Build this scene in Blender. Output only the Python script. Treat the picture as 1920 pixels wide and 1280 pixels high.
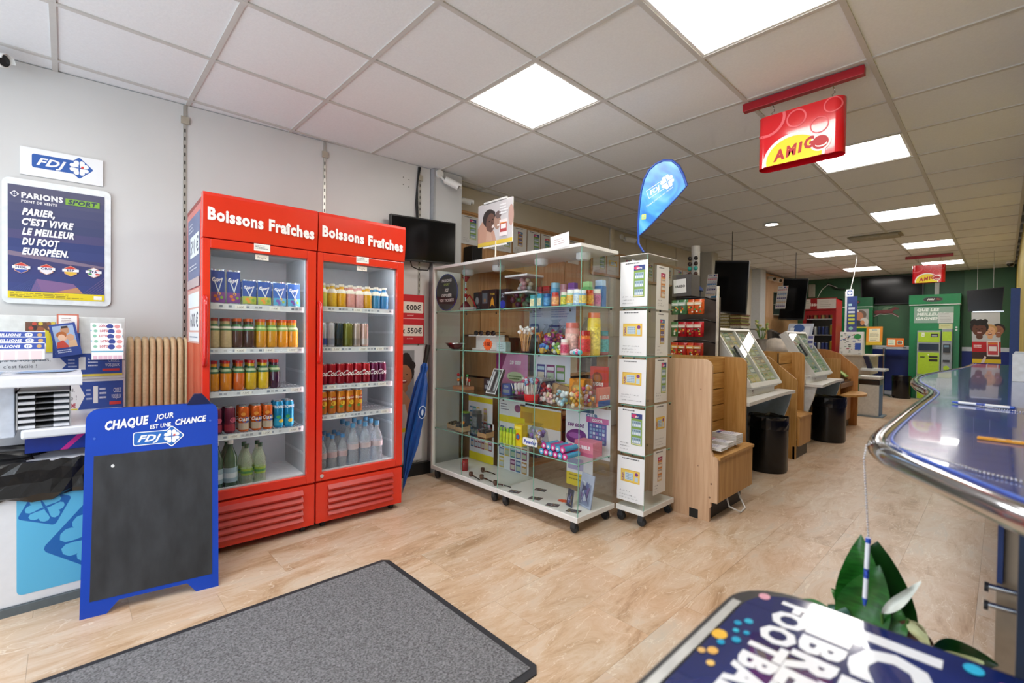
import bpy, math, random
import numpy as np
from mathutils import Matrix, Vector, Euler
R = random.Random(7)
PI = math.pi
for o in list(bpy.data.objects): bpy.data.objects.remove(o)
SC = bpy.context.scene
COL = SC.collection

# ------------------------------------------------------------------ camera
CZ = 1.2
HC = 2.622                      # ceiling height
FPX, PITCH, ROLL, YAW = 877.545, -0.0136446, 0.0131654, 0.8093667
def _ray(x, y):
    X = x-960; Y = y-640
    a = (X*math.cos(ROLL)+Y*math.sin(ROLL))/FPX; b = (-X*math.sin(ROLL)+Y*math.cos(ROLL))/FPX
    d = math.cos(PITCH)+b*math.sin(PITCH); z = math.sin(PITCH)-b*math.cos(PITCH)
    c, s = math.cos(YAW), math.sin(YAW)
    return Vector((d*c+a*s, d*s-a*c, z))
def AX(x, y, X):                # point of the plane X=const seen in that direction
    r = _ray(x, y); return Vector((0, 0, CZ))+r*(X/r.x)
def AY(x, y, Y):
    r = _ray(x, y); return Vector((0, 0, CZ))+r*(Y/r.y)
def AZ(x, y, Z):
    r = _ray(x, y); return Vector((0, 0, CZ))+r*((Z-CZ)/r.z)
cam = bpy.data.cameras.new('camera'); co = bpy.data.objects.new('camera', cam); COL.objects.link(co)
cam.sensor_width = 36; cam.lens = FPX/1920*36; cam.clip_start = 0.02
fwd = _ray(960, 640).normalized()
rt = (_ray(961, 640)-_ray(960, 640)).normalized(); up = rt.cross(fwd)
co.matrix_world = Matrix(((rt.x, up.x, -fwd.x, 0), (rt.y, up.y, -fwd.y, 0), (rt.z, up.z, -fwd.z, CZ), (0, 0, 0, 1)))
cam.dof.use_dof = True; cam.dof.focus_distance = 3.4; cam.dof.aperture_fstop = 3.0
SC.camera = co
# ------------------------------------------------------------------ world, light, exposure
W = bpy.data.worlds.new('world'); SC.world = W; W.use_nodes = True
bg = W.node_tree.nodes['Background']; bg.inputs[0].default_value = (0.72, 0.85, 1, 1); bg.inputs[1].default_value = 1.0
def area(name, loc, rot, sx, sy, power, col):
    l = bpy.data.lights.new(name, 'AREA'); l.shape = 'RECTANGLE'; l.size = sx; l.size_y = sy; l.energy = power; l.color = col
    o = bpy.data.objects.new(name, l); COL.objects.link(o); o.location = loc; o.rotation_euler = rot; return o
DAY = area('daylight_through_shop_window', (-1.55, 1.75, 1.35), (0, -PI/2, 0), 2.1, 3.2, 62, (0.86, 0.93, 1.0))
PANEL_STRENGTH = 20; FRIDGE_LED = 18
SC.cycles.transparent_max_bounces = 48; SC.cycles.max_bounces = 8
SC.view_settings.view_transform = 'Standard'; SC.view_settings.look = 'None'
SC.view_settings.exposure = 0.0; SC.view_settings.gamma = 1; SC.view_settings.use_curve_mapping = False

# ------------------------------------------------------------------ helpers
def lin(h):
    if isinstance(h, (tuple, list)): return tuple(h)
    h = h.lstrip('#'); c = [int(h[i:i+2], 16)/255 for i in (0, 2, 4)]
    return tuple(x/12.92 if x <= 0.04045 else ((x+0.055)/1.055)**2.4 for x in c)
_M = {}
def M(h, rough=0.5, metal=0.0, var=0.04, scale=30, bump=0.0, emit=0, coat=0, spec=0.5, stretch=None):
    k = (h, rough, metal, var, scale, bump, emit, coat, spec, stretch)
    if k in _M: return _M[k]
    m = bpy.data.materials.new('material_'+str(h).strip('#')); m.use_nodes = True; nt = m.node_tree; b = nt.nodes['Principled BSDF']
    c = lin(h); b.inputs['Roughness'].default_value = rough; b.inputs['Metallic'].default_value = metal
    b.inputs['Specular IOR Level'].default_value = spec; b.inputs['Coat Weight'].default_value = coat
    b.inputs['Base Color'].default_value = (*c, 1)
    if var or bump:
        n = nt.nodes.new('ShaderNodeTexNoise'); n.inputs['Scale'].default_value = scale; n.inputs['Detail'].default_value = 3
        tc = nt.nodes.new('ShaderNodeTexCoord')
        if stretch:
            mp = nt.nodes.new('ShaderNodeMapping'); mp.inputs['Scale'].default_value = stretch
            nt.links.new(tc.outputs['Object'], mp.inputs[0]); nt.links.new(mp.outputs[0], n.inputs['Vector'])
        else: nt.links.new(tc.outputs['Object'], n.inputs['Vector'])
        if var:
            r = nt.nodes.new('ShaderNodeValToRGB'); r.color_ramp.elements[0].position = .3; r.color_ramp.elements[1].position = .7
            r.color_ramp.elements[0].color = (*[x*(1-var*2) for x in c], 1); r.color_ramp.elements[1].color = (*[min(1, x*(1+var*2)) for x in c], 1)
            nt.links.new(n.outputs['Fac'], r.inputs[0]); nt.links.new(r.outputs[0], b.inputs['Base Color'])
        if bump:
            bp = nt.nodes.new('ShaderNodeBump'); bp.inputs['Strength'].default_value = bump; bp.inputs['Distance'].default_value = .002
            nt.links.new(n.outputs['Fac'], bp.inputs['Height']); nt.links.new(bp.outputs[0], b.inputs['Normal'])
    if emit:
        b.inputs['Emission Color'].default_value = (*c, 1); b.inputs['Emission Strength'].default_value = emit
    _M[k] = m; return m
def P(h): return M(h, .55, 0, 0)            # printed ink
def G(h): return M(h, .18, 0, 0)            # glossy plastic
def glass(tint='ffffff', name='glass', ior=1.45, boost=1.0):
    k = ('glass', tint, ior, boost)
    if k in _M: return _M[k]
    m = bpy.data.materials.new(name); m.use_nodes = True; nt = m.node_tree; nt.nodes.clear()
    o = nt.nodes.new('ShaderNodeOutputMaterial'); t = nt.nodes.new('ShaderNodeBsdfTransparent'); t.inputs[0].default_value = (*lin(tint), 1)
    g = nt.nodes.new('ShaderNodeBsdfGlossy'); g.inputs['Roughness'].default_value = .01; f = nt.nodes.new('ShaderNodeFresnel'); f.inputs[0].default_value = ior
    mu = nt.nodes.new('ShaderNodeMath'); mu.operation = 'MULTIPLY'; mu.inputs[1].default_value = boost; mu.use_clamp = True
    x = nt.nodes.new('ShaderNodeMixShader'); ge = nt.nodes.new('ShaderNodeNewGeometry'); fm = nt.nodes.new('ShaderNodeMath'); fm.operation = 'MULTIPLY_ADD'; fm.inputs[1].default_value = -boost; fm.inputs[2].default_value = boost; nt.links.new(ge.outputs['Backfacing'], fm.inputs[0]); nt.links.new(fm.outputs[0], mu.inputs[1]); nt.links.new(f.outputs[0], mu.inputs[0]); nt.links.new(mu.outputs[0], x.inputs[0])
    nt.links.new(t.outputs[0], x.inputs[1]); nt.links.new(g.outputs[0], x.inputs[2]); nt.links.new(x.outputs[0], o.inputs[0])
    _M[k] = m; return m
def wood(h1, h2, axis='z', rough=.45, scale=1.0):
    k = ('wood', h1, h2, axis, rough, scale)
    if k in _M: return _M[k]
    m = bpy.data.materials.new('wood_grain'); m.use_nodes = True; nt = m.node_tree; b = nt.nodes['Principled BSDF']; b.inputs['Roughness'].default_value = rough
    tc = nt.nodes.new('ShaderNodeTexCoord'); mp = nt.nodes.new('ShaderNodeMapping')
    s = [26*scale]*3; s['xyz'.index(axis)] = 1.6*scale; mp.inputs['Scale'].default_value = s
    n = nt.nodes.new('ShaderNodeTexNoise'); n.inputs['Scale'].default_value = 1.6; n.inputs['Detail'].default_value = 5; n.inputs['Distortion'].default_value = 1.1
    r = nt.nodes.new('ShaderNodeValToRGB'); r.color_ramp.elements[0].position = .35; r.color_ramp.elements[1].position = .66
    r.color_ramp.elements[0].color = (*lin(h1), 1); r.color_ramp.elements[1].color = (*lin(h2), 1)
    nt.links.new(tc.outputs['Object'], mp.inputs[0]); nt.links.new(mp.outputs[0], n.inputs['Vector']); nt.links.new(n.outputs['Fac'], r.inputs[0]); nt.links.new(r.outputs[0], b.inputs['Base Color'])
    _M[k] = m; return m

def wm(o):
    m = Matrix.LocRotScale(o.location, o.rotation_euler, o.scale)
    return (wm(o.parent) @ m) if o.parent else m
def ngon_circle(n, r=1, a0=0): return [(r*math.cos(a0+2*PI*i/n), r*math.sin(a0+2*PI*i/n)) for i in range(n)]
class MB:
    def __init__(s): s.v = []; s.f = []; s.m = []; s.s = []; s.mats = []; s.T = None
    def mi(s, m):
        if m not in s.mats: s.mats.append(m)
        return s.mats.index(m)
    def add(s, vs, fs, m, smooth=False):
        b = len(s.v); vs = [Vector(v) for v in vs]
        if s.T is not None: vs = [s.T @ v for v in vs]
        s.v += vs; k = s.mi(m)
        for f in fs: s.f.append([i+b for i in f]); s.m.append(k); s.s.append(smooth)
        return s
    def box(s, x0, y0, z0, x1, y1, z1, m):
        x0, x1 = min(x0, x1), max(x0, x1); y0, y1 = min(y0, y1), max(y0, y1); z0, z1 = min(z0, z1), max(z0, z1)
        return s.add([(x0,y0,z0),(x1,y0,z0),(x1,y1,z0),(x0,y1,z0),(x0,y0,z1),(x1,y0,z1),(x1,y1,z1),(x0,y1,z1)],
            [(0,3,2,1),(4,5,6,7),(0,1,5,4),(1,2,6,5),(2,3,7,6),(3,0,4,7)], m)
    def cyl(s, p0, p1, r0, m, r1=None, n=14, caps=True, smooth=True):
        r1 = r0 if r1 is None else r1; p0 = Vector(p0); p1 = Vector(p1); d = (p1-p0).normalized()
        a = d.orthogonal().normalized(); b = d.cross(a); vs = []
        for p, r in ((p0, r0), (p1, r1)): vs += [p+(a*math.cos(2*PI*i/n)+b*math.sin(2*PI*i/n))*r for i in range(n)]
        s.add(vs, [(i, (i+1) % n, n+(i+1) % n, n+i) for i in range(n)], m, smooth)
        if caps: s.add(vs[:n], [tuple(range(n))[::-1]], m); s.add(vs[n:], [tuple(range(n))], m)
        return s
    def lathe(s, prof, c, m, n=14, sx=1, sy=1, smooth=True):
        c = Vector(c); vs = []; k = len(prof)
        for r, z in prof: vs += [c+Vector((sx*r*math.cos(2*PI*i/n), sy*r*math.sin(2*PI*i/n), z)) for i in range(n)]
        fs = [(j*n+i, j*n+(i+1) % n, (j+1)*n+(i+1) % n, (j+1)*n+i) for j in range(k-1) for i in range(n)]
        s.add(vs, fs, m, smooth)
        if prof[0][0] > 1e-4: s.add(vs[:n], [tuple(range(n))[::-1]], m)
        if prof[-1][0] > 1e-4: s.add(vs[-n:], [tuple(range(n))], m)
        return s
    def tube(s, pts, r, m, n=8):
        pts = [Vector(p) for p in pts]; vs = []; ref = None
        for i, p in enumerate(pts):
            d = (pts[min(i+1, len(pts)-1)]-pts[max(i-1, 0)]).normalized()
            if ref is None: ref = d.orthogonal().normalized()
            a = (ref-d*ref.dot(d)); a = a.normalized() if a.length > 1e-5 else d.orthogonal().normalized(); ref = a; b = d.cross(a)
            vs += [p+(a*math.cos(2*PI*k/n)+b*math.sin(2*PI*k/n))*r for k in range(n)]
        L = len(pts)
        s.add(vs, [(j*n+i, j*n+(i+1) % n, (j+1)*n+(i+1) % n, (j+1)*n+i) for j in range(L-1) for i in range(n)], m, True)
        s.add(vs[:n], [tuple(range(n))[::-1]], m); s.add(vs[-n:], [tuple(range(n))], m); return s
    def prism(s, poly, f0, f1, m, smooth=False):
        """poly: 2D points; f0/f1 map a 2D point to 3D on either face"""
        a = [f0(*p) for p in poly]; b = [f1(*p) for p in poly]; n = len(poly)
        s.add(a+b, [tuple(range(n))[::-1], tuple(range(n, 2*n))], m)
        s.add(a+b, [(i, (i+1) % n, n+(i+1) % n, n+i) for i in range(n)], m, smooth); return s
    def ball(s, c, r, m, n=8, sx=1, sy=1, sz=1):
        k = max(4, n//2+1); prof = [(max(1e-5, r*math.sin(PI*i/k)), -r*sz*math.cos(PI*i/k)) for i in range(k+1)]
        return s.lathe(prof, c, m, n, sx, sy)
    def build(s, name, parent=None, world=False, bevel=0, origin=None):
        me = bpy.data.meshes.new(name); vs = s.v
        off = Vector((0, 0, 0))
        if parent is not None and world:
            inv = wm(parent).inverted(); vs = [inv @ v for v in vs]
        elif parent is None:
            A = np.array([tuple(v) for v in vs]); off = Vector(((A[:, 0].min()+A[:, 0].max())/2, (A[:, 1].min()+A[:, 1].max())/2, A[:, 2].min()))
            vs = [v-off for v in vs]
        me.from_pydata([tuple(v) for v in vs], [], s.f)
        for m in s.mats: me.materials.append(m)
        me.polygons.foreach_set('material_index', s.m); me.polygons.foreach_set('use_smooth', s.s); me.update()
        o = bpy.data.objects.new(name, me); COL.objects.link(o); o.location = off
        if parent is not None: o.parent = parent
        if bevel:
            md = o.modifiers.new('bevel', 'BEVEL'); md.width = bevel; md.segments = 2; md.limit_method = 'ANGLE'; md.harden_normals = False
        return o
def tag(o, label, cat, group=None):
    o['label'] = label; o['category'] = cat
    if group: o['group'] = group
    return o
def thing(name, label, cat, loc, rz=0, group=None, scale=1.0):
    o = bpy.data.objects.new(name, None); COL.objects.link(o); o.empty_display_size = .05
    o.location = loc; o.rotation_euler = (0, 0, rz); o.scale = (scale,)*3; return tag(o, label, cat, group)
def struct(o): o['kind'] = 'structure'; return o
_kids = {}
def kids(o): return [c for c in o.children]
def dup(root, loc, rz=None, label=None, group=None, scale=None, rot=None):
    r = root.copy(); COL.objects.link(r); r.location = loc
    if rz is not None: r.rotation_euler = (0, 0, rz)
    if rot is not None: r.rotation_euler = rot
    if label: r['label'] = label
    if group: r['group'] = group
    if scale: r.scale = (scale,)*3 if not isinstance(scale, tuple) else scale
    for ch in list(root.children):
        c = ch.copy(); COL.objects.link(c); c.parent = r
        for g in list(ch.children):
            d = g.copy(); COL.objects.link(d); d.parent = c
    return r

# ---- flat print -------------------------------------------------------------
_T = {}
def text_geo(t, shear=0, bold=0, sx=1):
    k = (t, shear, bold, sx)
    if k in _T: return _T[k]
    c = bpy.data.curves.new('lettering', 'FONT'); c.body = t; c.shear = shear; c.offset = bold; c.resolution_u = 2; c.space_character = 1+bold*2.2
    o = bpy.data.objects.new('lettering', c); me = o.to_mesh()
    vs = np.array([v.co[:2] for v in me.vertices]) if len(me.vertices) else np.zeros((1, 2))
    fs = [tuple(p.vertices) for p in me.polygons]
    vs = vs-np.array([vs[:, 0].min(), 0]); vs[:, 0] *= sx
    cap = 0.73; vs = vs/cap
    o.to_mesh_clear(); bpy.data.objects.remove(o); bpy.data.curves.remove(c)
    _T[k] = (vs, fs, vs[:, 0].max()); return _T[k]
def heart(n=9):
    pts = []
    for i in range(2*n):
        t = 2*PI*i/(2*n); x = 16*math.sin(t)**3; y = 13*math.cos(t)-5*math.cos(2*t)-2*math.cos(3*t)-math.cos(4*t); pts.append((x/32, (y+17)/32))
    return pts[::-1]
class Art:
    def __init__(s, w, h): s.w = w; s.h = h; s.it = []; s.z = 0
    def poly(s, pts, c, faces=None):
        s.z += 1; s.it.append(([(x, y) for x, y in pts], faces or [tuple(range(len(pts)))], c, s.z)); return s
    def rect(s, x, y, w, h, c): return s.poly([(x, y), (x+w, y), (x+w, y+h), (x, y+h)], c)
    def rrect(s, x, y, w, h, r, c):
        p = []
        for cx, cy, a in ((x+w-r, y+r, -PI/2), (x+w-r, y+h-r, 0), (x+r, y+h-r, PI/2), (x+r, y+r, PI)):
            p += [(cx+r*math.cos(a+k*PI/8), cy+r*math.sin(a+k*PI/8)) for k in range(5)]
        return s.poly(p, c)
    def ell(s, cx, cy, rx, ry, c, n=22, a=0):
        return s.poly([(cx+rx*math.cos(2*PI*i/n)*math.cos(a)-ry*math.sin(2*PI*i/n)*math.sin(a), cy+rx*math.cos(2*PI*i/n)*math.sin(a)+ry*math.sin(2*PI*i/n)*math.cos(a)) for i in range(n)], c)
    def ring(s, cx, cy, r, t, c, n=26, ry=None):
        ry = ry or r; p = [(cx+r*math.cos(2*PI*i/n), cy+ry*math.sin(2*PI*i/n)) for i in range(n)]+[(cx+(r-t)*math.cos(2*PI*i/n), cy+(ry-t)*math.sin(2*PI*i/n)) for i in range(n)]
        return s.poly(p, c, [(i, (i+1) % n, n+(i+1) % n, n+i) for i in range(n)])
    def text(s, t, x, y, h, c, shear=0, bold=0, al='l', sx=1, rot=0, maxw=None):
        vs, fs, w = text_geo(t, shear, bold, sx); k = h
        kx = k if not maxw or w*k <= maxw else maxw/w
        ox = {'l': 0, 'c': -w*kx/2, 'r': -w*kx}[al]; ca, sa = math.cos(rot), math.sin(rot)
        p = [(x+(a*kx+ox)*ca-b*k*sa, y+(a*kx+ox)*sa+b*k*ca) for a, b in vs]
        s.z += 1; s.it.append((p, fs, c, s.z)); return s
    def fine(s, x, y, w, n, gap, th, c, sd=1):
        rr = random.Random(sd)
        for i in range(n):
            xx = x; yy = y-i*gap
            end = x+w*rr.uniform(.65, 1)
            while xx < end:
                q = rr.uniform(.04, .14)*w; s.rect(xx, yy, min(q, end-xx), th, c); xx += q+w*.018; 
            s.z -= 0
        return s
    def clover(s, cx, cy, r, c, rot=0, miss=None):
        for k in range(4):
            a = rot+k*PI/2+PI/4; ca, sa = math.cos(a-PI/2), math.sin(a-PI/2)
            s.poly([(cx+(x*1.12*ca-(y*.95+.07)*sa)*r, cy+(x*1.12*sa+(y*.95+.07)*ca)*r) for x, y in heart()], c if k != miss else 'd8452f')
        return s
    def diamond(s, cx, cy, r, c, rot=0):
        p = []
        for k in range(4):
            a = rot+k*PI/2; mx, my = cx+r*.86*math.cos(a), cy+r*.86*math.sin(a)
            p += [(mx+r*.14*math.cos(a+t), my+r*.14*math.sin(a+t)) for t in (-.7, 0, .7)]
        return s.poly(p, c)
    def fdj(s, x, y, w, c1='1560a8', c2='ffffff', border=None, accent=3):
        h = w*.30
        if border:
            s.rrect(x-w*.018, y-w*.018, w*.8, h+w*.036, w*.05, border); s.diamond(x+w*.77, y+h*.5, w*.262, border)
        s.rrect(x, y, w*.78, h, w*.04, c1); s.diamond(x+w*.77, y+h*.5, w*.235, c1)
        s.text('FDJ', x+w*.07, y+h*.24, h*.55, c2, shear=.35, bold=.03, sx=1.25)
        s.clover(x+w*.77, y+h*.5, w*.175, c2, 0); s.poly([(x+w*.77+w*a_, y+h*.5+w*b_) for a_, b_ in ((.03, .0), (.075, .005), (.08, .05), (.035, .045))], 'd8452f'); return s
    def build(s, name, o, r=(1, 0, 0), u=(0, 0, 1), parent=None, base=None, t=.0006, world=True, rough=None, curve=None, off=0.0):
        o = Vector(o); r = Vector(r).normalized(); u = Vector(u).normalized(); n = r.cross(u); mb = MB()
        ink = (lambda c: M(c, rough, 0, 0)) if rough is not None else P
        def pt(x, y, z):
            if curve: return curve(x, y, z)
            return o+r*x+u*y+n*(z+off)
        if base:
            mb.prism([(0, 0), (s.w, 0), (s.w, s.h), (0, s.h)], lambda a, b: pt(a, b, 0), lambda a, b: pt(a, b, t), ink(base))
            z0 = t
        else: z0 = 0.0004
        for vs, fs, c, z in s.it:
            zz = z0+z*(.00006 if len(s.it) < 120 else .00002)
            mb.add([pt(x, y, zz) for x, y in vs], fs, ink(c))
        return mb.build(name, parent, world=world and parent is not None)

# ------------------------------------------------------------------ setting
def wally(x): return 3.665-.0824*(x+.25)
WHITE_WALL = M('c8c8c7', .6, 0, .015, 3)
PANEL = M('cbcbca', .42, 0, .012, 2.5)
def floor_mat():
    m = bpy.data.materials.new('beige_marble'); m.use_nodes = True; nt = m.node_tree; b = nt.nodes['Principled BSDF']; N = nt.nodes.new; L = nt.links.new
    geo = N('ShaderNodeNewGeometry'); oi = N('ShaderNodeObjectInfo'); mul = N('ShaderNodeVectorMath'); mul.operation = 'SCALE'; mul.inputs['Scale'].default_value = .35
    cmb = N('ShaderNodeCombineXYZ'); L(oi.outputs['Random'], cmb.inputs[0]); L(oi.outputs['Random'], cmb.inputs[1]); L(cmb.outputs[0], mul.inputs[0])
    add = N('ShaderNodeVectorMath'); L(geo.outputs['Position'], add.inputs[0]); L(mul.outputs[0], add.inputs[1])
    mp = N('ShaderNodeMapping'); mp.inputs['Scale'].default_value = (.75, 2.3, 1); mp.inputs['Rotation'].default_value = (0, 0, .15); L(add.outputs[0], mp.inputs[0])
    n1 = N('ShaderNodeTexNoise'); n1.inputs['Scale'].default_value = 3.0; n1.inputs['Detail'].default_value = 8; n1.inputs['Roughness'].default_value = .74; n1.inputs['Distortion'].default_value = .7; L(mp.outputs[0], n1.inputs['Vector'])
    r1 = N('ShaderNodeValToRGB'); cr = r1.color_ramp; cr.elements[0].position = .30; cr.elements[0].color = (*lin('9c7e5e'), 1); cr.elements[1].position = .72; cr.elements[1].color = (*lin('bfb8ac'), 1)
    e = cr.elements.new(.45); e.color = (*lin('c2a98e'), 1); e = cr.elements.new(.56); e.color = (*lin('cebca8'), 1); L(n1.outputs['Fac'], r1.inputs[0])
    n2 = N('ShaderNodeTexNoise'); n2.inputs['Scale'].default_value = 4.0; n2.inputs['Detail'].default_value = 6; n2.inputs['Distortion'].default_value = 1.3; L(mp.outputs[0], n2.inputs['Vector'])
    r2 = N('ShaderNodeValToRGB'); cr = r2.color_ramp; cr.elements[0].position = .492; cr.elements[0].color = (0, 0, 0, 1); cr.elements[1].position = .508; cr.elements[1].color = (0, 0, 0, 1)
    e = cr.elements.new(.5); e.color = (1, 1, 1, 1); L(n2.outputs['Fac'], r2.inputs[0])
    mx = N('ShaderNodeMix'); mx.data_type = 'RGBA'; sc = N('ShaderNodeMath'); sc.operation = 'MULTIPLY'; sc.inputs[1].default_value = .75; L(r2.outputs[0], sc.inputs[0]); L(sc.outputs[0], mx.inputs[0])
    L(r1.outputs[0], mx.inputs[6]); mx.inputs[7].default_value = (*lin('e2dacb'), 1)
    n3 = N('ShaderNodeTexNoise'); n3.inputs['Scale'].default_value = 1.3; n3.inputs['Detail'].default_value = 3; L(add.outputs[0], n3.inputs['Vector'])
    r3 = N('ShaderNodeValToRGB'); cr = r3.color_ramp; cr.elements[0].position = .35; cr.elements[0].color = (*lin('ecd2bd'), 1); cr.elements[1].position = .65; cr.elements[1].color = (*lin('e2e2dc'), 1); L(n3.outputs['Fac'], r3.inputs[0])
    m2 = N('ShaderNodeMix'); m2.data_type = 'RGBA'; m2.blend_type = 'MULTIPLY'; m2.inputs[0].default_value = .45; L(mx.outputs[2], m2.inputs[6]); L(r3.outputs[0], m2.inputs[7])
    hs = N('ShaderNodeHueSaturation'); mr = N('ShaderNodeMapRange'); mr.inputs['To Min'].default_value = 1.02; mr.inputs['To Max'].default_value = 1.10; L(oi.outputs['Random'], mr.inputs[0]); L(mr.outputs[0], hs.inputs['Value']); L(m2.outputs[2], hs.inputs['Color'])
    L(hs.outputs[0], b.inputs['Base Color']); b.inputs['Roughness'].default_value = .3; b.inputs['Specular IOR Level'].default_value = .45
    rr = N('ShaderNodeMapRange'); rr.inputs['To Min'].default_value = .22; rr.inputs['To Max'].default_value = .42; L(n1.outputs['Fac'], rr.inputs[0]); L(rr.outputs[0], b.inputs['Roughness'])
    return m
MARBLE = floor_mat()
fl = struct(MB().box(-1.6, -1.15, -.12, 13.3, 3.95, -.012, M('a98f72', .7, 0, .05, 5)).build('floor'))
tm_ = {}
TW, TH = .60, .30
row = 0; y = -1.14
while y < 3.9:
    x = -1.6-(.3 if row % 2 else 0)
    while x < 13.1:
        vis = (x < 3.0 or y < 2.1) and (x < .8 or y > -.45) and not (x < -.9 and y < -.4)
        if vis:
            w = min(TW, 13.12-x)
            if (round(w, 3)) not in tm_:
                t = MB().box(0, 0, -.011, w-.0007, TH-.0007, 0, MARBLE).build('tile', fl); me = t.data; tm_[round(w, 3)] = me
            else: t = bpy.data.objects.new('tile', tm_[round(w, 3)]); COL.objects.link(t); t.parent = fl
            t.location = Vector((x, y, 0))-fl.location
        x += TW
    y += TH; row += 1

CEIL_T = M('e4e6e8', .85, 0, .012, 90, .25); BAR = M('c4c2be', .5, 0, .01)
GX, GY, S = 1.7565, 1.694, .6
LIGHTS = [(0, 0), (0, -2), (4, -2), (8, -2), (12, -2), (16, -2), (12, 0), (16, 0), (-4, 0), (-4, -2)]
ce = struct(MB().box(-1.7, -1.2, HC+.10, 13.3, 4.15, HC+.2, M('8a8884', .8)).build('ceiling'))
tb = MB().box(-.288, -.288, .007, .288, .288, .022, CEIL_T).build('tile', ce); first = True
for i in range(-6, 20):
    for j in range(-5, 4):
        if (i, j) in LIGHTS or (j <= -4 and i > -3): continue
        if first: t = tb; first = False
        else: t = tb.copy(); COL.objects.link(t)
        t.location = Vector((GX+(i+.5)*S, GY+(j+.5)*S, HC))-ce.location
for j in range(-4, 5):
    if j <= -4: MB().box(-1.7, GY+j*S-.012, HC, .0, GY+j*S+.012, HC+.03, BAR).build('grid_bar', ce, world=True)
    else: MB().box(-1.7, GY+j*S-.012, HC, 13.2, GY+j*S+.012, HC+.03, BAR).build('grid_bar', ce, world=True)
for i in range(-6, 20): MB().box(GX+i*S-.012, -1.15 if i < -2 else -.2, HC+.0006, GX+i*S+.012, 4.05, HC+.03, BAR).build('grid_bar', ce, world=True)
DIFF = M('fffaf4', .5, 0, 0, emit=PANEL_STRENGTH)
cl = thing('ceiling_light', '', 'light', (0, 0, HC))
MB().box(-.287, -.287, .004, .287, -.272, .03, M('e6e6e4', .4)).box(-.287, .272, .004, .287, .287, .03, M('e6e6e4', .4)).box(-.287, -.272, .004, -.272, .272, .03, M('e6e6e4', .4)).box(.272, -.272, .004, .287, .272, .03, M('e6e6e4', .4)).build('frame', cl)
MB().box(-.272, -.272, .010, .272, .272, .022, DIFF).build('diffuser', cl)
LL = {(0, 0): 'square ceiling light panel above the glass showcases', (0, -2): 'largest ceiling light panel cut by the top edge of the photo', (4, -2): 'ceiling light panel just behind the near hanging red sign',
      (8, -2): 'ceiling light panel left of the round air grille, farther than the near red sign', (12, -2): 'ceiling light panel in front of the far red ceiling bar', (16, -2): 'ceiling light panel half hidden behind the far hanging red sign',
      (12, 0): 'ceiling light panel nearer of the two over the far left counter', (16, 0): 'ceiling light panel farther of the two over the far left counter', (-4, 0): 'ceiling light panel behind the viewer over the door mat', (-4, -2): 'ceiling light panel behind the viewer beside the shop window'}
for n, (i, j) in enumerate(LIGHTS):
    l = (GX+(i+.5)*S, GY+(j+.5)*S, HC)
    if n == 0: cl.location = l; cl['label'] = LL[(i, j)]; cl['group'] = 'square ceiling light panels'
    else: dup(cl, l, 0, LL[(i, j)])
# walls
HW = HC+.07
wl = MB(); wl.prism([(-1.6, wally(-1.6)), (2.4, wally(2.4)), (2.4, 3.95), (-1.6, 3.95)], lambda a, b: (a, b, 0), lambda a, b: (a, b, HW), WHITE_WALL)
wl.box(2.4, 3.62, 0, 13.2, 3.95, HW, M('c6c0b4', .6, 0, .02, 3))
wl = struct(wl.build('wall_left'))
dx = [-1.6, .543, 1.396, 2.182, 2.29]
for a, b in zip(dx[:-1], dx[1:]):       # laminated panels between the slotted uprights
    a += .008; b -= .008
    MB().prism([(a, wally(a)-.012), (b, wally(b)-.012), (b, wally(b)-.0005), (a, wally(a)-.0005)], lambda p, q: (p, q, .1), lambda p, q: (p, q, HC), PANEL).build('panel', wl, world=True, bevel=.002)
RAILM = M('b9b8b2', .35, .6, .02); SLOT = M('26241f', .8)
for xr in dx[1:4]:
    mb = MB().box(xr-.009, wally(xr)-.018, .1, xr+.009, wally(xr)-.003, HC, RAILM)
    z = .15
    while z < HC-.1: mb.box(xr-.0035, wally(xr)-.0190, z, xr+.0035, wally(xr)-.0179, z+.022, SLOT); z += .05
    mb.build('slotted_upright', wl, world=True)
    MB().box(xr-.022, wally(xr)-.026, HC-.12, xr+.022, wally(xr)-.018, HC-.075, M('a9a293', .5)).build('clip', wl, world=True)
mb = MB()
for q in ((2.03, 2.50), (2.08, 2.49), (2.03, 2.44), (2.08, 2.43)): mb.cyl((q[0], wally(q[0])-.0135, q[1]), (q[0], wally(q[0])-.012, q[1]), .004, SLOT, n=8)
mb.build('drill_hole', wl, world=True)['kind'] = 'stuff'
col = struct(MB().box(2.30, 3.40, 0, 2.59, 3.66, HC, M('c4c6c8', .5, 0, .01, 3)).build('wall_column'))
MB().box(2.285, 3.395, 0, 2.305, 3.47, HC, M('a9adb2', .4, .3)).build('corner_profile', col, world=True)
struct(MB().prism([(1.80, wally(1.8)-.06), (2.29, wally(2.29)-.06), (2.29, wally(2.29)-.013), (1.80, wally(1.8)-.013)], lambda a, b: (a, b, 0), lambda a, b: (a, b, .1), M('1b1b1c', .4)).build('baseboard_left'))
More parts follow.
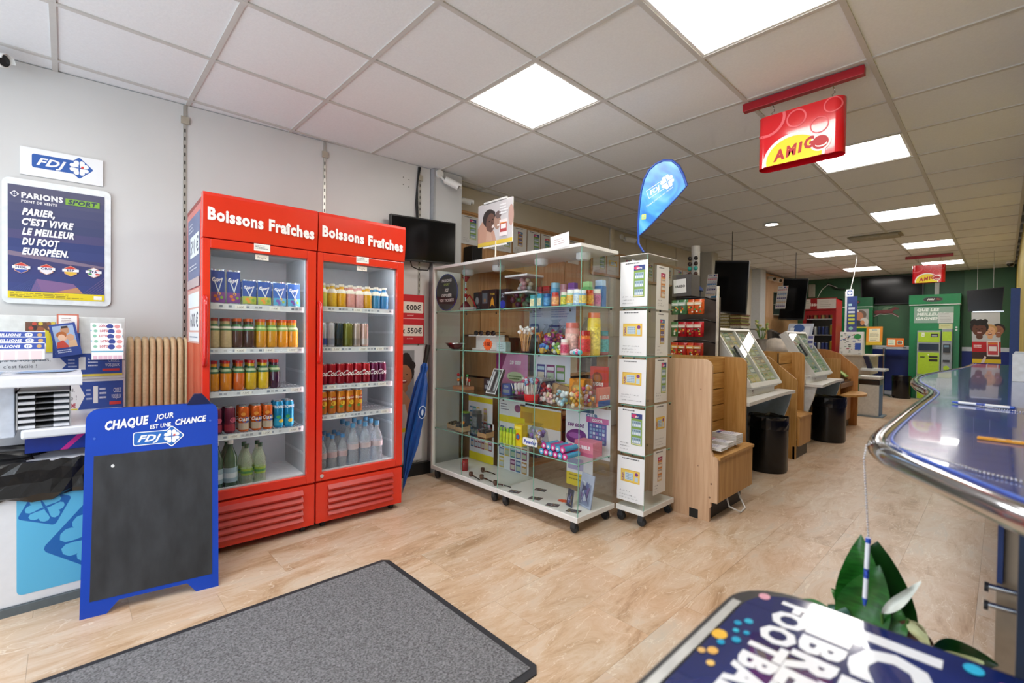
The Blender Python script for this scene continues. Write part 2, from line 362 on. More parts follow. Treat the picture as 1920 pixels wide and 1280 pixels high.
# upper wall panels behind the showcases
for a, b in ((2.60, 3.39), (3.41, 5.18), (5.27, 6.1), (6.12, 7.0), (7.02, 7.72)):
    MB().box(a, 3.606, 1.2, b, 3.62, HC, M('c8c0b0', .5, 0, .012, 3)).build('panel', wl, world=True, bevel=.002)
MB().box(5.19, 3.58, 1.2, 5.26, 3.62, HC, M('d6d0c2', .5)).build('trim_strip', wl, world=True)
wb = struct(MB().box(13.1, -.3, 0, 13.25, 3.9, HW, M('1c4a31', .55, 0, .05, 4)).build('wall_back'))
for y0, y1 in ((-.14, .57), (1.36, 1.94), (1.95, 2.5), (2.51, 3.61)): MB().box(13.088, y0, 1.085, 13.1, y1-.008, HC, M('2d5a3b', .5, 0, .04, 3)).build('panel', wb, world=True, bevel=.002)
for y0, y1 in ((-.14, .57), (1.36, 2.9)):
    MB().box(13.085, y0, 1.0, 13.1, y1, 1.08, M('c3cdd6', .5)).build('dado_rail', wb, world=True)
    MB().box(13.088, y0, .1, 13.1, y1, 1.0, M('0e2a78', .5, 0, .03, 4)).build('dado_panel', wb, world=True)
    MB().box(13.082, y0, 0, 13.1, y1, .09, M('aab4c2', .5)).build('skirting', wb, world=True)
wr = MB().box(.75, -.3, 0, 13.2, -.15, HW, M('b3a04e', .6, 0, .10, 5, stretch=(1, 1, .25)))
wr = struct(wr.build('wall_right'))
MB().box(.76, -.15, 0, 13.08, -.138, 1.0, M('0e2a78', .5)).build('dado_panel', wr, world=True)
struct(MB().box(-1.6, -1.3, 0, .75, -1.15, HW, WHITE_WALL).box(.75, -1.3, 0, .9, -.31, HW, WHITE_WALL).build('wall_entrance'))
fw = MB().box(-1.75, -1.3, 0, -1.6, 3.95, .35, WHITE_WALL).box(-1.75, -1.3, 2.35, -1.6, 3.95, HW, WHITE_WALL).box(-1.75, -1.3, .35, -1.6, -.1, 2.35, WHITE_WALL).box(-1.75, 3.4, .35, -1.6, 3.95, 2.35, WHITE_WALL)
fw = struct(fw.build('wall_front'))
wn = MB()
for y0, y1 in ((-.1, -.04), (1.62, 1.68), (3.34, 3.4)): wn.box(-1.72, y0, .35, -1.64, y1, 2.35, M('54585c', .4, .5))
wn.box(-1.72, -.1, .35, -1.64, 3.4, .41, M('54585c', .4, .5)).box(-1.72, -.1, 2.29, -1.64, 3.4, 2.35, M('54585c', .4, .5))
struct(wn.build('window_1'))

# ------------------------------------------------------------------ entrance mat
mt = thing('door_mat', 'large grey ribbed entrance mat with black rubber edge lying on the marble floor', 'mat', (.3, 1.68, 0))
MATC = M('6b6b6e', .95, 0, .30, 150, 1.0)
mb = MB(); X0, X1, Y0, Y1 = -1.05, 1.235, 1.115, 2.24
mb.prism([(X0, Y0), (X1-.03, Y0), (X1, Y0+.03), (X1, Y1-.03), (X1-.03, Y1), (X0, Y1)], lambda a, b: (a, b, .0005), lambda a, b: (a, b, .006), M('23242a', .7, 0, .03))
mb.build('rubber_edge', mt, world=True)
MB().box(X0+.03, Y0+.03, .004, X1-.03, Y1-.03, .0105, MATC).build('pile', mt, world=True, bevel=.002)

# ------------------------------------------------------------------ fridges
RED = M('d8301c', .22, 0, .02, 3, coat=.3); RED2 = M('cb2a18', .30, 0, .03, 3); INW = M('aeb4ba', .4, 0, .01); WIRE = M('dfe3e6', .35, 0, 0); DGL = glass('fafcfc', 'door_glass', 1.5, 1.1)
def pill(w, h, n=4): return w, h
def bottle_mb(prof, m, n=14): return MB().lathe(prof, (0, 0, 0), m, n)
LIQ = {}
def milky(h):
    k = ('milky', h)
    if k in _M: return _M[k]
    m = bpy.data.materials.new('frosted_plastic'); m.use_nodes = True; nt = m.node_tree; b = nt.nodes['Principled BSDF']; b.inputs['Base Color'].default_value = (*lin(h), 1); b.inputs['Roughness'].default_value = .12
    t = nt.nodes.new('ShaderNodeBsdfTransparent'); t.inputs[0].default_value = (*lin(h), 1); x = nt.nodes.new('ShaderNodeMixShader'); n = nt.nodes.new('ShaderNodeTexNoise'); n.inputs['Scale'].default_value = 40; r = nt.nodes.new('ShaderNodeMapRange'); r.inputs['To Min'].default_value = .10; r.inputs['To Max'].default_value = .42
    nt.links.new(n.outputs['Fac'], r.inputs[0]); nt.links.new(r.outputs[0], x.inputs[0]); nt.links.new(t.outputs[0], x.inputs[1]); nt.links.new(b.outputs[0], x.inputs[2]); nt.links.new(x.outputs[0], nt.nodes['Material Output'].inputs[0]); _M[k] = m; return m
def clearp(h): return glass(h, 'clear_plastic', 1.33, 1.3)
def mk_bottle(name, label, cat, r, h, liquid, cap, lab=None, labz=(.35, .62), neck=.35, waist=0, group=None, coat=.6, clear=False, lab2=None, capr=.36):
    t = thing(name, label, cat, (0, 0, 0), 0, group)
    m = milky(liquid) if clear else M(liquid, .12, 0, .05, 60, coat=coat)
    pr = [(r*.86, 0), (r, h*.03), (r*(1-waist), h*.3), (r, h*.55), (r*.93, h*.64), (r*.6, h*.76), (r*neck, h*.84), (r*neck, h*.93)]
    MB().lathe(pr, (0, 0, 0), m, 16).build('bottle_body', t)
    MB().cyl((0, 0, h*.90), (0, 0, h), r*max(neck+.06, capr), G(cap), n=12).build('cap', t)
    if lab:
        z0, z1 = labz; mb = MB()
        def rr(z):
            q = z; ks = [(0, 1), (.3, 1-waist), (.55, 1), (.64, .93), (.76, .6), (.84, neck)]
            for (a, b), (c, d) in zip(ks, ks[1:]):
                if q <= c: return r*(b+(d-b)*(q-a)/(c-a))
            return r*neck
        zs = [z0+(z1-z0)*i/4 for i in range(5)]
        mb.lathe([(rr(z)+.0012, h*z) for z in zs], (0, 0, 0), M(lab, .4, 0, .02), 16)
        if lab2:
            zz = [z0+(z1-z0)*(.3+.35*i/2) for i in range(3)]
            mb.lathe([(rr(z)+.0018, h*z) for z in zz], (0, 0, 0), M(lab2, .4, 0, .02), 16)
        mb.build('label_band', t)
    return t
def mk_can(name, label, body, r, h, group=None, top='c8cacc', b2=None, txt=None, blob=None):
    t = thing(name, label, 'can', (0, 0, 0), 0, group)
    mb = MB().lathe([(r*.82, 0), (r, h*.05), (r, h*.9), (r*.84, h*.965)], (0, 0, 0), M(body, .22, .35, .03), 16)
    if b2: mb.lathe([(r+.0006, h*.08), (r+.0006, h*.34)], (0, 0, 0), M(b2, .25, .3, .03), 16)
    mb.build('can_body', t)
    mb = MB().cyl((0, 0, h*.965), (0, 0, h*.985), r*.86, M(top, .3, .9, 0), n=14); mb.cyl((0, 0, h*.984), (r*.3, 0, h*.992), r*.12, M(top, .3, .9, 0), n=6); mb.build('can_lid', t)
    if txt or blob:
        a = Art(2.2*r, h); W_ = 2.2*r
        if blob:
            for k, (c, zc, rr_) in enumerate(blob): a.ell(W_*(.5+.12*(-1)**k), h*zc, W_*rr_, W_*rr_*.8, c, 14)
        if txt: a.text(txt[0], W_*.5, h*txt[1], h*txt[2], txt[3], shear=txt[4] if len(txt) > 4 else .2, bold=.03, al='c', maxw=W_*1.25)
        def cv(x, y, z):
            th = (x-W_/2)/r; q = r+.0012+z; return Vector((q*math.sin(th), -q*math.cos(th), y))
        a.build('print', (0, 0, 0), parent=t, world=False, curve=cv)
    return t
def pouch(label, c1, c2, c3, w, h, group):
    t = thing('juice_pouch', label, 'pouch', (0, 0, 0), 0, group)
    foil = M('c9d2dc', .2, .8, .05, 60, .3); mb = MB()
    prof = [(0, .026), (.1, .030), (.35, .022), (.7, .012), (.93, .003), (1, .001)]
    vs = []
    for z, d in prof:
        for sx in (-1, 0, 1): vs.append((sx*w/2*(1-.06*math.sin(z*PI)), -d*(1 if sx == 0 else .25), z*h))
    for z, d in prof:
        for sx in (-1, 0, 1): vs.append((sx*w/2*(1-.06*math.sin(z*PI)), d*(1 if sx == 0 else .25), z*h))
    n = len(prof); fs = []
    for b0 in (0, n*3):
        for k in range(n-1):
            for s_ in range(2): i = b0+k*3+s_; fs.append((i, i+1, i+4, i+3))
    for k in range(n-1):
        fs.append((k*3, k*3+3, n*3+k*3+3, n*3+k*3)); fs.append((k*3+2, n*3+k*3+2, n*3+k*3+5, k*3+5))
    mb.add(vs, fs, foil, True).build('foil', t)
    a = Art(w*.9, h*.92); W_ = w*.9; H_ = h*.92
    a.rect(0, 0, W_, H_, c1); a.rect(0, 0, W_, H_*.33, c2); a.poly([(W_*.12, H_*.78), (W_*.5, H_*.30), (W_*.88, H_*.78), (W_*.8, H_*.78), (W_*.5, H_*.4), (W_*.2, H_*.78)], 'd5e2ec')
    for k, (u_, v_) in enumerate(((.3, .2), (.55, .28), (.75, .16), (.42, .1))): a.ell(W_*u_, H_*v_, W_*.13, W_*.13, [c3, 'e8b030', '7aa63c', c3][k], 12)
    a.text('Capri', W_*.08, H_*.66, H_*.13, 'ffffff', shear=.2, bold=.02, maxw=W_*.7)
    def cv(x, y, z):
        zz = y/h+.03; d = np.interp(zz, [p_[0] for p_ in prof], [p_[1] for p_ in prof]); q = 1-abs(x-W_/2)/(w/2)
        return Vector((x-W_/2, -(d*(.25+.75*q))-.0012-z, y+.03*h))
    # subdivide the large areas so that the print follows the pouch
    b = Art(W_, H_)
    for vs_, fs_, c_, z_ in a.it:
        if len(vs_) == 4 and len(fs_) == 1 and c_ in (c1, c2):
            y1 = vs_[2][1]
            for i in range(6):
                for j in range(6):
                    b.rect(W_*i/6, y1*j/6, W_/6, y1/6, c_)
        else: b.z += 1; b.it.append((vs_, fs_, c_, b.z))
    b.build('print', (0, 0, 0), parent=t, world=False, curve=cv)
    return t

FA = -2.06*PI/180; FS = .967; F0 = Vector((.510, 2.862, .0396))
def flocal(u, v, z): return F0+FS*Vector((u*math.cos(FA)-v*math.sin(FA), u*math.sin(FA)+v*math.cos(FA), z))
def fridge(u0, label, shelf_z, txtpos, dv, latch):
    t = thing('drinks_fridge', label, 'fridge', flocal(u0, dv, 0)-Vector((0, 0, .0396)), FA, None, FS)
    D = .56; Wd = .598; o = .041     # local z of the body bottom
    mb = MB().box(0, .05, o, .018, D, o+1.93, RED).box(Wd-.018, .05, o, Wd, D, o+1.93, RED).box(0, D-.02, o, Wd, D, o+1.93, RED).box(0, .04, o+1.90, Wd, D, o+1.93, RED).box(0, .03, o, Wd, D-.02, o+.29, RED2)
    mb.box(.018, .05, o+1.69, Wd-.018, D-.02, o+1.90, RED2); mb.build('cabinet', t, bevel=.003)
    mb = MB().box(.018, .07, o+.29, .03, D-.03, o+1.69, INW).box(Wd-.03, .07, o+.29, Wd-.018, D-.03, o+1.69, INW).box(.018, D-.04, o+.29, Wd-.018, D-.02, o+1.69, INW).box(.018, .055, o+.285, Wd-.018, D-.02, o+.30, M('d5d8da', .35)).box(.018, .07, o+1.675, Wd-.018, D-.03, o+1.69, INW)
    for k in range(9):
        for xx in (.03, Wd-.034): mb.box(xx, .10, o+.42+k*.13, xx+.004, D-.05, o+.435+k*.13, M('c3c9ce', .4))
    mb.build('liner', t)
    MB().box(Wd-.052, .052, o+.34, Wd-.040, .060, o+1.64, M('f4f8ff', .5, 0, 0, emit=FRIDGE_LED)).box(.10, .10, o+1.665, .50, .13, o+1.674, M('f4f8ff', .5, 0, 0, emit=FRIDGE_LED)).build('led_strip', t)
    # fascia
    mb = MB(); zb, zt = o+1.705, o+1.948
    mb.prism([(.0, zb), (-.012, zb+.10), (-.014, zt-.02), (-.006, zt), (.05, zt), (.05, zb)], lambda a, b: (.001, a, b), lambda a, b: (Wd-.001, a, b), RED)
    fa = mb.build('fascia', t, bevel=.004)
    a = Art(Wd, .26); a.text('Boissons Fraîches', Wd*.5, .0, .066, 'f6f1ee', bold=.045, al='c', sx=.86, maxw=.555)
    a.build('lettering', (0, -.0155, zb+.098), (1, 0, -.055), (0, 0, 1), parent=fa, world=False)
    # door
    z0, z1 = o+.268, o+1.700; gz0, gz1 = o+.318, o+1.650; gu0, gu1 = .036, .543
    mb = MB().box(0, 0, z0, gu0, .045, z1, RED).box(gu1, 0, z0, Wd-.004, .045, z1, RED).box(gu0, 0, z0, gu1, .045, gz0, RED).box(gu0, 0, gz1, gu1, .045, z1, RED)
    dr = mb.build('door', t, bevel=.003)
    MB().box(gu0-.004, .018, gz0-.004, gu1+.004, .024, gz1+.004, DGL).build('pane', dr)
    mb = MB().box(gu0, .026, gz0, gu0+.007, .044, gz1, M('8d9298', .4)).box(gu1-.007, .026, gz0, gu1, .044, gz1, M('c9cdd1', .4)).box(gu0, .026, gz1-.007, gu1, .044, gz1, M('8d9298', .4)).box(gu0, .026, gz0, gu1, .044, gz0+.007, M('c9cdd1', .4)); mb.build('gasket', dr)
    hx = .011; mb = MB().tube([(hx, 0, o+1.385), (hx, -.022, o+1.375), (hx, -.034, o+1.34), (hx, -.034, o+1.06), (hx, -.022, o+1.025), (hx, 0, o+1.015)], .011, M('c9180c', .15, 0, 0, coat=.5), 10); mb.build('handle', dr)
    a = Art(.085, .04).rect(0, 0, .085, .04, 'f2f1ea').fine(.006, .028, .07, 3, .008, .003, '77777a', 3); a.build('notice', (.247, -.0005, o+1.663), (1, 0, 0), (0, 0, 1), parent=dr, world=False)
    a = Art(.07, .03).rect(0, 0, .07, .03, 'efe9dc').text('Fragile', .035, .008, .013, '444444', al='c', maxw=.06); a.build('notice', (.258, .0165, gz1-.036), (1, 0, 0), (0, 0, 1), parent=dr, world=False)
    if latch: MB().cyl((.035, -.004, z0+.03), (.035, .001, z0+.03), .011, M('cfd2d4', .3, .5), n=14).build('lock', dr)
    # louvred kick panel
    mb = MB().box(.002, .006, o+.0, Wd-.002, .03, o+.255, RED)
    kp = mb.build('kick_panel', t, bevel=.004)
    for k in range(5):
        zz = o+.040+k*.041
        MB().prism([(.006, 0), (-.013, .0), (-.013, .004), (.006, .028)], lambda a, b: (.075, a, zz+b), lambda a, b: (.525, a, zz+b), M('b3200f', .35)).build('louvre', kp)
        MB().box(.078, .0045, zz-.005, .522, .007, zz-.0005, M('5a0d08', .6)).build('slot', kp)
    for (xx, yy) in ((.06, .06), (Wd-.06, .06), (.06, D-.05), (Wd-.06, D-.05)):
        MB().cyl((xx-.012, yy, .021), (xx+.012, yy, .021), .021, M('1b1b1d', .5), n=14).box(xx-.016, yy-.014, .026, xx+.016, yy+.014, o+.003, M('2a2a2c', .5)).build('caster', t)
    for k, z in enumerate(shelf_z):
        mb = MB(); zz = o+z
        mb.box(.032, .055, zz-.028, Wd-.05, .0575, zz, M('d9dde0', .3)).tube([(.032, .056, zz-.03), (Wd-.05, .056, zz-.03)], .003, WIRE, 6)
        for q in range(26): xx = .036+q*.0203; mb.box(xx, .058, zz-.006, xx+.003, D-.05, zz-.003, WIRE)
        for yy in (.06, .3, D-.05): mb.box(.03, yy, zz-.01, Wd-.03, yy+.004, zz-.006, WIRE)
        sh = mb.build('shelf', t)
        if k < 4:
            rr = random.Random(k+int(u0*10)); a = Art(.50, .028)
            for q in range(22):
                if rr.random() < .55: a.rect(.01+q*.0222, .008, .016, .012, rr.choice(['8f97a3', 'a6abb3', '7d8794', 'b9bcbf']))
            for (px_, s_) in txtpos[k]: a.rect(px_, .003, .058, .021, 'f0eee6').text(s_, px_+.029, .008, .011, '33323a', shear=.2, al='c', maxw=.05)
            a.build('price_rail', (.034, .0545, zz-.0285), (1, 0, 0), (0, 0, 1), parent=sh, world=False)
    return t
SZL = [1.355, 1.106, .862, .618]; SZR = [1.369, 1.108, .864, .670]
fr1 = fridge(0, 'left red glass-door drinks fridge with white fascia lettering, holding pouches and juices', SZL,
    [[(.13, '1.50€'), (.31, '1.00€')], [(.13, '4.00€'), (.28, '1.80€'), (.41, '1.80€')], [(.16, '1.50€'), (.43, '1.60€')], [(.10, '1.50€'), (.27, '1.50€'), (.42, '2.00€')]], 0, False)
fr2 = fridge(.604, 'right red glass-door drinks fridge next to the wall, holding cans and water bottles', SZR,
    [[(.22, '1.80€')], [(.08, '2.00€'), (.26, '2.00€'), (.38, '2.50€')], [(.05, '1.50€'), (.27, '1.50€'), (.40, '2.20€')], [(.11, '1.50€'), (.42, '1.50€')]], .006, True)
# posters on the side of the left fridge
def fside(v, z): return flocal(-.001, v, z)
sr_ = (flocal(0, .05, 0)-flocal(0, .5, 0)).normalized()
a = Art(.42, .40); a.rect(0, .05, .42, .35, '6f7796').fine(.03, .36, .2, 3, .02, .007, 'c6cad6', 4).rect(.10, .17, .30, .12, 'dfe6ea').text('591 €', .25, .19, .08, '3b3f55', al='c', bold=.02).fine(.08, .12, .28, 2, .02, .006, 'd8dbe4', 5).rect(0, 0, .42, .05, 'b9a7a6')
tag(a.build('poster', fside(.51, 1.45), sr_, (0, 0, 1), base='8b8fa2'), 'grey-blue poster reading 591 € on the side of the left red fridge', 'poster')
a = Art(.42, .30); a.rect(0, 0, .42, .30, 'd4a79c').rect(.02, .20, .38, .08, 'dfe6e8').rect(.08, .07, .32, .12, 'e6e9ea').text('600 €', .24, .09, .08, '3b3f55', al='c', bold=.02).rect(.06, .01, .34, .05, 'e4e6e8').fine(.08, .03, .3, 1, .02, .007, '7f8aa0', 6)
tag(a.build('poster', fside(.51, 1.13), sr_, (0, 0, 1), base='c89488'), 'pale orange poster reading 600 € on the side of the left red fridge', 'poster')

def FP(u, v, z): return flocal(u, v, z)
ORD = ['first', 'second', 'third', 'fourth', 'fifth', 'sixth']
def row_items(proto, us, vs, z, label, group, first=[True], scale=FS, jit=.001, rz=None):
    n = 0; rx = ry = 0
    for c_ in proto.children:
        for q in c_.data.vertices: rx = max(rx, abs(q.co.x)); ry = max(ry, abs(q.co.y))
    for v_ in vs:
        for u_ in us:
            v, u = v_, u_
            b_ = .604 if u > .6 else 0
            u = max(u, b_+.034+rx+jit); v = max(v, .072+ry+jit) if v_ == vs[0] else v+max(0, .072+ry+jit-vs[0])
            l = FP(u+R.uniform(-jit, jit), v+R.uniform(-jit, jit)*.5, z+.0012)
            lab = label
            if len(us)*len(vs) > 1:
                lab += ','
                if len(us) > 1: lab += ' '+ORD[us.index(u_)]
                lab += [' in front', ' behind', ' hindmost'][vs.index(v_)]
            if n == 0: proto.location = l; proto.scale = (scale,)*3; proto.rotation_euler = (0, 0, FA if rz is None else rz); proto['label'] = lab; proto['group'] = group
            else: dup(proto, l, FA+(0 if 'pouch' in proto.name else R.uniform(-.3, .3)), lab, group, scale)
            n += 1
U2 = .604
# left fridge, shelf 1 pouches
row_items(pouch('', '24489c', '7a3f8e', 'd9702c', .074, .195, ''), (.088, .165), (.10,), SZL[0], 'tall blue and purple juice pouch, top shelf of left fridge', 'tall juice pouches')
row_items(pouch('', '1f4fa0', 'a9b84a', 'e08a2c', .078, .148, ''), (.246, .328), (.095, .155), SZL[0], 'blue juice pouch with orange and lime fruit, top shelf of left fridge', 'orange fruit pouches')
row_items(pouch('', '2a62b4', '4aa2c8', '6f4aa0', .078, .148, ''), (.411, .494), (.095, .155), SZL[0], 'turquoise and blue juice pouch, top shelf of left fridge', 'turquoise juice pouches')
# shelf 2 juices
def juice(liq, cap, lab, lb, grp, us, z, h=.168, r=.0300, vs=(.095, .165), lab2=None):
    row_items(mk_bottle('juice_bottle', '', 'bottle', r, h, liq, cap, lab, (.58, .80), .62, .0, None, lab2=lab2, capr=.68), us, vs, z, lb, grp)
juice('b9a57e', '8c2430', '2f6a43', 'beige juice bottle with dark red cap, second shelf of left fridge', 'beige juices', (.069, .130), SZL[1], lab2='d8d2c0')
juice('40232a', 'c0532e', '2b7048', 'dark cocoa-brown juice bottle, second shelf of left fridge', 'brown juices', (.188, .248), SZL[1], lab2='d9c8cc')
juice('c98a1e', 'd0562c', '6f9a44', 'orange juice bottle with orange cap, second shelf of left fridge', 'orange juices on second shelf', (.312, .372), SZL[1], lab2='b5c77e')
juice('dc8c14', 'd0562c', '85a04c', 'bright orange juice bottle at the right end of second shelf, left fridge', 'bright orange juices', (.432, .490), SZL[1], lab2='d6dcae')
for k, (liq, u, nm) in enumerate((('d58c14', .068, 'first bottle from the left'), ('d8851a', .130, 'second bottle from the left'), ('c9601e', .196, 'orange-red bottle'), ('c9a41e', .258, 'fourth bottle, golden yellow'), ('d6b224', .326, 'fifth bottle, bright yellow'), ('3a1830', .388, 'dark purple bottle at the right end'))):
    juice(liq, 'b02a26', '2d5f35', f'juice on third shelf of left fridge: {nm}', 'third shelf juices: '+nm, (u,), SZL[2], .170, .0292, lab2='a9b48a')
row_items(mk_can('drink_can', '', '6e2a3e', .028, .150, b2='a23a48', blob=[('b9506a', .5, .3)]), (.085, .150), (.10, .165), SZL[3], 'dark red slim can, fourth shelf of left fridge', 'dark red cans')
row_items(mk_can('drink_can', '', 'd0611e', .028, .150, b2='c9b7a0', txt=('Oasis', .42, .14, 'e8ddd0', .3), blob=[('2a4f9a', .45, .36), ('e0902e', .68, .2)]), (.222, .288, .348), (.09, .155), SZL[3], 'orange slim can with blue swirl, fourth shelf of left fridge', 'orange cans')
row_items(mk_can('drink_can', '', '1a86b4', .028, .165, b2='2fa0c4', txt=('TROPICO', .72, .10, 'eef4f2', .0), blob=[('d8b62e', .25, .22), ('3a9a50', .4, .2)]), (.412, .470), (.10, .165), SZL[3], 'turquoise tall can, fourth shelf of left fridge', 'turquoise cans')
row_items(mk_bottle('water_bottle', '', 'bottle', .036, .275, '27523a', 'e9e9e4', '93aebc', (.12, .42), .36, .03, lab2='c9d6dc'), (.085, .155), (.10, .185), .303, 'green sparkling water bottle with white cap, bottom of left fridge', 'green water bottles')
row_items(mk_bottle('lemonade_bottle', '', 'bottle', .031, .235, 'dfe8d8', '1d4a36', '8fa83a', (.24, .40), .36, .05, clear=True, lab2='3f7d44'), (.240, .312), (.11, .18), .303, 'clear lemon drink bottle with dark green cap, bottom of left fridge', 'lemon drinks')
# right fridge
for c, u, nm in (('c6c35a', .066, 'pale lime'), ('e0b32a', .127, 'golden'), ('e3a81f', .188, 'orange-yellow'), ('dd9a92', .249, 'pink'), ('d9a3a0', .310, 'rose'), ('d9a01e', .370, 'amber'), ('2f84b6', .431, 'sky blue'), ('1d7cb8', .492, 'deep blue')):
    row_items(mk_bottle('vitamin_drink', '', 'bottle', .030, .150, c, 'e6e2d4', 'e2ddcb', (.60, .78), .5, .04, capr=.58), (U2+u,), (.095, .165), SZR[0], f'{nm} drink in a small white-capped bottle, top shelf of right fridge', 'small drinks: '+nm)
for c, b2, u, nm in (('b4b9c4', '1d3f8f', .064, 'silver and blue'), ('c2c6cf', '8a92a5', .118, 'silver'), ('14303f', '0d1b26', .172, 'dark teal'), ('6d7028', '5a5f20', .232, 'olive green'), ('b5a39a', '8f827c', .294, 'grey'), ('c9a79f', 'c3b6b0', .349, 'pinkish')):
    row_items(mk_can('energy_can', '', c, .026 if nm != 'olive green' else .033, .160, b2=b2), (U2+u,), (.095, .155), SZR[1], f'{nm} energy drink can, second shelf of right fridge', 'energy cans: '+nm)
row_items(mk_can('cola_can', '', 'a5141e', .029, .135, b2='8e0f1a', txt=('Coca', .40, .26, 'f1e7e4', .5)), tuple(U2+.069+.0585*i for i in range(6)), (.095, .160), SZR[2], 'red cola can, third shelf of right fridge', 'red cola cans')
row_items(mk_can('cola_can', '', '6a1a44', .029, .135, b2='541238', txt=('Coca', .40, .26, 'eadfe4', .5)), (U2+.4215, U2+.481), (.095, .160), SZR[2], 'purple cherry cola can, right end of third shelf, right fridge', 'purple cola cans')
row_items(mk_can('iced_tea_can', '', 'd8841c', .028, .150, b2='c9742a', txt=('Lipton', .62, .10, 'f4e9c8', .1), blob=[('e2b92c', .45, .3), ('4f8a34', .3, .18), ('b3281e', .66, .26)]), tuple(U2+.069+.0595*i for i in range(5)), (.10, .165), SZR[3], 'yellow-orange iced tea can, fourth shelf of right fridge', 'iced tea cans')
row_items(mk_bottle('water_bottle', '', 'bottle', .032, .225, 'e6ecf2', '3d7fb8', 'b9a3a8', (.36, .52), .38, .05, clear=True), (U2+.070, U2+.137, U2+.204), (.10, .175, .25), .300, 'small clear water bottle with blue cap, bottom left of right fridge', 'small water bottles')
row_items(mk_bottle('water_bottle', '', 'bottle', .040, .285, 'e8eef4', '5a9cc8', 'c5b6ba', (.40, .52), .34, .05, clear=True), (U2+.280, U2+.366, U2+.452), (.105, .20, .29), .300, 'large clear water bottle with light blue cap, bottom right of right fridge', 'large water bottles')

# ------------------------------------------------------------------ glass showcases
GLS = glass('fdfffe', 'showcase_glass', 1.5, 1.0); GED = M('86bfae', .15, 0, 0); WLAM = M('e4e4e1', .35, 0, .01); CHR = M('c9ccd0', .15, 1, 0)
def caster(mb, x, y, r=.027):
    mb.cyl((x-.011, y, r), (x+.011, y, r), r, M('1d1f22', .45), n=16).box(x-.016, y-.014, r*1.1, x+.016, y+.02, .07, M('33363b', .4)).cyl((x, y, .05), (x, y, .072), .008, CHR, n=8)
def showcase(name, label, X0, X1, Y0, Y1, ztop, shelves, seams, topth=.022, endpost=None, cb=None, backs=True):
    t = thing(name, label, 'display case', ((X0+X1)/2, (Y0+Y1)/2, 0))
    MB().box(X0, Y0, .072, X1, Y1, .105, WLAM).build('base_board', t, world=True, bevel=.002)
    if cb:
        for (x, y) in cb: mb = MB(); caster(mb, x, y); mb.build('caster', t, world=True)
    MB().box(X0, Y0, ztop-topth, X1, Y1, ztop, WLAM).build('top_board', t, world=True, bevel=.002)
    z0, z1 = .105, ztop-topth
    ys = [Y0+.006]+seams+[Y1-.006]
    for a, b in zip(ys[:-1], ys[1:]):
        MB().box(X0+.010, a+.001, z0, X0+.015, b-.001, z1, GLS).build('pane', t, world=True)
    mb = MB()
    for y in [Y0+.006]+seams: mb.box(X0+.0095, y-.0009, z0, X0+.0155, y+.0009, z1, GED)
    mb.build('glass_edge', t, world=True)
    MB().box(X0+.016, Y0+.006, z0, X1-.012, Y0+.011, z1, GLS).build('pane', t, world=True)
    MB().box(X0+.016, Y1-.011, z0, X1-.012, Y1-.006, z1, GLS).build('pane', t, world=True)
    if backs:
        MB().box(X1-.012, Y0+.02, z0, X1-.008, Y1-.02, z1, GLS).build('pane', t, world=True)
    if endpost: MB().box(X0, Y1-.022, .105, X0+.03, Y1, z1, WLAM).build('end_post', t, world=True)
    for z in shelves:
        sh = MB().box(X0+.022, Y0+.016, z-.006, X1-.03, Y1-.016, z, GLS).build('shelf', t, world=True)
        MB().box(X0+.0212, Y0+.016, z-.006, X0+.022, Y1-.016, z, GED).box(X0+.022, Y0+.0152, z-.006, X1-.03, Y0+.016, z, GED).build('shelf_edge', sh, world=True)
        mb = MB()
        for yy in (Y0+.02, (Y0+Y1)/2, Y1-.02):
            for xx in (X0+.03, X1-.045): mb.cyl((xx, yy, z-.016), (xx, yy, z-.006), .006, M('1c1c1e', .4), n=8)
        mb.build('shelf_clip', sh, world=True)
    return t
ZT = 1.757; SH1 = [1.388, 1.078, .750, .422]
# two front-facing units standing side by side under one run
sA = showcase('glass_showcase', 'left half of the long glass showcase on castors, holding pipes and sunglasses', 2.22, 2.61, 2.466, 3.30, ZT, SH1, [2.89], endpost=True, cb=[(2.25, 3.24), (2.25, 2.52), (2.57, 3.24), (2.57, 2.52)])
sB = showcase('glass_showcase', 'right half of the long glass showcase on castors, packed with chewing gum and sweets', 2.22, 2.61, 1.742, 2.462, ZT, SH1, [2.12], cb=[(2.25, 2.40), (2.25, 1.785), (2.57, 2.40), (2.57, 1.785)])
for x, y, t in ((2.42, 3.08, sA), (2.42, 2.70, sA), (2.42, 2.25, sB), (2.42, 1.88, sB)):
    MB().lathe([(.035, 1.690), (.048, 1.700), (.048, 1.734)], (x, y, 0), M('dfe2e6', .3), 18).build('lamp', t, world=True)
mb = MB()
for y in (2.475, 2.495): mb.tube([(2.235, y, 1.735), (2.232, y, 1.715), (2.238, y, 1.70), (2.236, y, 1.685)], .003, M('6d6f70', .3, .8), 5)
mb.build('hinge', sA, world=True)
sC = showcase('glass_showcase', 'narrow glass showcase on castors covered with lottery win notices', 2.615, 3.010, 1.532, 1.735, 1.722, [1.388, 1.075, .760, .448], [], topth=.004, cb=[(2.645, 1.56), (2.98, 1.56), (2.645, 1.71), (2.98, 1.71)], backs=False)

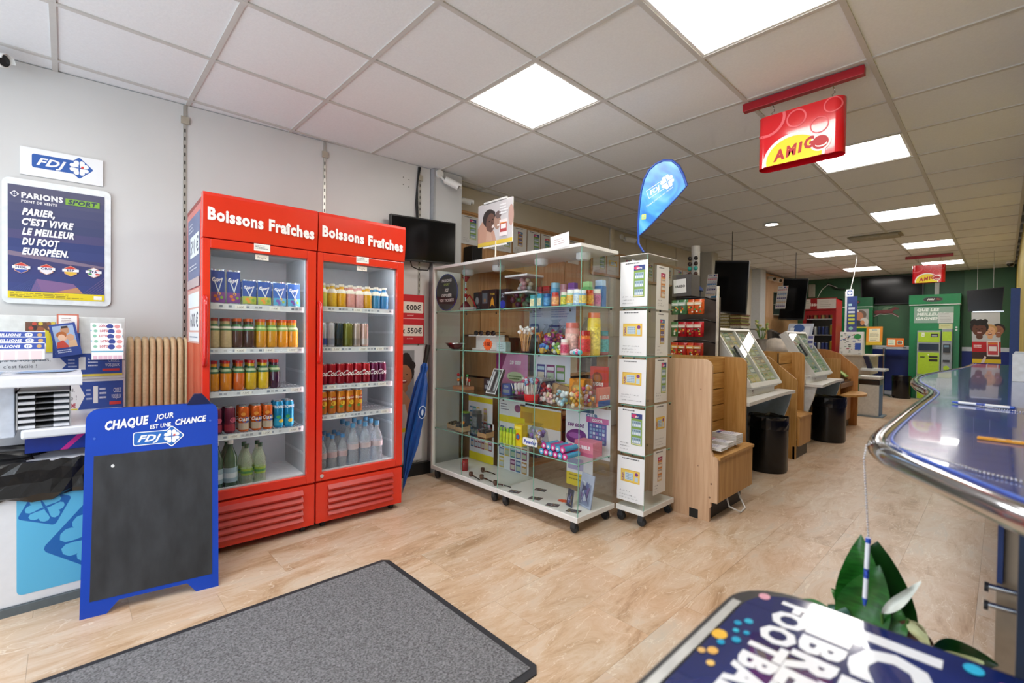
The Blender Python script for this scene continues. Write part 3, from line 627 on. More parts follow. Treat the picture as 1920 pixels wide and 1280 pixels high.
# ---- win notices (A4)
TICK = {'cash': ('dcae3c', 'b9cfe0', '7d3a86'), 'green': ('7fa04a', '9fb8c8', '2f3f7d'), 'blue': ('3a86a8', '7aa858', 'c84f30'), 'orange': ('cf8a52', 'e3c8a8', '9a3a5c'), 'gold': ('c89b3a', '6a4a7c', '3a6a9a')}
def notice(kind, sd, w=.198, h=.288, land=None):
    rr = random.Random(sd); a = Art(w, h); c1, c2, c3 = TICK[kind]
    a.fine(w*.18, h*.94, w*.64, 1, .01, .007, '55575c', sd)
    if kind == 'cash':
        x, y, tw, th = w*.14, h*.43, w*.70, h*.28
        a.rect(x, y, tw, th, c1).rect(x+tw*.04, y+th*.06, tw*.92, th*.88, 'e6c65c').rect(x+tw*.22, y+th*.18, tw*.44, th*.6, c2)
        a.text('CASH', x+tw*.16, y+th*.08, th*.16, c3, bold=.05, rot=PI/2, maxw=th*.84).ell(x+tw*.83, y+th*.72, tw*.09, th*.14, c3).rect(x+tw*.74, y+th*.14, tw*.17, th*.38, c2)
        for q in range(4): a.rect(x+tw*.25, y+th*(.24+.13*q), tw*.38, th*.05, '7f97ac')
        for q in range(6): a.rect(x+tw*(.25+.064*q), y+th*.19, tw*.012, th*.56, 'dfe8ee')
    else:
        x, y, tw, th = (w*.50, h*.20, w*.40, h*.70) if kind in ('green',) else (w*.34, h*.28, w*.36, h*.56)
        a.rect(x, y, tw, th, c1).rect(x, y+th*.84, tw, th*.16, c3).ell(x+tw*.28, y+th*.92, tw*.26, th*.06, 'c83a6a').text('%s' % rr.choice(['JEU', 'MOTS', 'LOTO']), x+tw*.5, y+th*.88, th*.05, 'f2f2f2', bold=.04, al='c', maxw=tw*.5)
        for q in range(3):
            yy = y+th*(.58-.26*q); a.rect(x+tw*.1, yy, tw*.8, th*.19, c2)
            for k in range(5): a.rect(x+tw*(.13+.155*k), yy+th*.02, tw*.10, th*.06, 'dfe5ea').rect(x+tw*(.13+.155*k), yy+th*.11, tw*.10, th*.05, '6a7f94')
        a.rect(x+tw*.06, y+th*.02, tw*.88, th*.035, 'd9d4a0')
    ink = '5a5c66'
    for q in range(3):        # handwritten lines
        xx = w*.10; yy = h*(.20-.065*q)+rr.uniform(-.003, .003); end = w*rr.uniform(.45, .86) if kind == 'cash' else w*rr.uniform(.3, .48)
        while xx < end:
            l = rr.uniform(.004, .009)
            a.poly([(xx, yy), (xx+.0012, yy), (xx+l+.0012, yy+rr.uniform(.003, .009)), (xx+l, yy+rr.uniform(.003, .009))], ink)
            if rr.random() < .6: a.poly([(xx+l, yy+.006), (xx+l+.0012, yy+.006), (xx+l+.003, yy), (xx+l+.0018, yy)], ink)
            xx += l+rr.choice((.0015, .0015, .008))
    return a
SHEET = 'e9eaec'
ks = ['green', 'cash', 'cash', 'green', 'cash']
pos = ['topmost', 'second from the top', 'middle one', 'fourth from the top', 'lowest']
for k in range(5):
    z = 1.683-.3133*k
    o = notice(ks[k], 11+k).build('win_notice', (2.6228, 1.735-.002-.001*(k % 2), z-.290), (0, -1, .006*(-1)**k), (0, .006*(-1)**(k+1), 1), base=SHEET)
    tag(o, f'win notice on the front of the narrow showcase, {pos[k]}, {"green" if ks[k]=="green" else "yellow"} ticket', 'notice')
k2 = ['orange', 'gold', 'green', 'cash', 'orange']
for k in range(5):
    z = 1.665-.300*k
    o = notice(k2[k], 31+k, .16, .285).build('win_notice', (2.735, 1.5378, z-.288), (1, 0, -.01), (.01, 0, 1), base='dfe0df')
    tag(o, f'win notice on the aisle side of the narrow showcase, {pos[k]}', 'notice')
# ---- note and round sign on the long showcase
a = Art(.15, .085).fine(.03, .055, .09, 3, .014, .003, '9a6f6a', 8)
tag(a.build('paper_note', (2.2188, 1.98, 1.737), (0, -1, .09), (0, .09, 1), base='f2f2f3'), 'small white paper note taped to the top front corner of the showcase', 'note')
a = Art(.30, .30).ell(.15, .15, .15, .15, '16242a', 30).ring(.15, .15, .148, .006, '1c3f9a', 30).text('PARIONS', .15, .235, .022, 'cfd6da', bold=.05, al='c', maxw=.14).text('SPORT', .15, .205, .018, '9fb84a', shear=.2, bold=.04, al='c').text('ICI', .15, .155, .026, 'e2e6e6', shear=.2, bold=.05, al='c').text('DEPOSER', .15, .115, .022, 'e2e6e6', shear=.2, bold=.05, al='c', maxw=.22).text('VOS TICKETS', .15, .075, .022, 'e2e6e6', shear=.2, bold=.05, al='c', maxw=.2)
mb = MB().cyl((2.237, 3.185-.0, 1.55), (2.240, 3.185, 1.55), .150, M('14202a', .4), n=30)
t = thing('round_sign', 'round black sports-betting sign inside the left end of the showcase', 'sign', (2.239, 3.13, 1.39))
MB().cyl((2.2385, 3.125, 1.54), (2.2415, 3.125, 1.54), .150, M('14202a', .4), n=30).build('disc', t, world=True)
a.build('print', (2.2380, 3.275, 1.39), (0, -1, 0), (0, 0, 1), parent=t)

# ---- goods inside: helper positions by distance along the glass
def yq(px, py=600, X=2.30): return AX(px, py, X).y
def jar(name, label, cat, r, h, body, cap, lab=None, group=None, square=False, caph=.22, clear=False):
    t = thing(name, label, cat, (0, 0, 0), 0, group); m = clearp(body) if clear else M(body, .3, 0, .06, 60)
    if square: MB().box(-r, -r*.8, 0, r, r*.8, h*(1-caph), m).build('body', t, bevel=.003)
    else: MB().lathe([(r*.9, 0), (r, h*.06), (r, h*(.94-caph)), (r*.86, h*(1-caph))], (0, 0, 0), m, 16).build('body', t)
    if square: MB().box(-r*.9, -r*.72, h*(1-caph), r*.9, r*.72, h, G(cap)).build('lid', t, bevel=.002)
    else: MB().cyl((0, 0, h*(1-caph)), (0, 0, h), r*.92, G(cap), n=16).build('lid', t)
    if lab:
        mb = MB()
        if square: mb.box(-r*.8, -r*.8-.0008, h*.12, r*.8, -r*.8, h*.66, M(lab, .4, 0, .15, 90))
        else: mb.lathe([(r+.0008, h*.14), (r+.0008, h*.66)], (0, 0, 0), M(lab, .4, 0, .2, 70), 16)
        mb.build('label_band', t)
    return t
def put(t, X, Y, Z, rz=-PI/2, group=None):
    t.location = (X, Y, Z+.0008); t.rotation_euler = (0, 0, rz)
    return t
Z1, Z2, Z3, Z4 = SH1
# tubs with sweets
def tub(label, X, Y, Z, w, d, h, tint, balls, br, group=None, n=10):
    t = thing('plastic_tub', label, 'tub', (X, Y, Z+.0008)); m = clearp(tint)
    mb = MB(); tk = .002
    mb.prism([(-w/2*.92, -d/2*.92), (w/2*.92, -d/2*.92), (w/2*.92, d/2*.92), (-w/2*.92, d/2*.92)], lambda a, b: (a, b, 0), lambda a, b: (a, b, .002), m)
    for a0, a1 in (((-1, -1), (1, -1)), ((1, -1), (1, 1)), ((1, 1), (-1, 1)), ((-1, 1), (-1, -1))):
        mb.add([(a0[0]*w/2*.92, a0[1]*d/2*.92, 0), (a1[0]*w/2*.92, a1[1]*d/2*.92, 0), (a1[0]*w/2, a1[1]*d/2, h), (a0[0]*w/2, a0[1]*d/2, h)], [(0, 1, 2, 3)], m)
    mb.build('tub_body', t)
    MB().box(-w/2-.004, -d/2-.004, h-.004, w/2+.004, d/2+.004, h+.010, M('c9cdd2', .3, 0, .0)).build('lid', t, bevel=.003)
    rr = random.Random(int(w*1000+Z*100)); mb = MB()
    for k in range(n):
        mb.ball((rr.uniform(-w*.36, w*.36), rr.uniform(-d*.34, d*.34), .004+br+(k//5)*br*1.5*(k > 4)), br, M(balls[k % len(balls)], .35, 0, .08), 8)
    o = mb.build('sweets', t); o['kind'] = 'stuff'; return t
tub('upper of two stacked clear tubs, filled with marshmallow sweets, top shelf of showcase', 2.335, 2.335, Z1+.120, .16, .215, .10, 'd9dfe6', ['e6dccb', 'd9a9a6', 'e3d9b4'], .018, n=14)
tub('lower of two stacked clear tubs, filled with purple and green balls, top shelf of showcase', 2.335, 2.335, Z1, .16, .215, .105, 'd6e0dc', ['4a2f4e', '2f6a4a', '5b3352', '3a7a55'], .022, n=14)
tub('clear tub with lid behind the lollipops, third shelf of showcase', 2.49, 2.325, Z3, .13, .20, .13, 'c9c6dd', ['b9a8cf', '8f7fb0'], .02, n=8)
def at(px, py, Z, X=2.30):            # Y along the glass for a thing that shows at px
    return AX(px, py, X).y
def goods(name, label, cat, shape, px, Z, X=2.30, **k):
    kw = dict(k); r, h = kw.pop('r'), kw.pop('h'); y = at(px, 640, Z, X)
    y = min(max(y, 1.760+r), 3.27-r)
    if y < 2.47+r and y > 2.46-r-.008: y = 2.46-r-.012 if y < 2.464 else 2.470+r+.01
    t = jar(name, label, cat, r, h, square=(shape == 'box'), **kw); put(t, X, y, Z); return t
T1 = [('gum_box', 'teal chewing gum box, leftmost of two in front of the clear tubs', 'box', 'box', 1000, 2.30, .022, .085, '58aab0', '4a9aa8', 'e4dcae'),
 ('gum_box', 'teal chewing gum box, right one of two beside the blue jar', 'box', 'box', 1013, 2.30, .021, .090, '4aa4c0', '3d98b8', 'dcd6b0'),
 ('gum_jar', 'blue chewing gum jar on the top shelf of the showcase', 'jar', 'jar', 1025, 2.29, .024, .085, '1f66a8', '184f8e', '4a8fc4'),
 ('gum_jar', 'red-capped orange chewing gum tub on the top shelf', 'jar', 'jar', 1040, 2.28, .024, .088, 'c8563c', 'b83226', 'e2a06a'),
 ('gum_jar', 'green gum tub with yellow fruit label on the top shelf', 'jar', 'jar', 1057, 2.31, .024, .090, '4f9e6a', 'd6dccb', 'd4cf4a'),
 ('gum_jar', 'white-capped pale green gum tub with orange fruit, centre of the top shelf', 'jar', 'jar', 1069, 2.28, .026, .098, 'a9cbb4', 'f1f1ee', 'e0b24c'),
 ('gum_jar', 'white-capped pale blue gum tub right of centre on the top shelf', 'jar', 'jar', 1081, 2.285, .024, .098, '8fb4d8', 'f1f1ee', 'c9d8ea'),
 ('gum_jar', 'white-capped gum tub nearest the glass corner, with blue and yellow label', 'jar', 'jar', 1091, 2.30, .024, .092, '6f9cc8', 'dfe6ee', 'dcc46a')]
for nm, lb, ct, sh, px, X, r, h, b, c, l in T1: goods(nm, lb, ct, sh, px, Z1, X, r=r, h=h, body=b, cap=c, lab=l)
T1b = [('gum_box', 'red gum box standing behind the teal ones, upper shelf', 'box', 2.40, 2.235, .030, .15, 'b02a2c', '8e1c22', 'c9664a'),
 ('gum_box', 'dark red and green gum box behind the red-capped tub', 'box', 2.40, 2.165, .030, .15, '7d2a2c', '9a1f20', '4f7a3a'),
 ('gum_jar', 'tall light blue gum jar in the second row of the top shelf', 'jar', 2.385, 2.085, .032, .165, '5aa0c8', '7fb8d4', '3f86b8'),
 ('gum_jar', 'dusty pink jar in the second row of the top shelf', 'jar', 2.385, 2.005, .030, .150, 'b98f96', 'a0737c', 'cfaeb2'),
 ('gum_box', 'purple and white box in the second row of the top shelf', 'box', 2.385, 1.935, .028, .155, '7a5aa0', '5f3f8a', 'cfc3dc'),
 ('gum_box', 'green gum box by the side pane of the showcase, second row', 'box', 2.42, 1.845, .028, .160, '5fa86a', '8fc48a', 'd89a4a'),
 ('gum_box', 'blue gum packet stack at the back corner of the top shelf', 'box', 2.52, 1.815, .030, .175, '3568a8', 'a9c0dc', 'c9d4e4')]
for nm, lb, ct, X, y, r, h, b, c, l in T1b: put(jar(nm, lb, ct, r, h, b, c, l, square=(ct == 'box')), X, y, Z1)
put(jar('gum_jar', 'orange-red gum jar behind the side pane of the showcase', 'jar', .024, .098, 'd0622a', 'c03c22', 'e0a23a'), 2.375, 1.79, Z1)
put(jar('gum_jar', 'white-capped pink gum jar behind the side pane of the showcase', 'jar', .027, .110, 'b98a98', 'efeeea', 'c06a9a'), 2.46, 1.80, Z1)
# left half, top shelf: hookah, boxed figures, silver tube
t = thing('hookah', 'red and silver water pipe on the top shelf at the left end of the showcase', 'water pipe', (2.36, 3.03, Z1+.001))
MB().lathe([(.045, 0), (.055, .02), (.03, .06), (.012, .08)], (0, 0, 0), G('6a1220')).build('base_bowl', t)
MB().cyl((0, 0, .08), (0, 0, .24), .008, CHR, n=10).ball((0, 0, .13), .016, G('a81e22')).ball((0, 0, .18), .013, G('a81e22')).build('stem', t)
MB().lathe([(.008, .24), (.030, .275), (.032, .28)], (0, 0, 0), G('8c1018')).build('bowl', t)
MB().tube([(.0, 0, .10), (.0, -.05, .13), (.0, -.10, .08), (0, -.14, .02), (0, -.10, .008), (0, -.05, .008)], .006, G('a3161c'), 8).build('hose', t)
def packbox(label, X, Y, Z, w, d, h, c, art, rz=-PI/2, cat='box', name='gift_box'):
    t = thing(name, label, cat, (X, Y, Z+.0008), rz)
    MB().box(-w/2, -d/2, 0, w/2, d/2, h, M(c, .45, 0, .05, 40)).build('carton', t, bevel=.0015)
    a = Art(w, h); art(a, w, h); a.build('print', (-w/2, -d/2-.0004, 0), (1, 0, 0), (0, 0, 1), parent=t, world=False); return t
packbox('dark grey box with silver crest beside the water pipe, top shelf', 2.42, 2.92, Z1, .09, .06, .15, '2b2e30', lambda a, w, h: a.ell(w*.5, h*.55, w*.25, h*.2, '8a8f92').rect(w*.2, h*.15, w*.6, h*.08, '6d7072'))
packbox('black box with blue-grey portrait window, top shelf left half', 2.40, 2.80, Z1, .085, .06, .16, '1c1e22', lambda a, w, h: a.rect(w*.15, h*.35, w*.7, h*.5, '53606a').ell(w*.5, h*.5, w*.15, h*.1, '8a6a4a'))
packbox('black box with gold flame emblem, top shelf left half', 2.36, 2.665, Z1, .085, .06, .155, '141416', lambda a, w, h: a.text('TOM', w*.5, h*.72, h*.1, 'b79a3a', bold=.05, al='c').poly([(w*.2, h*.15), (w*.35, h*.5), (w*.5, h*.65), (w*.65, h*.5), (w*.8, h*.15), (w*.5, h*.28)], 'c98a22'))
packbox('black and blue lighter gift box next to the showcase seam', 2.36, 2.55, Z1, .085, .06, .15, '1a1c26', lambda a, w, h: a.ell(w*.5, h*.25, w*.35, h*.2, '1a37b0').text('Z', w*.5, h*.6, h*.2, '8d96a8', bold=.05, al='c'))
put(jar('tobacco_tin', 'dark red tin stack just right of the showcase seam, top shelf', 'tin', .030, .10, '5c1d22', '3f1216', '8a4a3a'), 2.50, 2.405, Z1)
tag(MB().cyl((2.272, 2.98, Z1+.0135), (2.272, 2.80, Z1+.0135), .0125, M('d9dbdd', .25, .7), n=16).build('cigar_tube'), 'silver tube lying at the front edge of the top shelf', 'tube')
# second shelf
t = thing('ashtray', 'wine-red bowl on the second shelf at the left end of the showcase', 'bowl', (2.33, 3.12, Z2+.001))
MB().lathe([(.03, 0), (.05, .01), (.085, .05), (.078, .052), (.04, .015), (.0001, .012)], (0, 0, 0), G('4a0d14'), 20).build('bowl', t); MB().lathe([(.0855, .046), (.087, .052), (.079, .054)], (0, 0, 0), CHR, 20).build('rim', t)
def watchbox(label, y, X=2.40, z=Z2, c='2a2d2e', dial='b8b6ad'):
    t = thing('sunglasses', label, 'sunglasses', (X, y, z+.13), -PI/2, 'sunglasses on the rack in the second shelf')
    for s_ in (-1, 1): MB().lathe([(.0001, 0), (.024, .003), (.026, .008), (.0001, .012)], (0, 0, 0), G(c), 14, 1, .8).build('lens', t).location = (s_*.032, 0, 0)
    for c_ in t.children: c_.rotation_euler = (PI/2, 0, 0)
    MB().tube([(-.012, -.008, .005), (0, -.012, .010), (.012, -.008, .005)], .003, G('18191a'), 6).build('bridge', t)
    for s_ in (-1, 1): MB().box(s_*.056, -.005, .003, s_*.060, .10, .008, G('18191a')).build('temple', t)
    return t
rk = thing('sunglasses_rack', 'small white display rack carrying two pairs of round sunglasses', 'rack', (2.43, 2.83, Z2+.001))
MB().box(-.02, -.17, 0, .05, .17, .012, WLAM).box(.02, -.17, 0, .03, .17, .118, WLAM).build('stand', rk); MB().box(-.06, -.17, .108, .03, .17, .114, WLAM).build('tray', rk)
watchbox('round dark sunglasses, left of the two pairs on the rack', 2.90, 2.40, Z2+.004); watchbox('round black sunglasses, right of the two pairs on the rack', 2.755, 2.40, Z2+.004, '17181a')
def star(label, c, X, Y, Z, r, txt=None):
    a = Art(2*r, 2*r); pts = []
    for k in range(28): rr_ = r*(1 if k % 2 else .80); pts.append((r+rr_*math.cos(2*PI*k/28), r+rr_*.85*math.sin(2*PI*k/28)))
    mb = MB(); mb.prism(pts, lambda a_, b_: (X, Y+r-a_, Z+b_-r*.13), lambda a_, b_: (X-.002, Y+r-a_, Z+b_-r*.13), M(c, .6, 0, 0)); 
    if txt:
        vs, fs, w = text_geo(txt, 0, .05, 1); k = 2*r*.55/w; mb.add([(X-.0025, Y+r*.55-v[0]*k, Z+r*.7+v[1]*k) for v in vs], fs, P('7a2414'))
    return tag(mb.build('price_star'), label, 'price tag')
star('bright orange star price tag standing on the second shelf near the showcase seam', 'e8622a', 2.265, 2.635, Z2+.002, .055, '10€')
for k, (yy, c_) in enumerate(((2.83, 'd9d9d6'), (2.545, 'b9cfd6'))):
    packbox(['pale cardboard display box behind the sunglasses rack stand', 'pale blue small box by the seam on the second shelf'][k], 2.34+.13*(k == 0), yy if k else 2.69, Z2, .10, .05, .07+.0*k, c_, lambda a, w, h: a.fine(w*.15, h*.7, w*.7, 3, h*.2, h*.06, '7a7f86', 3))
# sweets pieces
def bag(label, X, Y, Z, w, h, cols, group=None, name='sweet_bag', seed=1, d=.05, tilt=0, txt=None):
    Y = min(max(Y, 1.766+w*.56), 2.440-w*.56); X = max(X, 2.243+d*1.1); t = thing(name, label, 'bag', (X, Y, Z+.001), -PI/2, group); rr = random.Random(seed)
    vs = []; n = 10; fs = []
    prof = [(0, .7, .3), (.12, 1, .95), (.4, 1, 1), (.7, .92, .7), (.86, .55, .35), (.92, .35, .2), (1, .75, .12)]
    for z, sx, sy in prof:
        for i in range(n): a_ = 2*PI*i/n; k = 1+rr.uniform(-.06, .06); vs.append((w/2*sx*math.cos(a_)*k, d*sy*math.sin(a_)*k, z*h))
    for j in range(len(prof)-1):
        for i in range(n): fs.append((j*n+i, j*n+(i+1) % n, (j+1)*n+(i+1) % n, (j+1)*n+i))
    MB().add(vs, fs, clearp('e9ecef'), True).build('wrapper', t)
    mb = MB()
    for k in range(34):
        a_ = rr.uniform(0, 2*PI); q = rr.uniform(.2, .80); z = rr.uniform(.06, .66)
        mb.ball((w/2*q*math.cos(a_), d*q*math.sin(a_)*.85, max(.019, z*h)), rr.uniform(.010, .017), M(rr.choice(cols), .35, 0, .05), 7)
    mb.build('sweets', t)['kind'] = 'stuff'
    if txt: Art(w*.8, h*.3).rrect(0, 0, w*.8, h*.28, w*.08, txt[1]).text(txt[0], w*.4, h*.07, h*.13, txt[2], shear=.2, bold=.06, al='c', maxw=w*.7).build('print', (-w*.4, -d-.006, h*.2), (1, 0, 0), (0, 0, 1), parent=t, world=False)
    return t
def stickpot(label, X, Y, Z, r, h, pot, sticks, heads, n, L, sd, clear=True, group=None, down=False):
    Y = min(Y, 2.44-r-L*.3); X = max(X, 2.25+r*.75+L*.3); t = thing('lollipop_pot', label, 'lollipops', (X, Y, Z+.001), 0, group); rr = random.Random(sd)
    mb = MB(); m = clearp(pot) if clear else G(pot); mb.lathe([(r*.85, 0), (r, h)], (0, 0, 0), m, 16); mb.build('pot', t)
    mh = MB(); ms = MB()
    for k in range(n):
        a_ = rr.uniform(0, 2*PI); q = rr.uniform(.1, .75)*r; t0 = Vector((q*math.cos(a_), q*math.sin(a_), .01)); dv = Vector((math.cos(a_)*rr.uniform(0, .3), math.sin(a_)*rr.uniform(0, .3), 1)).normalized()
        p1 = t0+dv*L*rr.uniform(.8, 1.1)
        if down: p1, t0 = t0+dv*L*.35, t0+dv*L
        ms.cyl(t0, p1, .0022, M(sticks, .5, 0, 0), n=5, caps=False); mh.ball(p1, .0115, M(rr.choice(heads), .25, 0, .06), 7)
    ms.build('sticks', t)['kind'] = 'stuff'; mh.build('sweets', t)['kind'] = 'stuff'; return t
CANDY = ['c8386a', 'e0a030', '5aa84a', '4a7fc0', 'd9d4cc', 'b03a30', '8a4aa0', 'e6c84a']
y_ = lambda px, X=2.32: at(px, 640, 0, X)
stickpot('clear pot of white-headed sweet sticks on the second shelf near the seam', 2.33, y_(983), Z2, .040, .08, 'e8e0dc', 'e0b070', ['e8e6e4', 'f0eeee', 'e8dcd8'], 22, .155, 3)
stickpot('orange-wrapped sweet sticks on the second shelf, beside the white-headed ones', 2.44, y_(1004, 2.36), Z2, .030, .07, 'e2c9a0', 'd98a3a', ['e0a04a', 'd0702a'], 16, .12, 4)
bag('bag of purple and red sweets hanging left of centre, second shelf', 2.36, y_(1028, 2.36), Z2, .13, .20, ['a0208a', 'c8203a', 'd84aa0', '7a1a7a', 'e0c040'], seed=5)
bag('bag of red and purple sweets right of centre, second shelf', 2.39, y_(1052, 2.39), Z2, .12, .19, ['b02a3a', '8a2a90', 'd0602a', 'c83070'], seed=6)
bag('low bag of green and yellow sweets at the front of the second shelf', 2.285, y_(1048, 2.285), Z2, .14, .10, ['7ab04a', 'd8d23a', '3a7ab0', 'e8e8e0'], seed=7, d=.03)
bag('small blue bag of sweets at the front of the second shelf', 2.285, y_(1018, 2.285), Z2, .075, .085, ['2a5aa8', 'e0b03a', '6ab0d8'], seed=8, d=.03)
put(jar('sweet_jar', 'pink sweet jar with pink cap near the glass corner, second shelf', 'jar', .045, .205, 'd99a96', 'd8746a', 'e6b9b4', caph=.16), 2.36, 1.915, Z2)
put(jar('sweet_jar', 'orange and red sweet jar just behind the glass corner, second shelf', 'jar', .038, .155, 'd0682a', 'a8202a', 'c8323a', caph=.2), 2.36, 1.815, Z2)
put(jar('sweet_tube', 'tall yellow spotted sweet tube behind the side pane, second shelf', 'tube', .042, .27, 'd8bf3c', 'cf6a3a', 'e2cd5a', caph=.12), 2.45, 1.81, Z2)
put(jar('sweet_jar', 'multicoloured sweet jar at the back corner of the second shelf', 'jar', .035, .155, '9a5a5a', '4a8aa0', '4f9aa0', caph=.2), 2.54, 1.80, Z2)
bag('row of small pink and turquoise sweets by the glass corner, second shelf', 2.272, 1.81, Z2, .09, .05, ['d84a90', '4ab8c8', 'e8e0e8'], seed=9, d=.018)
bag('bag of round lollies piled high behind the jars, second shelf', 2.50, 1.90, Z2, .10, .245, CANDY, seed=10, d=.045)
t = thing('shaker_bottle', 'clear grinder bottle with orange cap at the back of the second shelf', 'bottle', (2.50, 2.405, Z2+.001)); MB().cyl((0, 0, 0), (0, 0, .13), .028, clearp('b9b0a0'), n=14).build('bottle_body', t); MB().cyl((0, 0, .13), (0, 0, .18), .026, G('b5603a'), n=14).build('cap', t)
t = put(jar('lighter_stand', 'dark statuette on the second shelf right of the seam', 'figurine', .028, .115, '2c2836', '3a3242', None), 2.42, 2.395, Z2)
bag('big bag of rainbow sweets standing behind the purple ones, second shelf', 2.49, 2.17, Z2, .15, .235, CANDY, seed=31, d=.045)
bag('bag of orange sweets behind the white-headed sticks, second shelf', 2.49, 2.02, Z2, .11, .20, ['d8702a', 'e0a03a', 'c84a2a', 'e8c87a'], seed=32, d=.04)
put(jar('sweet_jar', 'small pale pink jar between the purple bags and the pink jar', 'jar', .026, .10, 'e0b0b4', 'f0e8e4', 'c8486a', caph=.2), 2.275, 1.905, Z2)
# third shelf
stickpot('clear jar of lollipops with upright white sticks, third shelf', 2.31, y_(958, 2.31), Z3, .065, .07, 'd9cfe0', 'ecebe8', CANDY, 46, .10, 11, down=True)
stickpot('red stand crowded with lollipops, third shelf', 2.30, y_(992, 2.30), Z3, .055, .045, 'cc1a1e', 'ecebe8', ['8aa4c4', 'c04a6a', '4f6f9c', 'b8c4d4', 'a03a50'], 44, .13, 12, clear=False)
bag('tub of pink and white marshmallows, third shelf', 2.30, y_(1030, 2.30), Z3, .15, .095, ['e8c8c4', 'f0e8e0', 'e0a8a0', 'e6d2a0'], seed=13, d=.05)
bag('clear bag tied at the top with pale sweets, third shelf', 2.285, y_(1055, 2.285), Z3, .10, .15, ['d8e0e0', 'e0d060', '9acbd8', 'e8e4dc'], seed=14, d=.04)
bag('clear bag of orange and yellow sweets near the glass corner, third shelf', 2.285, 1.795, Z3, .085, .185, ['e08a2a', 'e8b84a', 'd8603a', 'f0e0c0'], seed=15, d=.038)
bag('cellophane bag of pastel sweets behind the side pane, third shelf', 2.40, 1.80, Z3, .08, .20, ['e8c0c8', 'c8d8e8', 'd84a6a', 'e0a040'], seed=16, d=.038)
bag('bag of red and white sweets behind the marshmallow tub, third shelf', 2.43, 2.19, Z3, .12, .17, ['c8202a', 'e8e0dc', 'd84a5a'], seed=33, d=.035)
bag('bag of golden toffees at the back of the third shelf', 2.53, 1.955, Z3, .10, .21, ['d09a2a', 'e0b85a', 'b87a2a'], seed=34, d=.03)
packbox('pale yellow sweet carton behind the lollipop stand, third shelf', 2.54, 2.10, Z3, .13, .05, .11, 'e0c860', lambda a, w, h: a.rect(0, 0, w, h*.4, 'c84a3a').ell(w*.5, h*.7, w*.25, h*.18, 'e8e0c0'))
packbox('yellow-orange sweet display carton on the third shelf near the corner', 2.44, 1.90, Z3, .12, .09, .17, 'd88a1a', lambda a, w, h: a.rect(0, 0, w, h*.3, 'e0a83a').ell(w*.5, h*.6, w*.3, h*.18, 'e8c060'))
packbox('red sweet box with chocolate picture at the back right of the third shelf', 2.545, 1.83, Z3, .11, .05, .25, 'c0201e', lambda a, w, h: a.rect(0, h*.45, w, h*.55, 'b8281e').ell(w*.5, h*.7, w*.38, h*.16, '7a3a1e').ell(w*.5, h*.7, w*.25, h*.1, 'a05a30').text('SUGUS', w*.5, h*.50, h*.09, 'e8e4e0', bold=.05, al='c', maxw=w*.9).rect(0, 0, w, h*.4, 'c88a6a').rect(w*.1, h*.05, w*.8, h*.2, 'd8d0c8'))
packbox('red and blue sweet box facing the side pane, third shelf', 2.51, 1.775, Z3, .13, .018, .12, 'd0705a', lambda a, w, h: a.rect(0, 0, w, h*.3, '3a5aa0').text('SUGUS', w*.5, h*.38, h*.2, 'f0e8e4', bold=.05, al='c', maxw=w*.8), rz=0)
t = thing('kraft_bag', 'brown paper bag lying behind the sweets, third shelf', 'bag', (2.46, 2.09, Z3+.001), -PI/2); MB().add([(-.1, -.04, 0), (.1, -.04, 0), (.1, .05, 0), (-.1, .05, 0), (-.06, -.01, .12), (.085, -.01, .10), (.085, .02, .10), (-.06, .02, .12)], [(0, 3, 2, 1), (4, 5, 6, 7), (0, 1, 5, 4), (1, 2, 6, 5), (2, 3, 7, 6), (3, 0, 4, 7)], M('a98862', .8, 0, .06, 30)).build('paper', t)
def knife_case(a, w, h):
    a.rect(0, 0, w, h, 'd4d6d6').rect(w*.08, h*.04, w*.84, h*.92, '55585a')
    for q in range(3): a.rrect(w*(.16+.25*q), h*.12, w*.16, h*.76, w*.05, ['c9cbcc', '2b2c2e', 'a9acae'][q])
t = thing('multitool_case', 'flat black and silver tool case leaning on the third shelf left of the seam', 'case', (2.30, 2.64, Z3+.010)); t.rotation_euler = (.0, .42, -.0)
MB().box(0, -.055, 0, .022, .055, .20, M('3a3c3e', .4)).build('case', t); a = Art(.11, .20); knife_case(a, .11, .20); a.build('print', (-.0005, .055, 0), (0, -1, 0), (0, 0, 1), parent=t, world=False)
for k, (y, c, h) in enumerate(((2.80, '2b2d33', .10), (2.56, '4a5ea0', .085))):
    packbox(['dark lighter display box at the back of the third shelf, left half', 'blue lighter display box by the seam, third shelf'][k], 2.46-.04*k, y, Z3, .13-.04*k, .07, h, c, lambda a, w, h: a.rect(w*.1, h*.2, w*.8, h*.3, '8a8f98').text('ZEN', w*.5, h*.65, h*.2, 'b9bdc4', al='c', bold=.03))
t = thing('lighter_tree', 'wooden stand holding small orange and green pipes at the left end, third shelf', 'rack', (2.37, 3.06, Z3+.001)); MB().box(-.05, -.08, 0, .05, .08, .025, wood('a8744c', 'c08a5e', 'y')).build('base', t); MB().cyl((0, 0, .02), (0, 0, .26), .007, wood('a8744c', 'c08a5e', 'z'), n=8).build('pole', t)
for k in range(7):
    a_ = k*2*PI/7; p = Vector((.035*math.cos(a_), .062*math.sin(a_), .075+.02*(k % 3))); MB().cyl(p+Vector((0, 0, -.045)), p, .003, G('d8d4cc'), n=6).ball(p, .013, G(['d8702a', '3a8a3a', 'c02a22', 'd87a2a'][k % 4]), 8).build('pipe_sample', t)
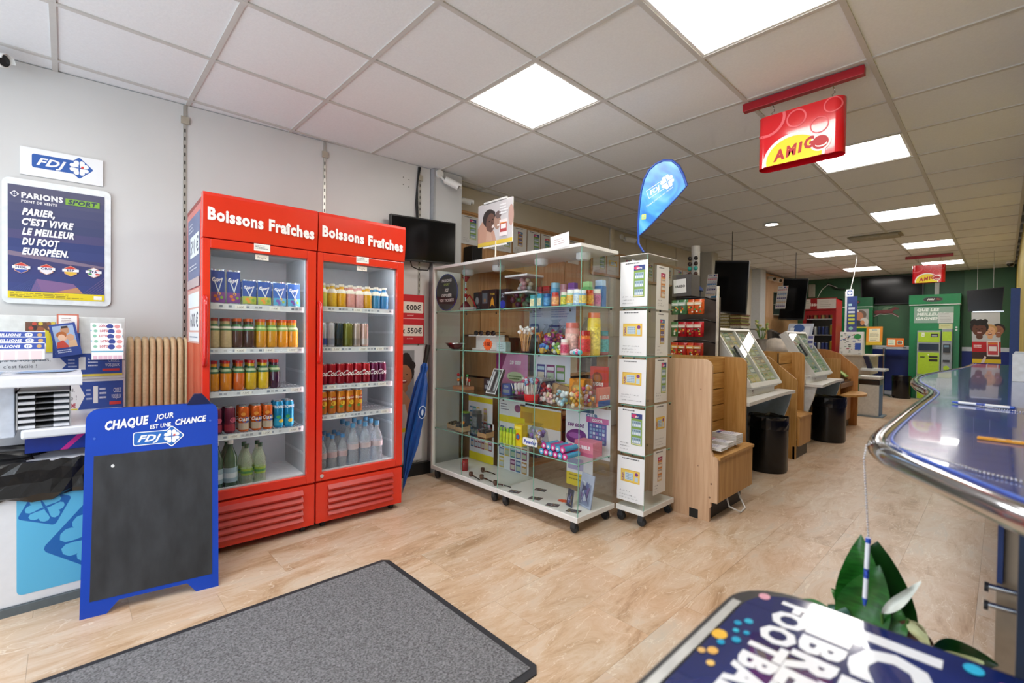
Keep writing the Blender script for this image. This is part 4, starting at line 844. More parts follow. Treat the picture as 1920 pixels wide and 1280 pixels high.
# fourth shelf
for k, (y, c, X) in enumerate(((3.12, 'b09a7a', 2.33), (2.99, 'a48c6a', 2.31), (2.70, 'a8845c', 2.31))):
    t = thing('display_tray', ['small cardboard tray with dark boxes, leftmost on the fourth shelf', 'small cardboard tray with an orange item, second on the fourth shelf', 'brown cardboard tray nearest the seam, fourth shelf'][k], 'tray', (X, y, Z4+.001), -PI/2)
    w = .10; MB().box(-w/2, -.04, 0, w/2, .04, .003, M(c, .8)).box(-w/2, -.04, 0, w/2, -.037, .035, M(c, .8)).box(-w/2, .037, 0, w/2, .04, .05, M(c, .8)).box(-w/2, -.037, 0, -w/2+.003, .037, .042, M(c, .8)).box(w/2-.003, -.037, 0, w/2, .037, .042, M(c, .8)).build('tray', t)
    mb = MB()
    for q in range(4): mb.box(-w/2+.006+q*.022, -.03, .004, -w/2+.024+q*.022, .03, .05+.008*(q % 2), M(['35383a', '4a4e4c', '2c2e30', '3e4244'][q], .5))
    mb.build('small_boxes', t)['kind'] = 'stuff'
    if k == 1: MB().ball((.01, 0, .068), .014, G('e08a2a')).build('ball', t)
put(jar('grinder_box', 'dark grinder box with lime-green lid at the left of the fourth shelf', 'box', .030, .125, '4a4f50', '8aa838', '6a7072', square=True, caph=.12), 2.46, 3.14, Z4)
put(jar('grinder_box', 'dark grey box standing behind the cardboard trays, fourth shelf', 'box', .034, .15, '3f4446', '555a5c', '7a8082', square=True, caph=.2), 2.47, 3.00, Z4)
proto = None
for k in range(5):
    l = (2.285, y_(942, 2.285)-.0345*k, Z4+.001)
    if proto is None:
        proto = thing('spray_tube', 'lime-green sweet spray tube, first from the left on the fourth shelf', 'tube', l, 0, 'lime-green spray tubes')
        MB().cyl((0, 0, 0), (0, 0, .085), .013, M('c3cf3a', .3, 0, .08), n=12).build('body', proto); MB().cyl((0, 0, .085), (0, 0, .112), .010, G('8fc03a'), n=12).build('cap', proto)
    else: dup(proto, l, label=f'lime-green sweet spray tube, {ORD[k]} from the left on the fourth shelf')
packbox('bright yellow sweet carton right of the green tubes, fourth shelf', 2.32, y_(979, 2.32), Z4, .075, .06, .15, 'dcc21a', lambda a, w, h: a.ell(w*.5, h*.45, w*.3, h*.16, 'b8381e').ell(w*.5, h*.45, w*.2, h*.1, '2a6aa8').rect(w*.1, h*.8, w*.8, h*.12, 'e8d860'))
bag('big round bag of pastel powder sweets with blue lettering, fourth shelf', 2.32, y_(1010, 2.32), Z4, .17, .185, ['e0d8e8', 'd8b04a', 'b8a0d0', 'e8e0e0', '9a86c8'], seed=21, d=.065, txt=('Powder', 'f0f0f4', '2a4fb0'))
def bubble(label, c, X, Y, Z, rot, L=.13):
    t = thing('bubble_tube', label, 'tube', (X, Y, Z)); t.rotation_euler = rot
    MB().cyl((0, 0, 0), (0, 0, L), .017, M(c, .25, 0, .04), n=14).build('body', t); MB().cyl((0, 0, -.008), (0, 0, .0), .019, G(['4aa8d8', 'd84a9a'][c == '3f9fd0']), n=14).cyl((0, 0, -.0085), (0, 0, -.008), .009, G('e8e8f0'), n=12).build('cap', t); return t
cols = ['c04a9a', '3f9fd0']; n_ = 0
for r_, (k0, k1) in enumerate(((0, 6), (0, 5))):
    for k in range(k0, k1):
        bubble(f'{["pink","blue"][(k+r_)%2]} bubble toy tube, {ORD[k]} from the left in the {["lower","upper"][r_]} row, fourth shelf', cols[(k+r_) % 2], 2.265, 2.075-.0395*k-.02*r_, Z4+.0205+.0395*r_, (0, PI/2, 0))['group'] = f'{["pink","blue"][(k+r_)%2]} bubble tubes, {["lower","upper"][r_]} row'
packbox('pink bubble toy carton at the glass corner, fourth shelf', 2.475, 1.86, Z4, .15, .10, .095, 'd0708a', lambda a, w, h: a.text('BUBBLE', w*.5, h*.5, h*.22, 'f0e0e8', bold=.06, al='c').rect(0, 0, w, h*.25, 'b8507a'))
# base board
put(jar('jam_jar', 'small red jar with white label on the base of the showcase', 'jar', .030, .085, '8c1a1e', 'a83030', None), 2.33, y_(874, 2.33), .105)
for k, (px, py) in enumerate(((883, 890), (903, 895), (905, 882), (920, 909))):
    p = AZ(px, py, .118); X = max(2.262, p.x); l = ['leftmost', 'second from the left', 'back one', 'rightmost, nearest the seam']
    t = thing('smoking_pipe', f'dark wooden smoking pipe on the base board, {l[k]} of the four', 'pipe', (X, p.y, .1065), -PI/2+.15*(k-1))
    MB().lathe([(.010, 0), (.017, .010), (.017, .028), (.0155, .034), (.0115, .034), (.009, .012)], (0, 0, 0), M('4a2416', .25, 0, .15, 60, coat=.6), 14).build('bowl', t)
    MB().tube([(.010, 0, .010), (.04, 0, .014), (.07, 0, .012)], .0055, M('45200f', .25), 8).build('shank', t); MB().tube([(.07, 0, .012), (.10, 0, .011), (.13, 0, .007)], .0042, G('141414'), 8).cyl((.069, 0, .012), (.074, 0, .0118), .0062, CHR, n=8).build('stem', t)
rr = random.Random(5)
for k, (px, py, c) in enumerate(((962, 923, 'x'), (1014, 919, 'x'), (1003, 935, 'x'), (1057, 940, 'd8562e'), (1031, 950, 'x'), (1075, 959, 'x'))):
    p = AZ(px, py, .106); p.x = min(max(p.x, 2.265), 2.57); p.y = max(p.y, 1.79)
    nm = ['leftmost, near the seam', 'back one by the base edge', 'second from the left', 'orange one in the middle', 'grey one in front of the orange one', 'rightmost at the glass corner'][k]
    a = Art(.085, .055)
    if c == 'x':
        a.rect(0, 0, .085, .055, '4a4650')
        for q in range(16): a.rect(rr.uniform(.002, .07), rr.uniform(.002, .045), rr.uniform(.006, .014), rr.uniform(.004, .009), rr.choice(['a87a5a', '6a8aa8', 'b0a8a0', '8a3a3a', '3a5a4a', 'c0b060']))
    else: a.poly([(.0425+.045*(1 if q % 2 else .8)*math.cos(q*PI/10), .0275+.03*(1 if q % 2 else .8)*math.sin(q*PI/10)) for q in range(20)], 'd8562e')
    o = a.build('collector_card', (p.x-.03, p.y+.04, .1055), (rr.uniform(.2, .5), -1, 0), (1, rr.uniform(.2, .5), 0), base=None if c != 'x' else '3a3a40', t=.0006)
    tag(o, f'small collector card lying on the base board, {nm}', 'card')
# blister packs
for k, (X, Y, w, h, lb) in enumerate(((2.40, 1.87, .13, .21, 'large clear toy blister pack leaning on the side pane of the showcase'), (2.335, 1.90, .06, .11, 'small dark blister pack beside the large toy pack, showcase base'))):
    t = thing('blister_pack', lb, 'toy pack', (X, Y-.04*(k == 0), .1065)); t.rotation_euler = (0, .16, -.25)
    a = Art(w, h); a.rect(0, 0, w, h, ['a9b2c8', '3a3f50'][k])
    for q in range(20): a.poly([(w*rr.uniform(.1, .8), h*rr.uniform(.1, .8)) for _ in range(3)], rr.choice(['6a74a8', 'd0d4dc', '8a6aa0', '4a5070', 'b89a5a']))
    MB().box(.0, -w/2, 0, .004, w/2, h, M('8a90a8', .4)).build('card', t); a.build('print', (-.0006, w/2, 0), (0, -1, 0), (0, 0, 1), parent=t, world=False)
    MB().box(-.022, -w*.38, h*.08, -.0012, w*.38, h*.72, clearp('eef0f4')).build('blister', t, bevel=.004)
# posters behind the shelves
def tickets(a, x, y, w, h, n, m, sd):
    rr = random.Random(sd); cs = ['7a3a6a', '3a6a9a', '5a8a4a', 'b0803a', '8a4a4a', '4a4a8a', 'c8b05a', '3f8a8a']
    for i in range(n):
        for j in range(m):
            xx = x+w*i/n; yy = y+h*j/m; ww = w/n*.86; hh = h/m*.88
            if rr.random() < .12: continue
            a.rect(xx, yy, ww, hh, rr.choice(cs)).rect(xx+ww*.1, yy+hh*.12, ww*.8, hh*.4, rr.choice(['b9c2cc', 'a8b8a0', 'c4b8a8'])).rect(xx+ww*.1, yy+hh*.65, ww*.8, hh*.22, rr.choice(['d8d4dc', 'c0a0b8', 'a8c0d0']))
BX = 2.593
def backposter(px0, py0, px1, py1, label, fn, base='dcdde2'):
    p0 = AX(px0, py1, BX); p1 = AX(px1, py0, BX); y0, y1 = max(p1.y, 1.77), min(p0.y, 3.27); w, h = y1-y0, p1.z-p0.z
    a = Art(w, h); fn(a, w, h); return tag(a.build('poster', (BX, y1, max(p0.z, .108)), (0, -1, 0), (0, 0, 1), base=base), label, 'poster')
def pA(a, w, h): a.rect(0, h*.84, w, h*.12, 'd8c81e'); tickets(a, w*.05, h*.10, w*.9, h*.66, 6, 2, 3)
def pB(a, w, h): tickets(a, w*.05, h*.32, w*.9, h*.62, 6, 2, 4); a.rect(0, 0, w, h*.2, 'd8c81e')
def pC(a, w, h): a.fine(w*.05, h*.85, w*.35, 3, h*.06, h*.02, '55586a', 3).ell(w*.72, h*.8, w*.12, h*.09, '8a4a7a').rect(0, h*.44, w, h*.16, 'd8c81e'); tickets(a, w*.05, h*.02, w*.9, h*.36, 5, 1, 6)
def pD(a, w, h): tickets(a, w*.03, h*.02, w*.94, h*.95, 5, 3, 8)
def pE(a, w, h):
    a.rect(0, 0, w, h, 'e0e2ea').ell(w*.25, h*.36, w*.24, h*.15, '6a2a7a', a=.15).ell(w*.22, h*.37, w*.15, h*.06, '9a5aa8').text('CLUB', w*.6, h*.80, h*.07, '3a6a9a', bold=.08, al='c').rrect(w*.52, h*.28, w*.40, h*.48, w*.03, '4a4f9a').rect(w*.48, h*.70, w*.48, h*.11, 'c05a9a').text('COLOR', w*.72, h*.73, h*.05, 'e8e8f0', bold=.06, al='c').text('500 000€', w*.05, h*.56, h*.07, '6a2a7a', shear=.2, bold=.06, maxw=w*.42)
    for i in range(5):
        for j in range(5): a.rect(w*(.56+.068*i), h*(.32+.075*j), w*.05, h*.05, ['7fa0c8', '8a6ab0', 'c9cfe0'][(i*j) % 3])
    a.rect(w*.35, h*.88, w*.3, h*.07, '3a5a78')
def pF(a, w, h): a.rect(0, 0, w, h, 'aab6cc').fine(w*.08, h*.9, w*.25, 4, h*.06, h*.025, '6a7aa8', 3).fine(w*.5, h*.9, w*.4, 4, h*.07, h*.03, '7a88b0', 4).rrect(w*.03, h*.1, w*.2, h*.42, w*.03, '4f5f90').rect(w*.05, h*.38, w*.16, h*.06, 'c8ccd8').rect(w*.46, h*.42, w*.22, h*.05, '3a4488').rect(w*.46, h*.16, w*.22, h*.05, '3a4488').rect(w*.68, h*.14, w*.28, h*.24, 'bcc0c0')
def pG(a, w, h): a.rect(0, 0, w, h, 'd08ab8').poly([(0, h), (w*.35, h), (w*.1, h*.4), (0, h*.3)], '8a2a6a').poly([(0, h*.3), (w*.15, 0), (0, 0)], '5a2a7a').text('20 000', w*.62, h*.75, h*.09, 'f0e8f0', shear=.1, bold=.06, al='c', maxw=w*.5).ell(w*.62, h*.45, w*.26, h*.12, 'c8ddb8').fine(w*.42, h*.44, w*.4, 2, h*.06, h*.03, '5a8a4a', 2)
def pH(a, w, h): a.rect(0, 0, w, h, 'd2d6e2'); tickets(a, w*.1, h*.3, w*.8, h*.5, 3, 1, 5); a.fine(w*.1, h*.15, w*.8, 2, h*.08, h*.03, '6a78a8', 4)
backposter(878, 745, 924, 815, 'yellow-banded poster of tickets behind the fourth shelf, left half of the showcase', pA)
backposter(880, 822, 926, 882, 'poster of tickets over a yellow foot, lowest bay of the left half', pB)
backposter(936, 752, 985, 822, 'white poster with purple flower, behind the fourth shelf right of the seam', pC)
backposter(934, 835, 992, 895, 'poster entirely of game tickets, behind the lowest bay just right of the seam', pD)
backposter(1060, 770, 1150, 845, 'white poster with purple lips and a blue card, behind the side corner of the showcase', pE)
backposter(992, 572, 1080, 640, 'pale blue poster behind the second shelf of the right half', pF, 'aab6cc')
backposter(930, 665, 990, 735, 'pink and purple poster behind the third shelf next to the seam', pG, 'd08ab8')
backposter(1000, 668, 1070, 730, 'pale lilac poster with three tickets behind the third shelf', pH)
backposter(1062, 858, 1112, 905, 'white poster with yellow foot behind the lowest bay near the corner', lambda a, w, h: a.rect(0, 0, w, h*.4, 'd8c02a').rect(w*.05, h*.5, w*.6, h*.35, 'a8a4c8').fine(w*.1, h*.3, w*.8, 2, h*.12, h*.04, '8a7a20', 4))
backposter(975, 770, 1052, 822, 'yellow and white strip poster behind the fourth shelf, centre of the right half', lambda a, w, h: a.rect(0, h*.45, w, h*.5, 'cfa83a').rect(w*.35, h*.05, w*.3, h*.38, 'd0d4dc').rect(w*.02, h*.5, w*.3, h*.3, 'b88a2a'))

# ------------------------------------------------------------------ blue A-board
BLUE = M('0b3fae', .28, 0, .03, 4); AB = math.atan2(-.077, .48)
t = thing('chalkboard_sign', 'blue A-frame pavement board with an empty blackboard panel and white lettering', 'sign', (.04, 2.607, 0), AB)
WB, HB, LEAN = .487, .862, .174
def abp(u, s_, d=0): return Vector((u, s_*math.sin(LEAN)-d*math.cos(LEAN), s_*math.cos(LEAN)+d*math.sin(LEAN)))
pts = [(0, 0), (.085, .0), (.125, .045), (.365, .045), (.40, .0), (WB, 0), (WB, .05)]
pts += [(WB-.045+.045*math.cos(k*PI/10), HB-.045+.045*math.sin(k*PI/10)) for k in range(6)]+[(.045-.045*math.sin(k*PI/10), HB-.045+.045*math.cos(k*PI/10)) for k in range(6)]
MB().prism(pts, lambda a, b: abp(a, b, 0), lambda a, b: abp(a, b, -.012), BLUE).build('front_panel', t, bevel=.002)
BOARDM = M('2b2d31', .75, 0, .18, 9, .15, stretch=(2, 1, .7))
MB().prism([(.030, .062), (.462, .062), (.462, .660), (.030, .660)], lambda a, b: abp(a, b, .0), lambda a, b: abp(a, b, .0015), BOARDM).build('blackboard', t)
a = Art(WB, HB)
a.text('CHAQUE', .066, .768, .038, 'f2f4f8', shear=.3, bold=.045, rot=.10, maxw=.155).text('JOUR', .240, .797, .024, 'f2f4f8', shear=.3, bold=.03, rot=.10, maxw=.07).text('EST UNE', .222, .757, .019, 'f2f4f8', shear=.2, bold=.03, rot=.08, maxw=.08).text('CHANCE', .317, .766, .027, 'f2f4f8', shear=.3, bold=.04, rot=.08, maxw=.125)
b2_ = Art(WB, HB).fdj(.165, .690, .18, '1a63b8', 'f4f6fa', 'f4f6fa', 0); b2_.build('logo', abp(0, 0, .0018), (1, 0, 0), (0, math.sin(LEAN), math.cos(LEAN)), parent=t, world=False)
a.build('lettering', abp(0, 0, .0018), (1, 0, 0), (0, math.sin(LEAN), math.cos(LEAN)), parent=t, world=False); a = Art(WB, HB); a.ell(.094, .610, .006, .007, 'd8dadc').ell(.030, .735, .005, .005, '3a62c0').ell(.455, .775, .005, .005, '3a62c0')
a.build('screw', abp(0, 0, .0018), (1, 0, 0), (0, math.sin(LEAN), math.cos(LEAN)), parent=t, world=False)
def abq(u, s_, d=0): return Vector((u, .180-.017*s_/HB+d, s_*math.cos(LEAN)))
MB().prism(pts, lambda a, b: abq(a, b, 0), lambda a, b: abq(a, b, .012), M('0a2f86', .3, 0, .03, 4)).build('rear_panel', t, bevel=.002)
MB().prism([(.36, .845), (.46, .845), (.42, .895), (.39, .895)], lambda a, b: (a, .145, b), lambda a, b: (a, .185, b), M('121c48', .3)).build('hinge_clip', t)

# ------------------------------------------------------------------ lottery stand on the left
CY = 2.84
wh = M('dfe3ea', .3, 0, .01)
t = thing('waste_bin', 'white and light blue square waste bin with clover print and black liner, bottom left', 'bin', (.0, 2.97, 0))
MB().box(-.21, CY, .035, .24, CY+.30, .62, wh).build('body', t, world=True, bevel=.006)
MB().box(-.22, CY-.01, 0, .25, CY+.30, .035, M('5c666c', .4)).build('plinth', t, world=True)
a = Art(.36, .52); a.rrect(0, 0, .36, .52, .02, '5cb8e4').diamond(.085, .355, .085, '1765b4', .35).clover(.085, .355, .062, '5cb8e4', .35).diamond(.24, .19, .16, '1765b4', .1).clover(.24, .19, .115, '5cb8e4', .1).ell(.09, .455, .022, .022, '8fd0c0').poly([(.22, .50), (.25, .45), (.275, .455), (.30, .50)], '9ac04a').ell(.262, .485, .016, .012, '5cb8e4')
a.build('panel', (-.150, CY-.0008, .075), (1, 0, 0), (0, 0, 1), parent=t)
rr = random.Random(4); LIN = M('08080a', .28, 0, .05, 40, .9, coat=.4); mb = MB()
per = [(-.215, CY-.006), (-.10, CY-.012), (.02, CY-.010), (.14, CY-.014), (.245, CY-.006), (.247, CY+.10), (.246, CY+.20), (.245, CY+.305), (.1, CY+.306), (-.06, CY+.306), (-.215, CY+.305), (-.218, CY+.2), (-.218, CY+.1)]
per2 = []
for i in range(len(per)):
    a0, a1 = per[i], per[(i+1) % len(per)]
    for k in range(4): q = k/4; per2.append((a0[0]+(a1[0]-a0[0])*q, a0[1]+(a1[1]-a0[1])*q))
n = len(per2); rings = []
cx_, cy_ = .015, CY+.15
for lvl, (z, o_) in enumerate(((.475, .004), (.50, .012), (.55, .004), (.60, .010), (.635, .002), (.628, -.02), (.58, -.03), (.40, -.045))):
    rings.append([(p[0]+(p[0]-cx_)*o_*4*rr.uniform(.6, 1.4)/abs(p[0]-cx_+1e-3 if abs(p[0]-cx_) > .15 else .3), p[1]+(p[1]-cy_)/.15*o_*rr.uniform(.6, 1.4), z+rr.uniform(-.007, .007)+(.012*math.sin(k*.9) if lvl == 0 else 0)+(.03 if 3 <= lvl <= 6 and p[1] > CY+.15 else 0)) for k, p in enumerate(per2)])
vs = [v for r_ in rings for v in r_]
mb.add(vs, [(j*n+i, j*n+(i+1) % n, (j+1)*n+(i+1) % n, (j+1)*n+i) for j in range(len(rings)-1) for i in range(n)], LIN, False); mb.build('liner', t, world=True)
# terminal cabinet with desk
t = thing('lottery_stand', 'white lottery playing stand with desk shelf, upper slab and display back board, at left', 'stand', (.05, 3.25, 0))
MB().box(-.45, 3.20, .0, .235, 3.45, .735, wh).box(-.45, 2.93, .73, -.16, 3.2, .96, M('d3dbe8', .3)).build('cabinet', t, world=True, bevel=.004)
MB().box(-.14, 2.88, .725, .235, 3.46, .765, wh).build('desk', t, world=True, bevel=.008)
MB().box(-.13, 2.93, .655, .235, 2.945, .725, M('122f86', .35)).build('apron', t, world=True)
a = Art(.36, .07); a.poly([(.10, 0), (.125, 0), (.19, .07), (.165, .07)], 'c0208a').build('stripe', (-.12, 2.929, .655), (1, 0, 0), (0, 0, 1), parent=t)
MB().prism([(2.80, .955), (2.80, 1.0), (3.12, 1.008), (3.12, .955)], lambda a, b: (-.45, a, b), lambda a, b: (.052, a, b), wh).build('upper_slab', t, world=True, bevel=.006)
a = Art(.5, .28); a.rect(.0, .06, .42, .010, '1a1a1a').rect(.0, .12, .25, .12, 'b9cbe0').text('JEUX', .06, .15, .05, '7f9ac0', bold=.03).fine(.16, .22, .2, 3, .03, .008, '8a9ab0', 3).poly([(.28, .12), (.46, .12), (.49, .22), (.32, .22)], '8aa4c8')
a.build('slot_print', (-.45, 2.82, 1.0025), (1, 0, 0), (0, 1, .025), parent=t)
MB().box(-.45, 3.44, .93, .245, 3.452, 1.268, M('d8dcda', .35)).build('back_board', t, world=True, bevel=.004)
MB().box(-.45, 3.452, .60, .245, 3.466, .93, wh).build('lower_board', t, world=True)
def banner(w, h):
    a = Art(w, h); a.rect(0, 0, w, h, 'e2e4e6').rect(0, 0, w, h*.16, 'd8c84a').rect(w*.55, h*.10, w*.45, h*.9, '2b4a96').poly([(w*.55, h*.1), (w*.62, h*.55), (w*.55, h)], 'e2e4e6')
    a.text('Préparez vos grilles,', w*.16, h*.70, h*.16, '4a4e56', al='l', maxw=w*.36).text("c'est facile !", w*.24, h*.44, h*.15, '4a4e56', maxw=w*.3).text('FLASH', w*.16, h*.2, h*.13, 'c04a5a', bold=.04, maxw=w*.12).text('KENO', w*.30, h*.2, h*.13, '8a3a6a', bold=.04, maxw=w*.1).text('SYSTEME', w*.41, h*.2, h*.13, 'c04a5a', bold=.04, maxw=w*.12)
    a.text('FDJ', w*.02, h*.5, h*.26, '3a7ac0', shear=.3, bold=.04, maxw=w*.1).fine(w*.63, h*.7, w*.06, 3, h*.14, h*.06, 'a8b4d4', 3).rect(w*.70, h*.3, w*.045, h*.55, 'dfe2e0').fine(w*.76, h*.72, w*.07, 3, h*.14, h*.06, 'c8d0e4', 5).rect(w*.84, h*.26, w*.0, h*.0, 'ffffff')
    a.text('CREEZ', w*.90, h*.62, h*.15, 'e2e6f2', al='l', maxw=w*.08).text('VOS JEUX', w*.88, h*.42, h*.14, 'e2e6f2', maxw=w*.1).rect(w*.86, h*.22, w*.12, h*.10, 'c8383a'); return a
banner(.60, .125).build('banner', (-.37, 3.436, .945), (1, 0, 0), (0, 0, 1), parent=t, base='e6e8e8', t=.003)
banner(.42, .17).build('banner', (-.185, 3.448, .745), (1, 0, 0), (0, 0, 1), parent=t, base='e6e8e8', t=.003)
# trays
t = thing('letter_tray', 'grey stack of six letter trays standing on the white stand desk', 'tray', (-.07, 3.0, .7655))
MB().box(-.155, 2.90, .7655, -.150, 3.12, .928, M('a9abae', .35)).box(.012, 2.90, .7655, .017, 3.12, .928, M('a9abae', .35)).box(-.155, 2.90, .922, .017, 3.12, .928, M('b9bbbe', .35)).box(-.155, 3.115, .7655, .017, 3.12, .928, M('6a6c70', .5)).build('case', t, world=True)
for k in range(6):
    z = .768+k*.026; MB().box(-.149, 2.897, z, -.098, 3.10, z+.012, wh).box(-.040, 2.897, z, .011, 3.10, z+.012, wh).box(-.098, 2.915, z, -.040, 3.10, z+.006, M('8a8c90', .4)).build('tray', t, world=True)
# bet slips, leaflets
def slip_stack(label, x0, x1, y, z, hh, kind, n, group=None):
    t = thing('bet_slips', label, 'slips', ((x0+x1)/2, y, z)); w = x1-x0
    for k in range(n):
        a = Art(w, hh)
        if kind == 'euro':
            a.rect(0, hh-.034, w, .030, '2a49a0').text('EURO', w*.06, hh-.026, .013, 'e8ecf4', bold=.05, shear=.2, maxw=w*.24).text('MILLIONS', w*.31, hh-.026, .013, 'e8ecf4', bold=.05, shear=.2, maxw=w*.34).ell(w*.76, hh-.019, .014, .011, 'e8ecf4').text('17', w*.76, hh-.024, .010, '2a49a0', bold=.04, al='c').ell(w*.92, hh-.019, .009, .009, 'c9a46a')
            for q in range(5): a.rect(w*(.04+.19*q), .0, w*.16, hh-.042, 'e3cdd0')
        else:
            a.rect(0, hh-.046, w, .007, '5fa8c8').ell(w*.12, hh-.016, .008, .008, '8ac0a8').text('LOTO', w*.26, hh-.021, .012, 'b84a5a', bold=.06, maxw=w*.26).ell(w*.62, hh-.018, .014, .014, '2a3f90').ell(w*.86, hh-.018, .012, .010, 'e09a9a')
            if k == 0:
                for q in range(6): a.rect(w*(.05+.155*q), .0, w*.13, .02, 'dcb8cc')
        a.build('slip', (x0+.004*(k % 2), y-.03*(n-k), z+.027*(k)-.0), (1, 0, 0), (0, .25, 1), parent=t, base='eef0f2', t=.001)
    MB().box(x0-.004, y-.03*n-.012, z-.006, x1+.006, y+.03, z, clearp('dfe4e8')).build('holder', t, world=True); return t
slip_stack('three stepped stacks of blue-headed lottery slips at the far left of the stand', -.31, -.075, 3.30, 1.052, .085, 'euro', 3)
slip_stack('stepped stacks of white lottery slips with light blue stripes beside the radiator', .095, .222, 3.38, 1.045, .085, 'loto', 5)
a = Art(.11, .155); a.rect(.0, .0, .11, .155, 'd8cc1e').rect(0, .10, .11, .055, '6a4a3a')
for q in range(16): a.ell(.01+.095*random.Random(q).random(), .10+.05*random.Random(q+50).random(), .009, .009, ['c89a6a', '8a5a3a', 'd8c04a', '3a2a30', 'c04a3a'][q % 5], 10)
a.poly([(.02, 0), (.03, .09), (.055, .12), (.085, .11), (.1, .0)], 'e0d030').ell(.055, .115, .014, .016, '9a5a3a')
tag(a.build('leaflet', (-.15, 3.437, 1.08), (1, 0, 0), (0, 0, 1), base='d8cc1e'), 'yellow leaflet with cheering crowd photo on the back board of the stand', 'leaflet')
a = Art(.085, .12); a.rect(0, 0, .085, .12, 'c8705a').rect(.007, .007, .071, .106, 'f2efec').fine(.018, .095, .05, 3, .009, .004, '9a7a78', 3).rect(.02, .055, .045, .004, 'b06a50').fine(.02, .04, .045, 2, .009, .004, '9a7a78', 4)
tag(a.build('leaflet', (-.035, 3.415, 1.16), (1, 0, 0), (0, 0, 1), base='e8e4e0'), 'upright white leaflet with red-brown frame above the couple photo card', 'leaflet')
a = Art(.10, .17); a.rect(0, 0, .10, .17, '22408e').rect(.010, .045, .080, .115, '9ab0d0').ell(.055, .135, .017, .021, 'b98a6a').rect(.043, .145, .026, .012, '3a2a24').ell(.04, .10, .018, .022, 'e0b090').ell(.038, .112, .020, .018, 'b0642e').ell(.037, .098, .014, .017, 'e6bfa4').ell(.07, .095, .015, .018, 'd0a080').poly([(.01, .045), (.015, .075), (.04, .085), (.06, .045)], 'c8483a').poly([(.055, .045), (.06, .078), (.088, .08), (.09, .045)], 'd8b08a').fine(.01, .03, .07, 2, .01, .005, 'b8c4e0', 3)
tag(a.build('leaflet', (-.035, 3.36, 1.053), (1, .0, .18), (-.18, .1, 1), base='22408e'), 'blue leaflet with a photo of a smiling family leaning against the back board', 'leaflet')
a = Art(.105, .13); a.rect(0, 0, .105, .13, '27458f').fine(.01, .03, .08, 2, .01, .005, 'b8c4e0', 6).text('FDJ', .01, .10, .012, 'c8d4ea', shear=.3, bold=.03)
tag(a.build('leaflet', (-.05, 3.385, 1.05), (1, 0, 0), (0, 0, 1), base='27458f'), 'plain dark blue leaflet stack standing behind the family photo leaflet', 'leaflet')
# wall signs
def wy(x): return wally(x)-.0145
t = thing('wall_poster', 'framed football betting poster with white bold slogan on dark blue, left wall', 'poster', (-.02, wy(-.02)-.02, 1.33))
wr_ = Vector((1, -.0824, 0)).normalized()
fw_, fh_ = .435, .665; mb = MB(); fo = Vector((-.243, wy(-.243)-.002, 1.335))
def fpt(x, y, d): return fo+wr_*x+Vector((0, 0, y))+Vector((-.082, -1, 0))*d
ptsr = []
for cx0, cy0, a0 in ((fw_-.03, .03, -PI/2), (fw_-.03, fh_-.03, 0), (.03, fh_-.03, PI/2), (.03, .03, PI)): ptsr += [(cx0+.03*math.cos(a0+k*PI/8), cy0+.03*math.sin(a0+k*PI/8)) for k in range(5)]
mb.prism(ptsr, lambda a_, b_: fpt(a_, b_, 0), lambda a_, b_: fpt(a_, b_, .014), M('dfe4e6', .3)); mb.build('frame', t, world=True, bevel=.003)
w, h = .385, .60; a = Art(w, h)
for k in range(12): a.rect(0, h*(.06+k*.0785), w, h*.08, ['2c3a78', '2a3672', '2d3470', '323468', '2c3a74', '26356f', '43406e', '343c66', '3a3f68', '40446a', '474a6c', '50506c'][k])
a.poly([(0, h*.42), (w, h*.33), (w, h*.31), (w*.6, h*.33), (0, h*.38)], '7a6a80').poly([(w*.22, h*.07), (w*.76, h*.07), (w*.66, h*.15), (w*.28, h*.18)], '7a5a8a').poly([(w*.45, h*.065), (w*.76, h*.065), (w*.70, h*.12)], 'b8825a')
for k in range(14): a.poly([(w*.03*k/1.2, h*.065), (w*.03*k/1.2+.002, h*.065), (w*(.22+.004*k), h*.17), (w*(.218+.004*k), h*.17)], '4a5a96')
for k in range(7): a.poly([(w*(.76+.035*k), h*.065), (w*(.765+.035*k), h*.065), (w, h*(.22-.025*k)), (w, h*(.227-.025*k))], '6a5a86')
a.rect(0, 0, w, h*.062, 'e2cc12').fine(w*.02, h*.042, w*.8, 3, h*.014, h*.006, '8a7a20', 4).rect(w*.88, h*.012, w*.09, h*.035, 'eeeee8')
a.text('PARIONS', w*.13, h*.895, .029, 'e6e6ea', bold=.05, sx=1.1, maxw=w*.42).rect(w*.575, h*.883, w*.37, .034, '7fae3a').text('SPORT', w*.60, h*.893, .024, '2c3a55', bold=.05, sx=1.4, shear=.2, maxw=w*.32).text('POINT DE VENTE', w*.13, h*.852, .014, 'e6e6ea', bold=.03, maxw=w*.36).diamond(w*.065, h*.92, .017, 'e6e6ea').clover(w*.065, h*.92, .011, '3a3f66')
for k, s_ in enumerate(('PARIER,', "C'EST VIVRE", 'LE MEILLEUR', 'DU FOOT', 'EUROPÉEN.')): a.text(s_, w*.135, h*(.745-.088*k), .036, 'eeeef2', shear=.28, bold=.05, maxw=[.33, .53, .53, .38, .47][k]*w)
